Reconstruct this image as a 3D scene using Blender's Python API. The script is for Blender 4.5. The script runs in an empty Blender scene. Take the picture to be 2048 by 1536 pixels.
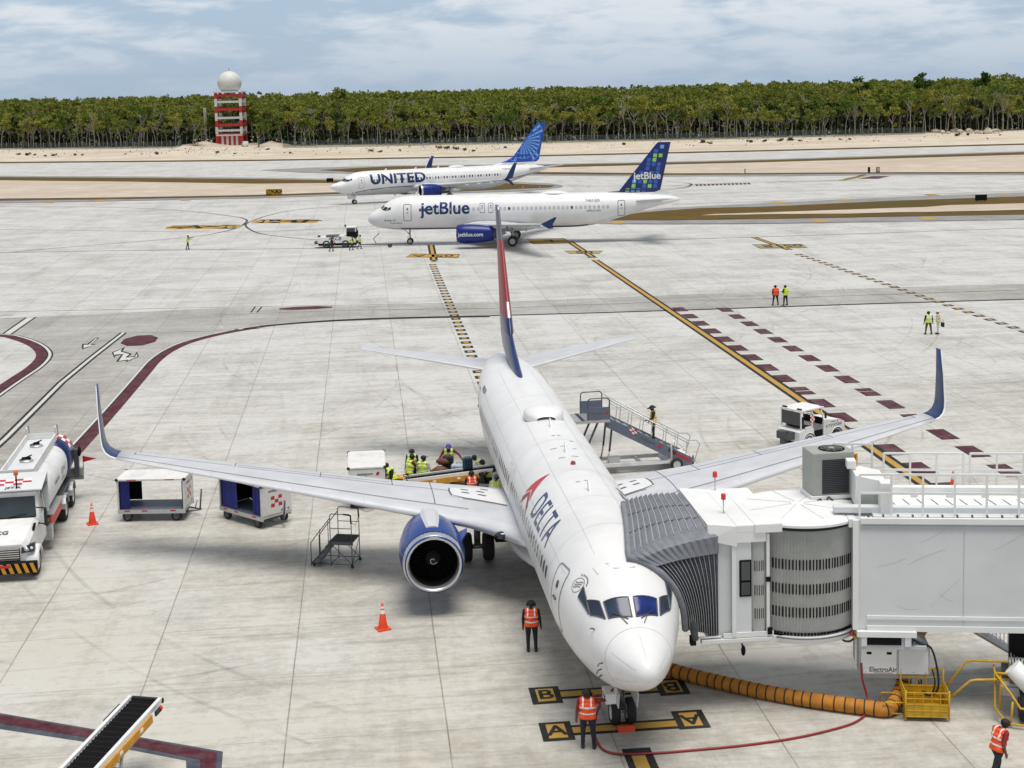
import bpy, bmesh, math, random
import numpy as np
from mathutils import Vector, Matrix, Euler
random.seed(7)
SC = bpy.context.scene
COL = SC.collection
R = math.radians
PI = math.pi
V = Vector

# ---------------------------------------------------------------- camera (calibrated on the parked aircraft, x right, y away, z up)
CAM = dict(x=-6.8937, y=-36.4498, z=18.3184, yaw=.1007, pitch=.1052, roll=-.022, f=2944.01, cx=1024., cy=490.674)
def _basis():
    y, p, r = CAM['yaw'], CAM['pitch'], CAM['roll']
    fw = V((math.sin(y)*math.cos(p), math.cos(y)*math.cos(p), -math.sin(p)))
    rt = V((math.cos(y), -math.sin(y), 0)); up = rt.cross(fw)
    c, s = math.cos(r), math.sin(r)
    return rt*c+up*s, up*c-rt*s, fw
RT, UP, FW = _basis()
def G(px, py, z=0.0):
    """point of the horizontal plane at height z seen at photo pixel px, py"""
    d = FW+RT*((px-CAM['cx'])/CAM['f'])-UP*((py-CAM['cy'])/CAM['f'])
    t = (z-CAM['z'])/d.z
    return V((CAM['x']+t*d.x, CAM['y']+t*d.y, z))

# ---------------------------------------------------------------- materials
def _nodes(m):
    m.use_nodes = True
    nt = m.node_tree
    return nt, nt.nodes, nt.links, nt.nodes['Principled BSDF']
def mat(name, col, rough=.5, metal=0., var=.10, scale=6., spec=.5, coat=0., dirt=0.):
    """painted / metal / rubber surface with slight procedural wear"""
    m = bpy.data.materials.new(name)
    nt, N, L, b = _nodes(m)
    tc = N.new('ShaderNodeTexCoord')
    nz = N.new('ShaderNodeTexNoise'); nz.inputs['Scale'].default_value = scale; nz.inputs['Detail'].default_value = 6
    L.new(tc.outputs['Object'], nz.inputs['Vector'])
    cr = N.new('ShaderNodeValToRGB')
    lo = [max(0, c*(1-var)) for c in col]; hi = [min(1, c*(1+var*.6)) for c in col]
    cr.color_ramp.elements[0].position = .3; cr.color_ramp.elements[1].position = .7
    cr.color_ramp.elements[0].color = (*lo, 1); cr.color_ramp.elements[1].color = (*hi, 1)
    L.new(nz.outputs['Fac'], cr.inputs['Fac'])
    out = cr.outputs['Color']
    if dirt:
        n2 = N.new('ShaderNodeTexNoise'); n2.inputs['Scale'].default_value = scale*.22; n2.inputs['Detail'].default_value = 8
        n2.inputs['Roughness'].default_value = .7
        L.new(tc.outputs['Object'], n2.inputs['Vector'])
        r2 = N.new('ShaderNodeValToRGB'); r2.color_ramp.elements[0].position = .48; r2.color_ramp.elements[1].position = .72
        r2.color_ramp.elements[0].color = (0, 0, 0, 1); r2.color_ramp.elements[1].color = (dirt, dirt, dirt, 1)
        L.new(n2.outputs['Fac'], r2.inputs['Fac'])
        mx = N.new('ShaderNodeMixRGB'); mx.inputs['Color2'].default_value = (.10, .09, .075, 1)
        L.new(r2.outputs['Color'], mx.inputs['Fac']); L.new(out, mx.inputs['Color1']); out = mx.outputs['Color']
    L.new(out, b.inputs['Base Color'])
    mr = N.new('ShaderNodeMapRange'); mr.inputs['To Min'].default_value = max(.03, rough-.08); mr.inputs['To Max'].default_value = min(1, rough+.08)
    L.new(nz.outputs['Fac'], mr.inputs['Value']); L.new(mr.outputs['Result'], b.inputs['Roughness'])
    b.inputs['Metallic'].default_value = metal
    b.inputs['Specular IOR Level'].default_value = spec
    b.inputs['Coat Weight'].default_value = coat
    b.inputs['Coat Roughness'].default_value = .12
    return m
def glass(name, col, rough=.08):
    m = mat(name, col, rough, 0, .2, 2., .8)
    return m
M = {}
M['plane_white'] = mat('aircraft_white_paint', (.74, .74, .74), .40, 0, .04, 1.2, .4, .12, .13)
M['plane_grey'] = mat('aircraft_grey_belly', (.42, .44, .46), .35, 0, .06, 1.5)
M['wing_grey'] = mat('wing_grey_paint', (.57, .58, .61), .42, .08, .08, 1.1, .45, 0, .16)
M['slat'] = mat('bare_slat_metal', (.72, .73, .75), .32, .35, .06, 1.5)
M['line'] = mat('panel_line', (.10, .11, .13), .6, 0, .2)
M['seam'] = mat('skin_seam', (.50, .51, .53), .45, 0, .1)
M['seamdk'] = mat('door_seam', (.22, .23, .25), .5, 0, .1)
M['lip'] = mat('polished_inlet_lip', (.66, .66, .67), .30, .85, .05, 3)
M['navy'] = mat('navy_paint', (.007, .026, .115), .32, 0, .12, 2., .35, .15)
M['cowl'] = mat('cowl_blue_paint', (.005, .042, .22), .26, 0, .1, 1.6, .35, .12)
M['blue'] = mat('royal_blue_paint', (.005, .020, .175), .34, 0, .1, 2., .3, .05)
M['brightblue'] = mat('bright_fin_blue_paint', (.010, .060, .40), .34, 0, .12, .8)
M['finred'] = mat('fin_red_paint', (.29, .026, .032), .4, 0, .12)
M['navyfin'] = mat('fin_navy_paint', (.007, .020, .135), .35, 0, .1)
M['sky_blue'] = mat('light_blue_paint', (.16, .38, .75), .35, 0, .1)
M['mid_blue'] = mat('middle_blue_paint', (.03, .115, .46), .3, 0, .1)
M['lime'] = mat('lime_green_paint', (.26, .60, .10), .35, 0, .1)
M['red'] = mat('red_paint', (.52, .012, .020), .35, 0, .1)
M['dull_red'] = mat('dull_red_paint', (.30, .045, .05), .45, 0, .15)
M['fin_grey'] = mat('fin_grey_paint', (.10, .11, .15), .4, 0, .15)
M['black'] = mat('black_rubber', (.016, .016, .017), .75, 0, .3, 9)
M['tread'] = mat('tyre_rubber', (.020, .020, .021), .85, 0, .3, 14)
M['dark'] = mat('dark_cavity', (.009, .009, .010), .85, 0, .2, 6, .15)
M['steel'] = mat('gear_steel', (.40, .41, .42), .4, .6, .15)
M['dksteel'] = mat('dark_steel', (.10, .105, .11), .5, .4, .2)
M['alu'] = mat('aluminium', (.56, .57, .58), .38, .7, .1)
M['white'] = mat('white_equipment_paint', (.76, .76, .75), .42, 0, .05, 3, .5, 0, .24)
M['cartwhite'] = mat('scuffed_white_panel', (.72, .71, .69), .5, 0, .06, 4, .4, 0, .38)
M['bridge'] = mat('bridge_grey_white_paint', (.66, .68, .69), .5, 0, .04, .8, .4, 0, .14)
M['bridgewhite'] = mat('bridge_white_paint', (.76, .77, .76), .5, 0, .04, 1., .4, 0, .16)
M['shutter'] = mat('ribbed_shutter', (.50, .51, .485), .55, 0, .08, 3)
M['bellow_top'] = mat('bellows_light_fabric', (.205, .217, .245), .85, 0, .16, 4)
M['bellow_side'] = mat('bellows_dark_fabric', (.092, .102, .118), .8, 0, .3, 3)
M['piping'] = mat('bellows_piping', (.40, .41, .43), .7, 0, .1)
M['acgrey'] = mat('olive_grey_casing', (.33, .345, .31), .55, 0, .08, 4)
M['grille'] = mat('dark_grille', (.030, .034, .040), .7, 0, .3, 30)
M['unitgrey'] = mat('unit_grey_paint', (.47, .49, .51), .5, 0, .05, 4, .4, 0, .1)
M['orange'] = mat('duct_orange_fabric', (.50, .20, .022), .7, 0, .25, 5, .3, 0, .2)
M['yellow'] = mat('safety_yellow_paint', (.56, .33, .015), .5, 0, .2, 5, .4, 0, .2)
M['amber'] = mat('loader_amber_paint', (.62, .29, .02), .45, 0, .2, 5, .4, 0, .2)
M['cone'] = mat('cone_orange_plastic', (.72, .055, .012), .5, 0, .1)
M['reflect'] = mat('reflective_tape', (.80, .80, .78), .4, 0, .05)
M['beacon'] = mat('red_beacon_lens', (.66, .022, .015), .2, 0, .05)
M['amberlens'] = mat('amber_lens', (.60, .14, .01), .2, 0, .05)
M['cartblue'] = mat('blue_curtain_vinyl', (.010, .018, .20), .5, 0, .35, 3)
M['greyblue'] = mat('stair_grey_blue_paint', (.135, .16, .215), .5, 0, .12, 4, .4, 0, .15)
M['belt'] = mat('conveyor_belt_rubber', (.008, .008, .009), .95, 0, .3, 8, .1)
M['hose'] = mat('dark_red_hose', (.27, .022, .02), .5, 0, .15)
M['glass'] = glass('dark_window_glass', (.018, .024, .030))
M['cockglass'] = mat('cockpit_glass', (.030, .042, .075), .12, 0, .3, 1.4, .35)
M['blueglass'] = mat('cockpit_glass_with_sunshade', (.010, .026, .16), .14, 0, .5, 2.2, .35)
M['truckglass'] = glass('truck_windscreen', (.030, .045, .05), .06)
M['cabwin'] = glass('cabin_window_pane', (.045, .052, .065), .12)
M['palewin'] = glass('cabin_window_shade', (.48, .50, .51), .3)
M['rim'] = mat('wheel_rim_white', (.55, .55, .54), .45, .2, .1)
M['chrome'] = mat('grille_chrome', (.6, .6, .6), .2, .9, .1)
M['radome'] = mat('radome_panel_white', (.62, .62, .60), .55, 0, .08, .8)
M['towerred'] = mat('tower_red_paint', (.42, .022, .02), .5, 0, .15, 1)
M['towerwhite'] = mat('tower_white_paint', (.60, .60, .58), .5, 0, .08, 1)
M['rock'] = mat('pale_limestone', (.48, .40, .31), .9, 0, .35, .8)
M['bark'] = mat('pale_grey_bark', (.33, .305, .26), .9, 0, .35, 2)
M['skin'] = mat('brown_skin', (.14, .065, .04), .55, 0, .12, 8)
M['hair'] = mat('black_hair', (.012, .011, .010), .7, 0, .3, 20)
M['trousers'] = mat('dark_work_trousers', (.014, .016, .024), .8, 0, .3, 12)
M['darkshirt'] = mat('dark_work_shirt', (.018, .018, .022), .8, 0, .3, 12)
M['redshirt'] = mat('maroon_shirt', (.22, .016, .02), .8, 0, .2, 12)
M['whitecloth'] = mat('white_cotton', (.62, .62, .62), .8, 0, .1, 12)
M['browncloth'] = mat('brown_trousers', (.085, .045, .022), .8, 0, .2, 12)
M['vestorange'] = mat('orange_safety_vest', (.88, .085, .012), .6, 0, .12, 9)
M['vestyellow'] = mat('lime_yellow_safety_vest', (.58, .78, .025), .6, 0, .12, 9)
M['vestamber'] = mat('amber_safety_vest', (.80, .52, .03), .6, 0, .12, 9)
M['boot'] = mat('black_boot', (.012, .012, .012), .6, 0, .2, 12)
M['purple'] = mat('purple_cap_cloth', (.10, .07, .32), .8, 0, .2, 12)
M['brick'] = mat('red_brown_cap_cloth', (.15, .045, .035), .8, 0, .2, 12)
M['brownbag'] = mat('brown_leather', (.12, .055, .018), .6, 0, .35, 6)
M['tealbag'] = mat('dark_teal_shell', (.012, .045, .075), .3, 0, .2, 6)
M['blackbag'] = mat('black_nylon', (.014, .014, .017), .7, 0, .3, 8)
M['palebag'] = mat('pale_blue_shell', (.42, .48, .58), .35, 0, .15, 6)
M['pink'] = mat('checker_red', (.48, .022, .04), .5, 0, .1)

# ---------------------------------------------------------------- mesh builder
class MB:
    def __init__(s): s.v = []; s.f = []; s.mi = []; s.sm = []; s.mats = []
    def _m(s, m):
        if isinstance(m, str): m = M[m]
        if m not in s.mats: s.mats.append(m)
        return s.mats.index(m)
    def add(s, vs, fs, m, smooth=False, X=None):
        o = len(s.v); k = s._m(m)
        s.v += [tuple(X @ V(p)) if X is not None else tuple(p) for p in vs]
        for f in fs: s.f.append([i+o for i in f]); s.mi.append(k); s.sm.append(smooth)
        return s
    def box(s, c, d, m, X=None, bev=0.):
        hx, hy, hz = d[0]/2, d[1]/2, d[2]/2
        if bev <= 0:
            vs = [(c[0]+a*hx, c[1]+b*hy, c[2]+e*hz) for e in (-1, 1) for b in (-1, 1) for a in (-1, 1)]
            fs = [(0, 2, 3, 1), (4, 5, 7, 6), (0, 1, 5, 4), (2, 6, 7, 3), (0, 4, 6, 2), (1, 3, 7, 5)]
            return s.add(vs, fs, m, False, X)
        bm = bmesh.new(); bmesh.ops.create_cube(bm, size=1)
        for v in bm.verts: v.co = V((v.co.x*d[0]+c[0], v.co.y*d[1]+c[1], v.co.z*d[2]+c[2]))
        bmesh.ops.bevel(bm, geom=list(bm.edges), offset=bev, segments=2, profile=.5, affect='EDGES')
        return s.frombm(bm, m, False, X)
    def frombm(s, bm, m, smooth=False, X=None):
        bm.verts.index_update()
        s.add([v.co.copy() for v in bm.verts], [[v.index for v in f.verts] for f in bm.faces], m, smooth, X)
        bm.free(); return s
    def hexa(s, p, m, X=None):
        return s.add(p, [(0, 3, 2, 1), (4, 5, 6, 7), (0, 1, 5, 4), (1, 2, 6, 5), (2, 3, 7, 6), (3, 0, 4, 7)], m, False, X)
    def prism(s, poly, a, b, m, axis='x', X=None):
        """poly in the plane across axis, extruded from a to b"""
        def P(u, w, t):
            return {'x': (t, u, w), 'y': (u, t, w), 'z': (u, w, t)}[axis]
        n = len(poly)
        vs = [P(u, w, a) for u, w in poly]+[P(u, w, b) for u, w in poly]
        fs = [list(range(n))[::-1], list(range(n, 2*n))]+[[i, (i+1) % n, n+(i+1) % n, n+i] for i in range(n)]
        return s.add(vs, fs, m, False, X)
    def loft(s, rings, m, closed=True, cap=True, smooth=True, X=None):
        n = len(rings[0]); vs = [p for r in rings for p in r]; fs = []
        for i in range(len(rings)-1):
            for j in range(n if closed else n-1):
                k = (j+1) % n
                fs.append((i*n+j, i*n+k, (i+1)*n+k, (i+1)*n+j))
        s.add(vs, fs, m, smooth, X)
        if cap and closed:
            s.add(rings[0], [list(range(n))[::-1]], m, False, X); s.add(rings[-1], [list(range(n))], m, False, X)
        return s
    def tube(s, pts, r, m, n=8, cap=True, X=None, smooth=True):
        pts = [V(p) for p in pts]; rs = r if isinstance(r, (list, tuple)) else [r]*len(pts)
        t0 = (pts[1]-pts[0]).normalized(); nv = t0.orthogonal().normalized(); rings = []
        for i, p in enumerate(pts):
            t = ((pts[min(i+1, len(pts)-1)]-p).normalized()+(p-pts[max(i-1, 0)]).normalized())
            if t.length < 1e-6: t = t0
            t.normalize(); nv = (nv-t*nv.dot(t)).normalized(); bv = t.cross(nv)
            rings.append([p+(nv*math.cos(a)+bv*math.sin(a))*rs[i] for a in [2*PI*k/n for k in range(n)]])
        return s.loft(rings, m, True, cap, smooth, X)
    def cyl(s, p0, p1, r, m, n=20, r1=None, X=None):
        return s.tube([p0, p1], [r, r if r1 is None else r1], m, n, True, X)
    def lathe(s, prof, c, axis, m, n=32, smooth=True, X=None, cap=False):
        """prof = (radius, height) pairs about the axis through c"""
        a = V(axis).normalized(); u = a.orthogonal().normalized(); w = a.cross(u); c = V(c)
        rings = [[c+a*h+(u*math.cos(t)+w*math.sin(t))*r for t in [2*PI*k/n for k in range(n)]] for r, h in prof]
        return s.loft(rings, m, True, cap, smooth, X)
    def sphere(s, c, r, m, nu=16, nv=10, X=None):
        r = r if isinstance(r, (tuple, list)) else (r, r, r)
        rings = []
        for i in range(nv+1):
            t = PI*(i/nv); rr = max(1e-4, math.sin(t))
            rings.append([(c[0]+r[0]*rr*math.cos(2*PI*k/nu), c[1]+r[1]*rr*math.sin(2*PI*k/nu), c[2]-r[2]*math.cos(t)) for k in range(nu)])
        return s.loft(rings, m, True, False, True, X)
    def wheel(s, c, axis, R_, w, rim='rim', tyre='tread', X=None, n=24):
        h = w/2; a = axis
        s.lathe([(R_*.60, -h*.9), (R_*.86, -h), (R_*.97, -h*.75), (R_, -h*.35), (R_, h*.35), (R_*.97, h*.75), (R_*.86, h), (R_*.60, h*.9)], c, a, tyre, n, True, X)
        s.lathe([(R_*.60, -h*.9), (R_*.52, -h*.6), (R_*.2, -h*.5), (.005, -h*.75)], c, a, rim, n, False, X)
        s.lathe([(R_*.60, h*.9), (R_*.52, h*.6), (R_*.2, h*.5), (.005, h*.75)], c, a, rim, n, False, X)
        return s
    def text(s, txt, size, m, X=None, fn=None, bold=0., maxedge=0, align='CENTER', sx=1., shear=0.):
        cu = bpy.data.curves.new('lettering', 'FONT'); cu.body = txt; cu.size = size; cu.align_x = align; cu.align_y = 'CENTER'
        cu.offset = bold*size; cu.resolution_u = 4; cu.shear = shear
        ob = bpy.data.objects.new('lettering', cu); me = ob.to_mesh()
        bm = bmesh.new(); bm.from_mesh(me); ob.to_mesh_clear(); bpy.data.objects.remove(ob); bpy.data.curves.remove(cu)
        bmesh.ops.triangulate(bm, faces=list(bm.faces))
        if maxedge:
            for _ in range(6):
                es = [e for e in bm.edges if e.calc_length() > maxedge]
                if not es: break
                bmesh.ops.subdivide_edges(bm, edges=es, cuts=1)
                bmesh.ops.triangulate(bm, faces=[f for f in bm.faces if len(f.verts) > 3])
        for v in bm.verts:
            v.co.x *= sx
            if fn: v.co = V(fn(v.co.x, v.co.y))
        return s.frombm(bm, m, False, X)
    def build(s, name, parent=None, loc=None, rot=None, label=None):
        me = bpy.data.meshes.new(name)
        me.from_pydata([tuple(p) for p in s.v], [], s.f)
        for m in s.mats: me.materials.append(m)
        me.polygons.foreach_set('material_index', s.mi); me.polygons.foreach_set('use_smooth', s.sm)
        me.update()
        bm = bmesh.new(); bm.from_mesh(me)
        bmesh.ops.remove_doubles(bm, verts=list(bm.verts), dist=1e-5)
        bm.to_mesh(me); bm.free()
        o = bpy.data.objects.new(name, me); COL.objects.link(o)
        if parent: o.parent = parent
        if loc: o.location = loc
        if rot: o.rotation_euler = rot
        if label: o['label'] = label
        return o
def tag(o, label, cat, group=None, kind=None):
    o['label'] = label; o['category'] = cat
    if group: o['group'] = group
    if kind: o['kind'] = kind
    return o
def thing(name, label, cat, loc=(0, 0, 0), rz=0., group=None):
    o = bpy.data.objects.new(name, None); COL.objects.link(o)
    o.empty_display_size = .3; o.location = loc; o.rotation_euler = (0, 0, rz)
    return tag(o, label, cat, group)
def struct(name, mb):
    o = mb.build(name); o['kind'] = 'structure'; return o
def dup(o, loc=None, rz=None, label=None, parent=None, scale=None):
    c = o.copy(); COL.objects.link(c)
    if parent is not None: c.parent = parent
    for ch in list(o.children):
        dup(ch, parent=c)
    if loc is not None: c.location = loc
    if rz is not None: c.rotation_euler = (0, 0, rz)
    if scale is not None: c.scale = scale
    if label: c['label'] = label
    return c
def lerp(a, b, t): return a+(b-a)*t
def smoothpts(p, k=6):
    p = [V(q) for q in p]; out = []
    for i in range(len(p)-1):
        a, b, c, d = p[max(i-1, 0)], p[i], p[i+1], p[min(i+2, len(p)-1)]
        for j in range(k):
            t = j/k
            out.append(.5*((2*b)+(c-a)*t+(2*a-5*b+4*c-d)*t*t+(3*b-a-3*c+d)*t**3))
    return out+[p[-1]]
def checker(mb, u0, v0, du, dv, nu, nv, P, m1, m2):
    """checkerboard of nu x nv squares, P maps (u, v) to a point"""
    for i in range(nu):
        for j in range(nv):
            a, b = u0+i*du, v0+j*dv
            mb.add([P(a, b), P(a+du, b), P(a+du, b+dv), P(a, b+dv)], [(0, 1, 2, 3)], m1 if (i+j) % 2 == 0 else m2)
EXPO = -0.06
# ================================================================ sky, sun, camera
w = bpy.data.worlds.new("World"); SC.world = w; w.use_nodes = True
SUN_EL, SUN_AZ = 79., 158.      # azimuth measured from +y (away from the camera) towards +x
def make_world():
    nt = w.node_tree; N, L = nt.nodes, nt.links; N.clear()
    out = N.new('ShaderNodeOutputWorld'); bg = N.new('ShaderNodeBackground'); bg.inputs['Strength'].default_value = .10
    sky = N.new('ShaderNodeTexSky'); sky.sky_type = 'NISHITA'; sky.sun_disc = False
    sky.sun_elevation = R(SUN_EL); sky.sun_rotation = R(SUN_AZ); sky.altitude = 10; sky.air_density = 1.; sky.dust_density = 1.2; sky.ozone_density = 1.6
    tc = N.new('ShaderNodeTexCoord'); sp = N.new('ShaderNodeSeparateXYZ'); L.new(tc.outputs['Generated'], sp.inputs[0])
    mz = N.new('ShaderNodeMath'); mz.operation = 'MAXIMUM'; mz.inputs[1].default_value = 0; L.new(sp.outputs['Z'], mz.inputs[0])
    az = N.new('ShaderNodeMath'); az.operation = 'ADD'; az.inputs[1].default_value = .045; L.new(mz.outputs[0], az.inputs[0])
    dv = N.new('ShaderNodeVectorMath'); dv.operation = 'DIVIDE'
    cb = N.new('ShaderNodeCombineXYZ')
    for k in 'XYZ': L.new(az.outputs[0], cb.inputs[k])
    L.new(tc.outputs['Generated'], dv.inputs[0]); L.new(cb.outputs[0], dv.inputs[1])
    mp = N.new('ShaderNodeMapping'); mp.inputs['Scale'].default_value = (6.5, 6.5, 26); mp.inputs['Location'].default_value = (3.1, 1.7, .6)
    L.new(tc.outputs['Generated'], mp.inputs['Vector'])
    n1 = N.new('ShaderNodeTexNoise'); n1.inputs['Scale'].default_value = 2.5; n1.inputs['Detail'].default_value = 10; n1.inputs['Roughness'].default_value = .58; n1.inputs['Distortion'].default_value = .25
    L.new(mp.outputs[0], n1.inputs['Vector'])
    n2 = N.new('ShaderNodeTexNoise'); n2.inputs['Scale'].default_value = .6; n2.inputs['Detail'].default_value = 3
    L.new(mp.outputs[0], n2.inputs['Vector'])
    ad = N.new('ShaderNodeMath'); ad.operation = 'MULTIPLY_ADD'; ad.inputs[1].default_value = .45; L.new(n2.outputs['Fac'], ad.inputs[0])
    m2 = N.new('ShaderNodeMath'); m2.operation = 'MULTIPLY'; m2.inputs[1].default_value = .62; L.new(n1.outputs['Fac'], m2.inputs[0]); L.new(m2.outputs[0], ad.inputs[2])
    cr = N.new('ShaderNodeValToRGB'); e = cr.color_ramp.elements
    e[0].position = .45; e[0].color = (0, 0, 0, 1); e[1].position = .62; e[1].color = (1, 1, 1, 1); cr.color_ramp.interpolation = 'EASE'
    L.new(ad.outputs[0], cr.inputs['Fac'])
    # clouds thin out towards the horizon
    fd = N.new('ShaderNodeMapRange'); fd.inputs['From Min'].default_value = .004; fd.inputs['From Max'].default_value = .05
    fd.inputs['To Min'].default_value = .15; fd.inputs['To Max'].default_value = .85; L.new(mz.outputs[0], fd.inputs['Value'])
    fm = N.new('ShaderNodeMath'); fm.operation = 'MULTIPLY'; L.new(cr.outputs['Color'], fm.inputs[0]); L.new(fd.outputs[0], fm.inputs[1])
    veil = N.new('ShaderNodeMixRGB'); veil.inputs['Fac'].default_value = .70; veil.inputs['Color2'].default_value = SKY_VEIL
    L.new(sky.outputs[0], veil.inputs['Color1'])
    # high cloud sheet, out of view, added to set the light from overhead
    hi = N.new('ShaderNodeMapRange'); hi.inputs['From Min'].default_value = .08; hi.inputs['From Max'].default_value = .30; hi.inputs['To Min'].default_value = 0; hi.inputs['To Max'].default_value = .88
    L.new(mz.outputs[0], hi.inputs['Value']); fx = N.new('ShaderNodeMath'); fx.operation = 'MAXIMUM'; L.new(fm.outputs[0], fx.inputs[0]); L.new(hi.outputs[0], fx.inputs[1]); fm = fx
    hc = N.new('ShaderNodeMixRGB'); hc.inputs['Color1'].default_value = SKY_CLOUD; hc.inputs['Color2'].default_value = SKY_HIGH; L.new(hi.outputs[0], hc.inputs['Fac'])
    mx = N.new('ShaderNodeMixRGB'); L.new(hc.outputs[0], mx.inputs['Color2'])
    L.new(fm.outputs[0], mx.inputs['Fac']); L.new(veil.outputs[0], mx.inputs['Color1'])
    L.new(mx.outputs[0], bg.inputs['Color']); L.new(bg.outputs[0], out.inputs['Surface'])
SKY_VEIL = (4.7, 6.2, 8.2, 1); SKY_CLOUD = (7.9, 8.3, 8.8, 1); SKY_HIGH = (3.6, 3.75, 4.0, 1)
make_world()
ld = bpy.data.lights.new('sun', 'SUN'); ld.energy = 3.4; ld.angle = R(34); ld.color = (1, .955, .89)
sun = bpy.data.objects.new('sun', ld); COL.objects.link(sun)
sd = V((math.sin(R(SUN_AZ))*math.cos(R(SUN_EL)), math.cos(R(SUN_AZ))*math.cos(R(SUN_EL)), math.sin(R(SUN_EL))))
sun.rotation_euler = sd.to_track_quat('Z', 'Y').to_euler(); sun.location = sd*300
cam = bpy.data.cameras.new('camera'); co = bpy.data.objects.new('camera', cam); COL.objects.link(co); SC.camera = co
cam.sensor_width = 36; cam.sensor_fit = 'HORIZONTAL'; cam.lens = CAM['f']/2048*36; cam.clip_end = 8000; cam.clip_start = .5
cam.shift_x = 0; cam.shift_y = (CAM['cy']-768)/2048
mw = Matrix.Identity(4)
for i in range(3): mw[i][0] = RT[i]; mw[i][1] = UP[i]; mw[i][2] = -FW[i]; mw[i][3] = (CAM['x'], CAM['y'], CAM['z'])[i]
co.matrix_world = mw
SC.view_settings.view_transform = 'Standard'; SC.view_settings.look = 'None'; SC.view_settings.exposure = EXPO; SC.view_settings.gamma = 1
SC.view_settings.use_curve_mapping = False

# ================================================================ ground materials
def concrete(name='apron_concrete', dark=1.):
    m = bpy.data.materials.new(name); nt, N, L, b = _nodes(m)
    tc = N.new('ShaderNodeTexCoord'); P = tc.outputs['Object']
    def noise(sc, det, vec=None, rough=.6, dist=0):
        n = N.new('ShaderNodeTexNoise'); n.inputs['Scale'].default_value = sc; n.inputs['Detail'].default_value = det
        n.inputs['Roughness'].default_value = rough; n.inputs['Distortion'].default_value = dist; L.new(vec or P, n.inputs['Vector']); return n.outputs['Fac']
    def mapp(s, rz=0, loc=(0, 0, 0)):
        q = N.new('ShaderNodeMapping'); q.inputs['Scale'].default_value = s; q.inputs['Rotation'].default_value = (0, 0, rz); q.inputs['Location'].default_value = loc
        L.new(P, q.inputs['Vector']); return q.outputs[0]
    def rng(v, a, b_, c, d):
        q = N.new('ShaderNodeMapRange'); q.inputs['From Min'].default_value = a; q.inputs['From Max'].default_value = b_
        q.inputs['To Min'].default_value = c; q.inputs['To Max'].default_value = d; L.new(v, q.inputs['Value']); return q.outputs[0]
    def mth(op, a, c):
        q = N.new('ShaderNodeMath'); q.operation = op
        for i, k in enumerate((a, c)):
            if isinstance(k, (int, float)): q.inputs[i].default_value = k
            else: L.new(k, q.inputs[i])
        return q.outputs[0]
    # cloudy tone, streaks of traffic dirt at several angles, fine grain, warm blotches
    tone = rng(noise(.035, 5), .3, .7, .92, 1.06)
    blot = rng(noise(.20, 9, None, .74), .35, .70, 1.06, .72)
    fine = rng(noise(2.2, 8, None, .80), .3, .7, .80, 1.12)
    val = mth('MULTIPLY', tone, mth('MULTIPLY', blot, fine))
    for sc, rz, st, lo, hi_, dk, ds in (((.04, .7, 1), 4, 1., .50, .74, .90, .4), ((.5, .05, 1), 22, 1., .52, .74, .86, .8), ((.10, 1.9, 1), -9, 1., .50, .72, .87, 1.2), ((.12, 1.5, 1), -38, 1., .52, .74, .80, 1.), ((.09, 1.2, 1), 47, 1., .53, .75, .82, 1.), ((.8, 6., 1), -14, 1., .50, .75, .90, .6)):
        val = mth('MULTIPLY', val, rng(noise(1., 8, mapp(sc, R(rz), (sc[0]*17, rz*.37, 0)), .68, ds), lo, hi_, 1.02, dk))
    # oil and rubber spots, thicker on the stand where aircraft park
    px = N.new('ShaderNodeSeparateXYZ'); L.new(P, px.inputs[0])
    sp = rng(noise(.55, 9, mapp((1, .8, 1), 0, (7, 3, 0)), .78), .62, .78, 1., .55)
    val = mth('MULTIPLY', val, sp)
    sp2 = rng(noise(1.9, 6, mapp((1, 1, 1), 0, (2, 9, 0)), .7), .70, .80, 1., .55)
    val = mth('MULTIPLY', val, sp2)
    lane = mth('MULTIPLY', rng(mth('ABSOLUTE', mth('SUBTRACT', px.outputs['X'], .3), 0), 1., 7., 1, 0), rng(px.outputs['Y'], 20, 34, 1, 0))
    val = mth('MULTIPLY', val, rng(mth('MULTIPLY', lane, noise(.35, 8, None, .7)), .25, .65, 1., .74))
    # slab joints
    sx = N.new('ShaderNodeSeparateXYZ'); L.new(P, sx.inputs[0])
    wob = rng(noise(.3, 2), 0, 1, -.03, .03)
    def joint(c, off, step, hw):
        t = mth('MODULO', mth('ADD', mth('ADD', c, 4600.+off), wob), step)
        d = mth('ABSOLUTE', mth('SUBTRACT', t, step/2), 0) if False else mth('SUBTRACT', t, step/2)
        q = N.new('ShaderNodeMath'); q.operation = 'ABSOLUTE'; L.new(d, q.inputs[0])
        return rng(q.outputs[0], hw*.4, hw, 1, 0)
    jx = joint(sx.outputs['X'], 4.62/2+4.95-4600 % 4.62, 4.62, .030); jy = joint(sx.outputs['Y'], 4.62/2-8.95-4600 % 4.62, 4.62, .034)
    jf = mth('MULTIPLY', mth('MAXIMUM', jx, mth('MULTIPLY', jy, .6)), rng(noise(.5, 4), .3, .6, .35, .8))
    # per-slab value
    fl = N.new('ShaderNodeVectorMath'); fl.operation = 'FLOOR'; dvv = N.new('ShaderNodeVectorMath'); dvv.operation = 'DIVIDE'; dvv.inputs[1].default_value = (4.62, 4.62, 1)
    av = N.new('ShaderNodeVectorMath'); av.operation = 'ADD'; av.inputs[1].default_value = (4.95, -8.95, 0); L.new(P, av.inputs[0]); L.new(av.outputs[0], dvv.inputs[0]); L.new(dvv.outputs[0], fl.inputs[0])
    wn = N.new('ShaderNodeTexWhiteNoise'); wn.noise_dimensions = '2D'; L.new(fl.outputs[0], wn.inputs['Vector'])
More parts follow.
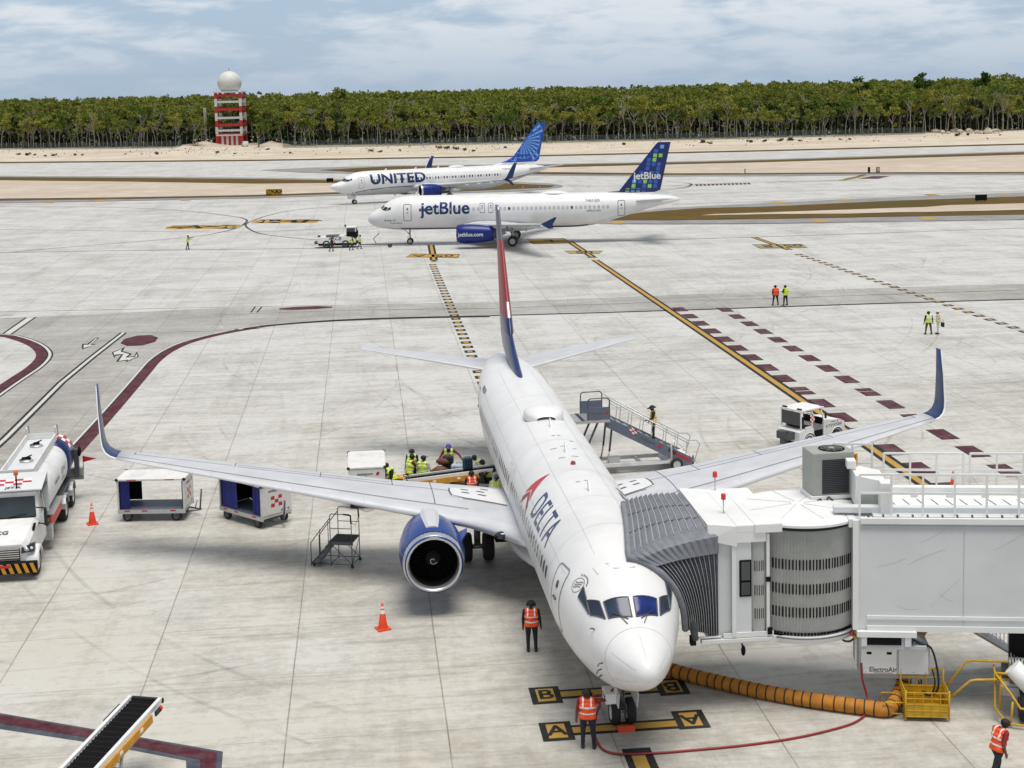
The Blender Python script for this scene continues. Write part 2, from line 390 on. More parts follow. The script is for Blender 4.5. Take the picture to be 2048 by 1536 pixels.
    val = mth('MULTIPLY', val, rng(wn.outputs['Value'], 0, 1, .94*dark, 1.04*dark))
    cr = N.new('ShaderNodeValToRGB'); e = cr.color_ramp.elements
    e[0].position = .24; e[0].color = (.105, .096, .083, 1); e[1].position = 1.08; e[1].color = (.570, .562, .535, 1)
    q = e.new(.70); q.color = (.370, .357, .328, 1)
    L.new(val, cr.inputs['Fac'])
    mx = N.new('ShaderNodeMixRGB'); mx.inputs['Color2'].default_value = (.15, .125, .10, 1); L.new(jf, mx.inputs['Fac']); L.new(cr.outputs['Color'], mx.inputs['Color1'])
    # brown working dirt on the stand itself
    sd_ = mth('MULTIPLY', rng(px.outputs['Y'], 8, 70, 1, 0), rng(noise(.13, 8, None, .75), .36, .62, .15, 1))
    dm = N.new('ShaderNodeMixRGB'); dm.blend_type = 'MULTIPLY'; dm.inputs['Color2'].default_value = (.945, .905, .83, 1); L.new(sd_, dm.inputs['Fac']); L.new(mx.outputs[0], dm.inputs['Color1']); mx = dm
    L.new(mx.outputs[0], b.inputs['Base Color']); L.new(rng(val, .4, 1.1, .70, .45), b.inputs['Roughness']); b.inputs['Specular IOR Level'].default_value = .5
    bp = N.new('ShaderNodeBump'); bp.inputs['Strength'].default_value = .15; bp.inputs['Distance'].default_value = .02; L.new(noise(9, 5), bp.inputs['Height']); L.new(bp.outputs[0], b.inputs['Normal'])
    return m
def mottled(name, c1, c2, sc, c3=None, stretch=(1, 1, 1), rough=.95, lo=.35, hi=.65):
    m = bpy.data.materials.new(name); nt, N, L, b = _nodes(m)
    tc = N.new('ShaderNodeTexCoord'); mp = N.new('ShaderNodeMapping'); mp.inputs['Scale'].default_value = stretch; L.new(tc.outputs['Object'], mp.inputs[0])
    n = N.new('ShaderNodeTexNoise'); n.inputs['Scale'].default_value = sc; n.inputs['Detail'].default_value = 9; n.inputs['Roughness'].default_value = .7; L.new(mp.outputs[0], n.inputs['Vector'])
    cr = N.new('ShaderNodeValToRGB'); e = cr.color_ramp.elements; e[0].position = lo; e[1].position = hi; e[0].color = (*c1, 1); e[1].color = (*c2, 1)
    L.new(n.outputs['Fac'], cr.inputs['Fac']); out = cr.outputs['Color']
    if c3:
        n2 = N.new('ShaderNodeTexNoise'); n2.inputs['Scale'].default_value = sc*.17; n2.inputs['Detail'].default_value = 6; L.new(mp.outputs[0], n2.inputs['Vector'])
        r2 = N.new('ShaderNodeValToRGB'); r2.color_ramp.elements[0].position = .45; r2.color_ramp.elements[1].position = .66
        L.new(n2.outputs['Fac'], r2.inputs['Fac']); mx = N.new('ShaderNodeMixRGB'); mx.inputs['Color2'].default_value = (*c3, 1)
        L.new(r2.outputs['Color'], mx.inputs['Fac']); L.new(out, mx.inputs['Color1']); out = mx.outputs[0]
    L.new(out, b.inputs['Base Color']); b.inputs['Roughness'].default_value = rough; b.inputs['Specular IOR Level'].default_value = .2
    return m
def worn(name, col, amount=.5):
    """road paint rubbed thin in streaks"""
    m = bpy.data.materials.new(name); nt, N, L, b = _nodes(m)
    tc = N.new('ShaderNodeTexCoord'); n = N.new('ShaderNodeTexNoise'); n.inputs['Scale'].default_value = 1.3; n.inputs['Detail'].default_value = 9; n.inputs['Roughness'].default_value = .75
    L.new(tc.outputs['Object'], n.inputs['Vector'])
    cr = N.new('ShaderNodeValToRGB'); cr.color_ramp.elements[0].position = .42; cr.color_ramp.elements[1].position = .78
    cr.color_ramp.elements[0].color = (*col, 1); t = [lerp(c, g, amount) for c, g in zip(col, (.33, .30, .27))]; cr.color_ramp.elements[1].color = (*t, 1)
    L.new(n.outputs['Fac'], cr.inputs['Fac']); L.new(cr.outputs['Color'], b.inputs['Base Color']); b.inputs['Roughness'].default_value = .8; b.inputs['Specular IOR Level'].default_value = .2
    return m
M['concrete'] = concrete(); M['road'] = concrete('service_road_concrete', .72)
M['shoulder'] = mottled('shoulder_asphalt', (.20, .20, .20), (.30, .30, .30), .3)
M['grass'] = mottled('dry_grass', (.072, .045, .008), (.135, .082, .017), .5, (.085, .058, .012), (.4, 1, 1))
M['sand'] = mottled('pale_sand', (.40, .335, .265), (.59, .515, .43), .35, (.44, .365, .285), (.5, 1, 1))
M['brightsand'] = mottled('bright_limestone_sand', (.43, .37, .285), (.68, .61, .50), .3, (.47, .40, .31), (.5, 1, 1))
M['forestfloor'] = mottled('forest_floor', (.04, .04, .02), (.09, .085, .045), .2)
M['p_white'] = worn('white_ground_paint', (.56, .56, .54), .45)
M['p_black'] = worn('black_ground_paint', (.016, .016, .018), .14)
M['p_thin'] = worn('worn_black_line', (.055, .053, .05), .35)
M['p_yellow'] = worn('yellow_ground_paint', (.43, .255, .045), .25)
M['p_dullyellow'] = worn('faded_yellow_paint', (.34, .265, .085), .3)
M['p_maroon'] = worn('maroon_ground_paint', (.070, .010, .021), .24)
M['p_maroon2'] = worn('maroon_dash_paint', (.070, .017, .030), .34)
M['p_slate'] = worn('slate_blue_ground_paint', (.05, .062, .085), .3)
M['skid'] = worn('tyre_smear', (.10, .095, .09), .3)
def _thin():
    m = M['skid']; nt = m.node_tree; N, L = nt.nodes, nt.links; tr = N.new('ShaderNodeBsdfTransparent'); mx = N.new('ShaderNodeMixShader')
    tc = N.new('ShaderNodeTexCoord'); n = N.new('ShaderNodeTexNoise'); n.inputs['Scale'].default_value = .35; n.inputs['Detail'].default_value = 6; L.new(tc.outputs['Object'], n.inputs['Vector'])
    mr = N.new('ShaderNodeMapRange'); mr.inputs['From Min'].default_value = .4; mr.inputs['From Max'].default_value = .75; mr.inputs['To Min'].default_value = 0; mr.inputs['To Max'].default_value = .18; L.new(n.outputs['Fac'], mr.inputs['Value'])
    o = N['Material Output']; L.new(mr.outputs[0], mx.inputs[0]); L.new(tr.outputs[0], mx.inputs[1]); L.new(N['Principled BSDF'].outputs[0], mx.inputs[2]); L.new(mx.outputs[0], o.inputs['Surface'])
_thin()

# ================================================================ ground sheets
def sheet(pts, m, z):
    b = MB(); bm = bmesh.new()
    vs = [bm.verts.new((p[0], p[1], z)) for p in pts]; f = bm.faces.new(vs); f.normal_update()
    if f.normal.z < 0: f.normal_flip()
    bmesh.ops.triangulate(bm, faces=[f]); b.frombm(bm, m); return b
def psheet(name, px, m, z, extra=()):
    pts = [G(*q) for q in px]
    return struct(name, sheet([(p.x, p.y) for p in pts]+list(extra), m, z))
struct('ground', sheet([(-4000, -300), (4000, -300), (4000, 6000), (-4000, 6000)], 'forestfloor', -.12))
struct('apron', sheet([(-420, -90), (420, -90), (420, 470), (-420, 600)], 'concrete', 0))
# far strip of bare sand in front of the fence
psheet('sand_strip', [(-350, 330), (0, 324.5), (512, 320), (1024, 312), (1536, 300.5), (2048, 287.5), (2500, 276), (2500, 243), (2048, 259), (1700, 266), (1024, 284), (565, 292), (350, 294), (0, 297), (-350, 299)], 'brightsand', .10)
psheet('grass_edge', [(-350, 331.5), (0, 326.5), (512, 322), (1024, 314), (1536, 302.6), (2048, 289.6), (2500, 279), (2500, 276), (2048, 287.7), (1536, 300.7), (1024, 312.2), (512, 320.2), (0, 324.7), (-350, 329)], 'grass', .12)
# middle infield, left piece with rounded tip
psheet('infield_shoulder', [(-350, 418), (0, 406.5), (256, 402), (512, 397), (640, 392.5), (760, 389), (900, 387), (1024, 383.5), (1090, 379.5), (1122, 375), (1127, 371.5), (1105, 367.5), (1024, 363.5), (860, 360), (690, 358.5), (512, 355.5), (256, 353), (0, 352), (-350, 352)], 'shoulder', .05)
psheet('infield_grass', [(-350, 412), (0, 402), (256, 398.6), (512, 393.8), (640, 389.5), (760, 386.5), (900, 384.5), (1024, 379), (1100, 375.5), (1110, 371.5), (1024, 367.5), (860, 364.5), (690, 361.5), (512, 358.6), (256, 356.2), (0, 354.8), (-350, 355)], 'grass', .08)
psheet('infield_sand', [(-350, 408), (0, 398.2), (256, 395.6), (512, 391), (630, 387), (760, 383), (900, 379), (860, 371), (690, 367), (600, 367.5), (512, 368.5), (256, 364.2), (0, 361.6), (-350, 361)], 'sand', .11)
# middle infield, right piece
psheet('infield_shoulder', [(520, 340.5), (600, 345), (700, 347.5), (860, 350), (1085, 351), (1340, 353), (1536, 352.5), (1740, 350.5), (2048, 350), (2500, 349), (2500, 285), (2048, 302.5), (1536, 318.5), (1340, 323.5), (1085, 328.5), (775, 331.5), (600, 336.5)], 'shoulder', .05)
psheet('infield_grass', [(640, 340.5), (700, 344.5), (860, 347.5), (1085, 349), (1340, 350.3), (1536, 349.3), (1740, 347.8), (2048, 347.3), (2500, 346), (2500, 288), (2048, 304.8), (1536, 320.8), (1340, 325.7), (1085, 330.5), (775, 333.5)], 'grass', .08)
psheet('infield_sand', [(1000, 340), (1085, 345), (1340, 347.5), (1536, 347), (1740, 345.6), (2048, 345), (2500, 343), (2500, 296), (2048, 310.2), (1536, 325.2), (1340, 330), (1085, 336.3)], 'sand', .11)
# near infield at the right
psheet('infield_shoulder', [(1120, 446.8), (1340, 448.5), (1536, 447.5), (1780, 443.5), (2048, 439.5), (2500, 431), (2500, 366), (2048, 385.2), (1780, 395), (1536, 406), (1340, 416), (1200, 430), (1100, 442)], 'shoulder', .05)
psheet('infield_grass', [(1195, 441.5), (1340, 441.5), (1536, 439), (1780, 434.5), (2048, 430), (2500, 421), (2500, 375), (2048, 393.5), (1780, 402.5), (1536, 414), (1400, 417), (1290, 425), (1225, 434)], 'grass', .08)
psheet('infield_sand', [(1400, 432.2), (1536, 429.5), (1700, 428.5), (1780, 426), (1860, 425), (2048, 421), (2500, 411), (2500, 390), (2048, 408), (1900, 411.5), (1850, 415.5), (1780, 417.5), (1700, 420.5), (1536, 426), (1430, 429.5)], 'sand', .11)

psheet('service_road', [(-60, 641), (0, 637), (75, 634), (420, 617), (980, 606.5), (1480, 587), (2048, 569), (2400, 559), (2400, 588), (2048, 597.5), (1400, 617.5), (980, 630), (790, 634), (640, 640), (520, 650), (435, 665), (369, 682), (328, 700), (300, 720), (280, 742), (244, 783), (203, 829), (158, 878), (98, 942), (28, 1015), (-62, 1110), (-62, 835), (0, 783), (68, 737), (90, 713), (80, 696), (62, 685), (31, 674), (0, 668), (-60, 662)], 'road', .0025)
# ================================================================ ground paint
def ribbon(mb, pts, w_, m, z, off=0., smooth=0):
    pts = [V((p[0], p[1], 0)) for p in pts]
    if smooth: pts = smoothpts(pts, smooth)
    L_, R_ = [], []
    for i, p in enumerate(pts):
        t = (pts[min(i+1, len(pts)-1)]-pts[max(i-1, 0)]); t.normalize(); n = V((-t.y, t.x, 0))
        a, b = p+n*(off+w_/2), p+n*(off-w_/2); L_.append((a.x, a.y, z)); R_.append((b.x, b.y, z))
    n = len(pts); mb.add(L_+R_, [(i, n+i, n+i+1, i+1) for i in range(n-1)], m)
def pr(mb, px, w_, m, z, off=0., smooth=0): ribbon(mb, [G(*q) for q in px], w_, m, z, off, smooth)
def rect(mb, x0, x1, y0, y1, m, z): mb.add([(x0, y0, z), (x1, y0, z), (x1, y1, z), (x0, y1, z)], [(0, 1, 2, 3)], m)
def ppoly(mb, px, m, z):
    bm = bmesh.new(); f = bm.faces.new([bm.verts.new(G(*q, z)) for q in px]); f.normal_update()
    if f.normal.z < 0: f.normal_flip()
    bmesh.ops.triangulate(bm, faces=[f]); mb.frombm(bm, m)
Z1, Z2, Z3 = .006, .012, .018
# service road, its edge bands, centre line
b = MB()
edge = [(2500, 587), (2048, 598.5), (1700, 609), (1400, 619), (1180, 626), (980, 631.5), (790, 635.5), (640, 642), (520, 652), (435, 667), (369, 684), (328, 702), (300, 722), (282, 742), (246, 783), (205, 829), (160, 878), (100, 942), (30, 1015), (-60, 1110)]
ew = [G(*q) for q in edge]
ribbon(b, ew[:6], .55, 'p_black', Z1, 0, 1)
ribbon(b, ew[5:], .95, 'p_black', Z1, .25, 5)
ribbon(b, ew[5:9], .55, 'p_black', Z2, .1, 5); ribbon(b, ew[8:], .72, 'p_maroon', Z2, .42, 5)
ribbon(b, ew[5:], .16, 'p_white', Z2, -.12, 5)
lc = [G(*q) for q in [(-120, 664), (0, 671), (31, 676), (62, 687), (80, 699), (85, 713), (68, 733), (31, 758), (0, 779), (-80, 835)]]
ribbon(b, lc, 1.15, 'p_black', Z1, .15, 5); ribbon(b, lc, .72, 'p_maroon', Z2, -.1, 5); ribbon(b, lc, .2, 'p_white', Z2, .5, 5)
struct('road_edge_band', b)
b = MB()
ca = [(248, 665), (185, 714), (123, 765), (12, 876), (-60, 940)]
for o in (-.22, .22): pr(b, ca, .17, 'p_black', Z1, o)
pr(b, ca, .22, 'p_white', Z2)
cb_ = [(248, 665), (420, 661), (520, 656.5)]
for o in (-.22, .22): pr(b, cb_, .10, 'p_black', Z1, o)
pr(b, cb_, .28, 'p_white', Z2)
for q in [[(-60, 626), (0, 624), (420, 615), (980, 605.5), (1480, 586), (2048, 568), (2400, 557)], [(980, 617), (1480, 598.5), (2048, 580), (2400, 569)], [(430, 630), (700, 620.5), (980, 617)], [(-60, 637), (28, 630)], [(-60, 640), (50, 635.5)]]:
    pr(b, q, .15, 'p_thin', Z1)
for q in [[(5, 668), (52, 635)], [(22, 669), (72, 634)]]: pr(b, q, .16, 'p_black', Z1)
ppoly(b, [(9, 667), (20, 668), (67, 635.5), (56, 635.5)], 'p_white', Z2)
for q in [[(502, 625), (511, 613)], [(514, 625), (524, 613)]]: pr(b, q, .14, 'p_black', Z1)
struct('road_centre_line', b)
b = MB()
def octo(c, rx, ry, z, m):
    b.add([(c.x+rx*math.cos(a), c.y+ry*math.sin(a), z) for a in [PI/8+k*PI/4 for k in range(8)]], [list(range(8))], m)
octo(G(279, 681), 1.28, 2.4, Z2, 'p_maroon'); octo(G(279, 681), 1.38, 2.6, Z1, 'p_black')
octo(G(612, 616), 2.35, .85, Z2, 'p_maroon'); octo(G(612, 616), 2.45, 1.0, Z1, 'p_black')
struct('stop_mark', b)
b = MB()
def zz(px): return [(x/4.876, 580+y/4.876) for x, y in px]
A1 = zz([(800, 580), (800, 525), (850, 525), (930, 465), (970, 465), (893, 525), (940, 525)]); A2 = zz([(814, 566), (818, 534), (864, 534), (932, 472), (950, 472), (876, 534), (915, 534)])
ppoly(b, A1, 'p_black', Z1); ppoly(b, A2, 'p_white', Z2)
A3 = zz([(1090, 608), (1220, 556), (1196, 595), (1290, 622), (1250, 652), (1308, 645), (1334, 598), (1354, 650), (1225, 708), (1238, 690), (1130, 700), (1180, 632), (1132, 640), (1112, 660)])
A4 = zz([(1106, 610), (1190, 574), (1175, 600), (1262, 626), (1220, 660), (1316, 654), (1332, 622), (1340, 648), (1246, 690), (1250, 678), (1158, 692), (1204, 624), (1128, 628), (1118, 640)])
ppoly(b, A3, 'p_black', Z1); ppoly(b, A4, 'p_white', Z2)
struct('road_arrow', b)
# stand lead-in lines
b = MB()
def ydash(x, y0, y1, step, wd, ln, sk=0):
    y = y0
    while y > y1:
        xx = x+sk*(y-y0)
        rect(b, xx-wd/2, xx+wd/2, y-ln/2, y+ln/2, 'p_black', Z1); rect(b, xx-wd*.23, xx+wd*.23, y-ln*.26, y+ln*.26, 'p_yellow', Z2); y -= step
ydash(.30, 119.2, 50.2, 1.9, .76, .98)
ydash(39.66, 117.2, 58, 1.93, .80, 1.0, -.0215)
struct('stand_dash_line', b)
b = MB()
l2 = [(17.67, 118.5), (18.05, 60), (18.15, 37.97), (18.2, 20)]
ribbon(b, l2, .82, 'p_black', Z1); ribbon(b, l2, .36, 'p_yellow', Z2)
for q, w_ in (([(862, 490), (868, 521)], .85), ([(1139, 483), (1185, 514)], .85), ([(1506, 474), (1580, 500)], .8)):
    pr(b, q, w_, 'p_black', Z1); pr(b, q, w_*.40, 'p_yellow', Z2)
rect(b, -.22, .58, -6, 2.35, 'p_black', Z1); rect(b, -.03, .35, -6, 2.0, 'p_yellow', Z2)
for y, x0, x1 in ((6.3, -1.6, 1.75), (3.75, -1.55, 1.75)):
    rect(b, x0, x1, y-.34, y+.34, 'p_black', Z1); rect(b, x0, x1, y-.19, y+.19, 'p_yellow', Z2)
struct('stand_lead_line', b)
b = MB()
def gtext(txt, c, size, rz, m, z, sx=1, bold=.02, sy=1.):
    X = Matrix.Translation((c[0], c[1], z)) @ Matrix.Rotation(rz, 4, 'Z') @ Matrix.Diagonal((1, sy, 1, 1))
    b.text(txt, size, m, X, None, bold, 0, 'CENTER', sx)
for ch, x, y, rz in (('B', -1.85, 6.3, 0), ('A', -1.85, 3.75, 0), ('B', 2.05, 6.35, PI), ('A', 2.10, 3.95, PI)):
    rect(b, x-.46, x+.46, y-.62, y+.62, 'p_black', Z2+.003); rect(b, x-.27, x+.27, y-.46, y+.46, 'p_yellow', Z3+.002)
    gtext(ch, (x, y), .92, rz, 'p_black', Z3+.008, .95, .022)
def plate(px, m='p_yellow'):
    ppoly(b, px, 'p_black', Z1); c = sum((V(q) for q in [(*p, 0) for p in px]), V())/4
    ppoly(b, [(c.x+(p[0]-c.x)*.97, c.y+(p[1]-c.y)*.72) for p in px], m, Z2)
plate([(811, 514.5), (916, 515.5), (920, 508), (823, 507.5)]); plate([(1127, 501.5), (1207, 501.5), (1198, 507.5), (1140, 507.5)][::-1], 'p_dullyellow')
plate([(1052, 477.5), (1129, 476.5), (1144, 486.5), (1066, 488)], 'p_yellow'); plate([(1503, 489), (1603, 488), (1616, 495.5), (1520, 497)], 'p_dullyellow')
def ptext(txt, px, size, rz, m, sx=1, sy=1, bold=.02): p = G(*px); gtext(txt, (p.x, p.y), size, rz, m, Z3, sx, bold, sy)
ptext('05', (888, 511.8), 2.0, PI-.05, 'p_black', 1.1, 1.3); ptext('A', (838, 511.6), 2.0, PI-.05, 'p_black', 1.1, 1.3)
ptext('05', (1168, 504.5), 1.7, PI-.05, 'p_black', 1.2, 1.6); ptext('L', (1098, 482), 2.0, PI-.05, 'p_black', 1.2, 2.2); ptext('05', (1585, 491.6), 1.8, PI-.06, 'p_black', 1.2, 1.6); ptext('B', (1535, 492.6), 1.8, PI-.06, 'p_black', 1.2, 1.6)
for px in ([(862, 523), (868, 519), (874, 523)], [(1170, 515), (1187, 513), (1196, 515)], ): ppoly(b, px, 'p_black', Z3)
# taxiway location boxes on the far apron
ppoly(b, [(328, 458.3), (424, 457.5), (444, 449.8), (346, 450.5)], 'p_yellow', Z2); ppoly(b, [(424, 457.5), (472, 457), (480, 449.5), (444, 449.8)], 'p_black', Z2)
ppoly(b, [(505, 446.2), (560, 446), (568, 438.8), (520, 439.2)][::-1], 'p_black', Z2); ppoly(b, [(555, 446), (634, 445.6), (639, 438.6), (566, 438.8)][::-1], 'p_yellow', Z2)
ptext('A', (384, 454.2), 4.6, -.1, 'p_black', 1.1, 1.5, .03); ptext('<', (350, 454.6), 4.2, -.1, 'p_black', 1.2, 1.5, .03); ptext('>', (416, 453.8), 4.2, -.1, 'p_black', 1.2, 1.5, .03)
ptext('B6', (454, 453.6), 4.0, PI, 'p_yellow', 1.0, 1.5, .03)
ptext('B', (600, 442.2), 4.6, PI-.1, 'p_black', 1.1, 1.5, .03); ptext('<', (578, 442.4), 4.2, -.1, 'p_black', 1.2, 1.5, .03); ptext('>', (625, 442), 4.2, -.1, 'p_black', 1.2, 1.5, .03)
ptext('M6', (535, 442.6), 4.2, PI, 'p_yellow', 1.0, 1.5, .03)
struct('stand_letter_box', b)
# maroon dashes of the equipment lane
b = MB()
def mdash(x, y, ln, w_=.86):
    b.add([(x-w_/2-.06, y-ln/2-.06, Z1), (x+w_/2+.06, y-ln/2-.06, Z1), (x+w_/2+.06, y+ln/2+.06, Z1), (x-w_/2-.06, y+ln/2+.06, Z1)], [(0, 1, 2, 3)], 'p_black')
    rect(b, x-w_/2, x+w_/2, y-ln/2, y+ln/2, 'p_maroon2', Z2)
y = 81.8; k = 0
while y > 22:
    if k == 9: mdash(18.98, y+.45, .95); mdash(18.98, y-.75, .85)
    else: mdash(18.98-.004*(y-50), y, 2.15)
    if k == 9: mdash(22.6, y-.6, .7); mdash(22.6, y-1.75, 1.1)
    else: mdash(22.6-.01*(y-55)*.8, y-1.1, 2.15)
    y -= 3.72; k += 1
rect(b, 24.0, 29.0, 26.0, 26.9, 'p_maroon2', Z2)
struct('lane_dash', b)
# painted corner at the lower left
b = MB()
ppoly(b, [(-60, 1409), (0, 1426), (210, 1462), (446, 1503), (438, 1600), (375, 1600), (372, 1521), (206, 1489), (0, 1458), (-60, 1445)], 'p_slate', Z1)
ppoly(b, [(-60, 1412), (0, 1429), (210, 1465), (434, 1505), (428, 1600), (402, 1600), (400, 1519), (206, 1480), (0, 1447), (-60, 1432)], 'p_maroon', Z2)
struct('lane_corner_band', b)
# thin taxi lines
b = MB()
for px, wd in (([(-100, 458.5), (0, 459), (240, 462), (480, 464.2), (640, 458), (745, 452.5), (900, 446)], .28), ([(-60, 507), (190, 502), (640, 496.5), (782, 491.5), (1149, 484), (1536, 473.5), (2048, 456), (2500, 440)], .34),
               ([(30, 503.5), (47, 502), (200, 489), (375, 475), (437, 465.5), (475, 455.5), (489, 447), (494, 441), (484, 436), (470, 433.5), (375, 422), (250, 415.5), (100, 413), (0, 412.5), (-80, 412.5)], .34),
               ([(760, 408.5), (687, 411.5), (587, 421), (540, 430), (512, 439), (495, 446), (491, 451), (500, 459), (520, 467), (560, 473), (644, 480.5), (720, 484)], .34),
               ([(-60, 407), (0, 409), (300, 407), (512, 404), (690, 398)], .25), ([(1100, 372.5), (1260, 373), (1345, 372), (1375, 371), (1384, 369.8), (1370, 366.5), (1330, 364)], .3), ([(1384, 369.8), (1500, 366), (1660, 362), (1700, 357), (1730, 350)], .4), ([(1384, 369.8), (1372, 375), (1330, 381), (1270, 385)], .3),
               ([(1345, 390), (1600, 383), (2048, 375)], .25), ([(1345, 409.5), (1536, 403.5), (1780, 393), (2048, 383)], .3), ([(1200, 448.5), (1536, 447.8), (2048, 440.3)], .25)):
    pr(b, px, wd, 'p_thin', .13 if px[0][1] < 412 and px[0][0] > 1000 else Z1, 0, 4)
for px in ((100, 404.6), (200, 402), (372, 399.8), (547, 394.6), (1236, 446.5), (1640, 443), (1856, 438.2), (1560, 405.8), (1690, 400.5), (1865, 390.2), (2010, 388)):
    p = G(*px); rect(b, p.x-.9, p.x+.9, p.y-1.5, p.y+1.5, 'p_yellow', .062)
ppoly(b, [(1716, 357.5), (1756, 357.5), (1780, 352), (1744, 352)], 'p_maroon2', .02)
ppoly(b, [(1675, 362), (1690, 362), (1740, 351), (1722, 351)], 'p_dullyellow', .015)
for k in range(14):
    ppoly(b, [(1392+k*8, 371.8-k*.25), (1397+k*8, 371.8-k*.25), (1396+k*8, 368.5-k*.22), (1390+k*8, 368.5-k*.22)], 'p_maroon2', .02)
struct('taxi_line', b)
# tyre smears
b = MB(); rr = random.Random(3)
for k in range(110):
    x, y = rr.uniform(-34, 40), rr.uniform(28, 125); r_ = rr.uniform(9, 40); a0 = rr.uniform(0, 2*PI); a1 = a0+rr.choice((-1, 1))*rr.uniform(.5, 1.3)
    for d in (0, rr.uniform(1.4, 2.2)):
        pts = [(x+(r_+d)*math.cos(lerp(a0, a1, t/14)), y+(r_+d)*math.sin(lerp(a0, a1, t/14))*1.3) for t in range(15)]
        n = len(pts); w0 = rr.uniform(.08, .2)
        for i in range(n-1): pass
        if all(3 < q[1] < 136 for q in pts): ribbon(b, pts, w0, 'skid', .003+.00002*k)
struct('tyre_mark', b)
# ================================================================ airliners (local frame: nose at y=0 pointing -y, +x = its left side)
def pchip(xs, ys, x):
    n = len(xs)
    if x <= xs[0]: return ys[0]
    if x >= xs[-1]: return ys[-1]
    h = [xs[i+1]-xs[i] for i in range(n-1)]; d = [(ys[i+1]-ys[i])/h[i] for i in range(n-1)]
    def slope(i):
        if i == 0: return d[0]
        if i == n-1: return d[-1]
        if d[i-1]*d[i] <= 0: return 0.
        w1, w2 = 2*h[i]+h[i-1], h[i]+2*h[i-1]
        return (w1+w2)/(w1/d[i-1]+w2/d[i])
    for i in range(n-1):
        if x <= xs[i+1]: break
    t = (x-xs[i])/h[i]; m0, m1 = slope(i)*h[i], slope(i+1)*h[i]
    return (2*t**3-3*t*t+1)*ys[i]+(t**3-2*t*t+t)*m0+(-2*t**3+3*t*t)*ys[i+1]+(t**3-t*t)*m1
class Fus:
    def __init__(s, tab): s.tab = tab; s.ys = [r[0] for r in tab]; s.col = [[r[k] for r in tab] for k in range(5)]; s.c = {}
    def sec(s, y):
        k = round(y, 4)
        if k not in s.c:
            yy = max(y, 0); t = math.sqrt(yy)
            s.c[k] = tuple(pchip([math.sqrt(q) for q in s.ys], s.col[i], t) for i in (1, 2, 3, 4))
        return s.c[k]
    def S(s, y, th, off=0.):
        """surface point, th from the crown towards +x (radians)"""
        zt, zb, hw, zc = s.sec(y); sn, cs = math.sin(th), math.cos(th)
        a = (zt-zc) if cs > 0 else (zc-zb)
        p = V((hw*sn, y, zc+a*cs))
        if off:
            n = V((sn/max(hw, .05), 0, cs/max(a, .05))).normalized(); p = p+n*off
        return p
    def th_z(s, y, z, side):
        zt, zb, hw, zc = s.sec(y); a = (zt-zc) if z > zc else (zc-zb)
        return side*math.acos(max(-1, min(1, (z-zc)/a)))
    def Z(s, y, z, side, off=0.): return s.S(y, s.th_z(y, z, side), off)
B737 = Fus([(0.00, 3.00, 3.00, 0.0, 3.00), (0.06, 3.19, 2.81, .18, 3.00), (0.25, 3.35, 2.63, .355, 2.99), (0.6, 3.49, 2.42, .56, 2.97), (1.1, 3.64, 2.18, .79, 2.96),
            (1.6, 3.81, 1.97, .985, 2.98), (1.95, 3.95, 1.83, 1.11, 3.02), (2.35, 4.25, 1.70, 1.24, 3.09), (2.75, 4.57, 1.59, 1.38, 3.17), (3.2, 4.83, 1.50, 1.52, 3.26),
            (3.8, 5.06, 1.43, 1.66, 3.36), (4.6, 5.25, 1.38, 1.79, 3.45), (5.6, 5.36, 1.35, 1.87, 3.52), (7.0, 5.41, 1.35, 1.88, 3.55), (25.0, 5.41, 1.35, 1.88, 3.55),
            (27, 5.41, 1.42, 1.88, 3.57), (29, 5.40, 1.72, 1.85, 3.70), (31, 5.38, 2.18, 1.75, 3.88), (33, 5.34, 2.74, 1.57, 4.10), (35, 5.26, 3.33, 1.27, 4.30),
            (36.5, 5.14, 3.74, .95, 4.42), (37.8, 4.97, 4.08, .58, 4.50), (38.6, 4.78, 4.30, .28, 4.53), (38.95, 4.6, 4.45, .07, 4.52)])
A320 = Fus([(0, 3.12, 3.12, 0, 3.12), (.08, 3.42, 2.82, .32, 3.12), (.3, 3.72, 2.55, .62, 3.14), (.7, 4.02, 2.30, .94, 3.18), (1.2, 4.30, 2.12, 1.22, 3.26),
            (1.6, 4.50, 2.03, 1.39, 3.33), (2.0, 4.80, 1.96, 1.52, 3.42), (2.5, 5.18, 1.90, 1.65, 3.53), (3.1, 5.48, 1.85, 1.76, 3.64), (4.0, 5.74, 1.80, 1.87, 3.75),
            (5.2, 5.87, 1.77, 1.95, 3.82), (6.5, 5.90, 1.76, 1.975, 3.85), (24.5, 5.90, 1.76, 1.975, 3.85), (26.5, 5.90, 1.90, 1.96, 3.9), (28.5, 5.88, 2.3, 1.88, 4.05),
            (30.5, 5.84, 2.85, 1.70, 4.25), (32.5, 5.75, 3.45, 1.42, 4.45), (34.5, 5.6, 4.0, 1.05, 4.62), (36.2, 5.4, 4.4, .65, 4.75), (37.3, 5.15, 4.65, .3, 4.83), (37.57, 5.0, 4.75, .12, 4.85)])
def airfoil(n=14, tc=.12):
    """unit chord loop, leading edge at 0: (c, t) upper from trailing edge to leading edge, then lower"""
    up = []
    for i in range(n+1):
        c = .5*(1+math.cos(PI*i/n)); t = 5*tc*(.2969*math.sqrt(c)-.126*c-.3516*c*c+.2843*c**3-.1036*c**4)
        up.append((c, t))
    lo = [(c, -t*.75) for c, t in up[::-1][1:-1]]
    return up+lo
def foil_rings(st, n=14):
    """stations (point of the leading edge, chord along +y, thickness ratio, normal of the chord plane)"""
    out = []
    for le, ch, tc, nv in st:
        le, nv = V(le), V(nv).normalized()
        out.append([le+V((0, 1, 0))*(c*ch)+nv*(t*ch) for c, t in airfoil(n, tc)])
    return out
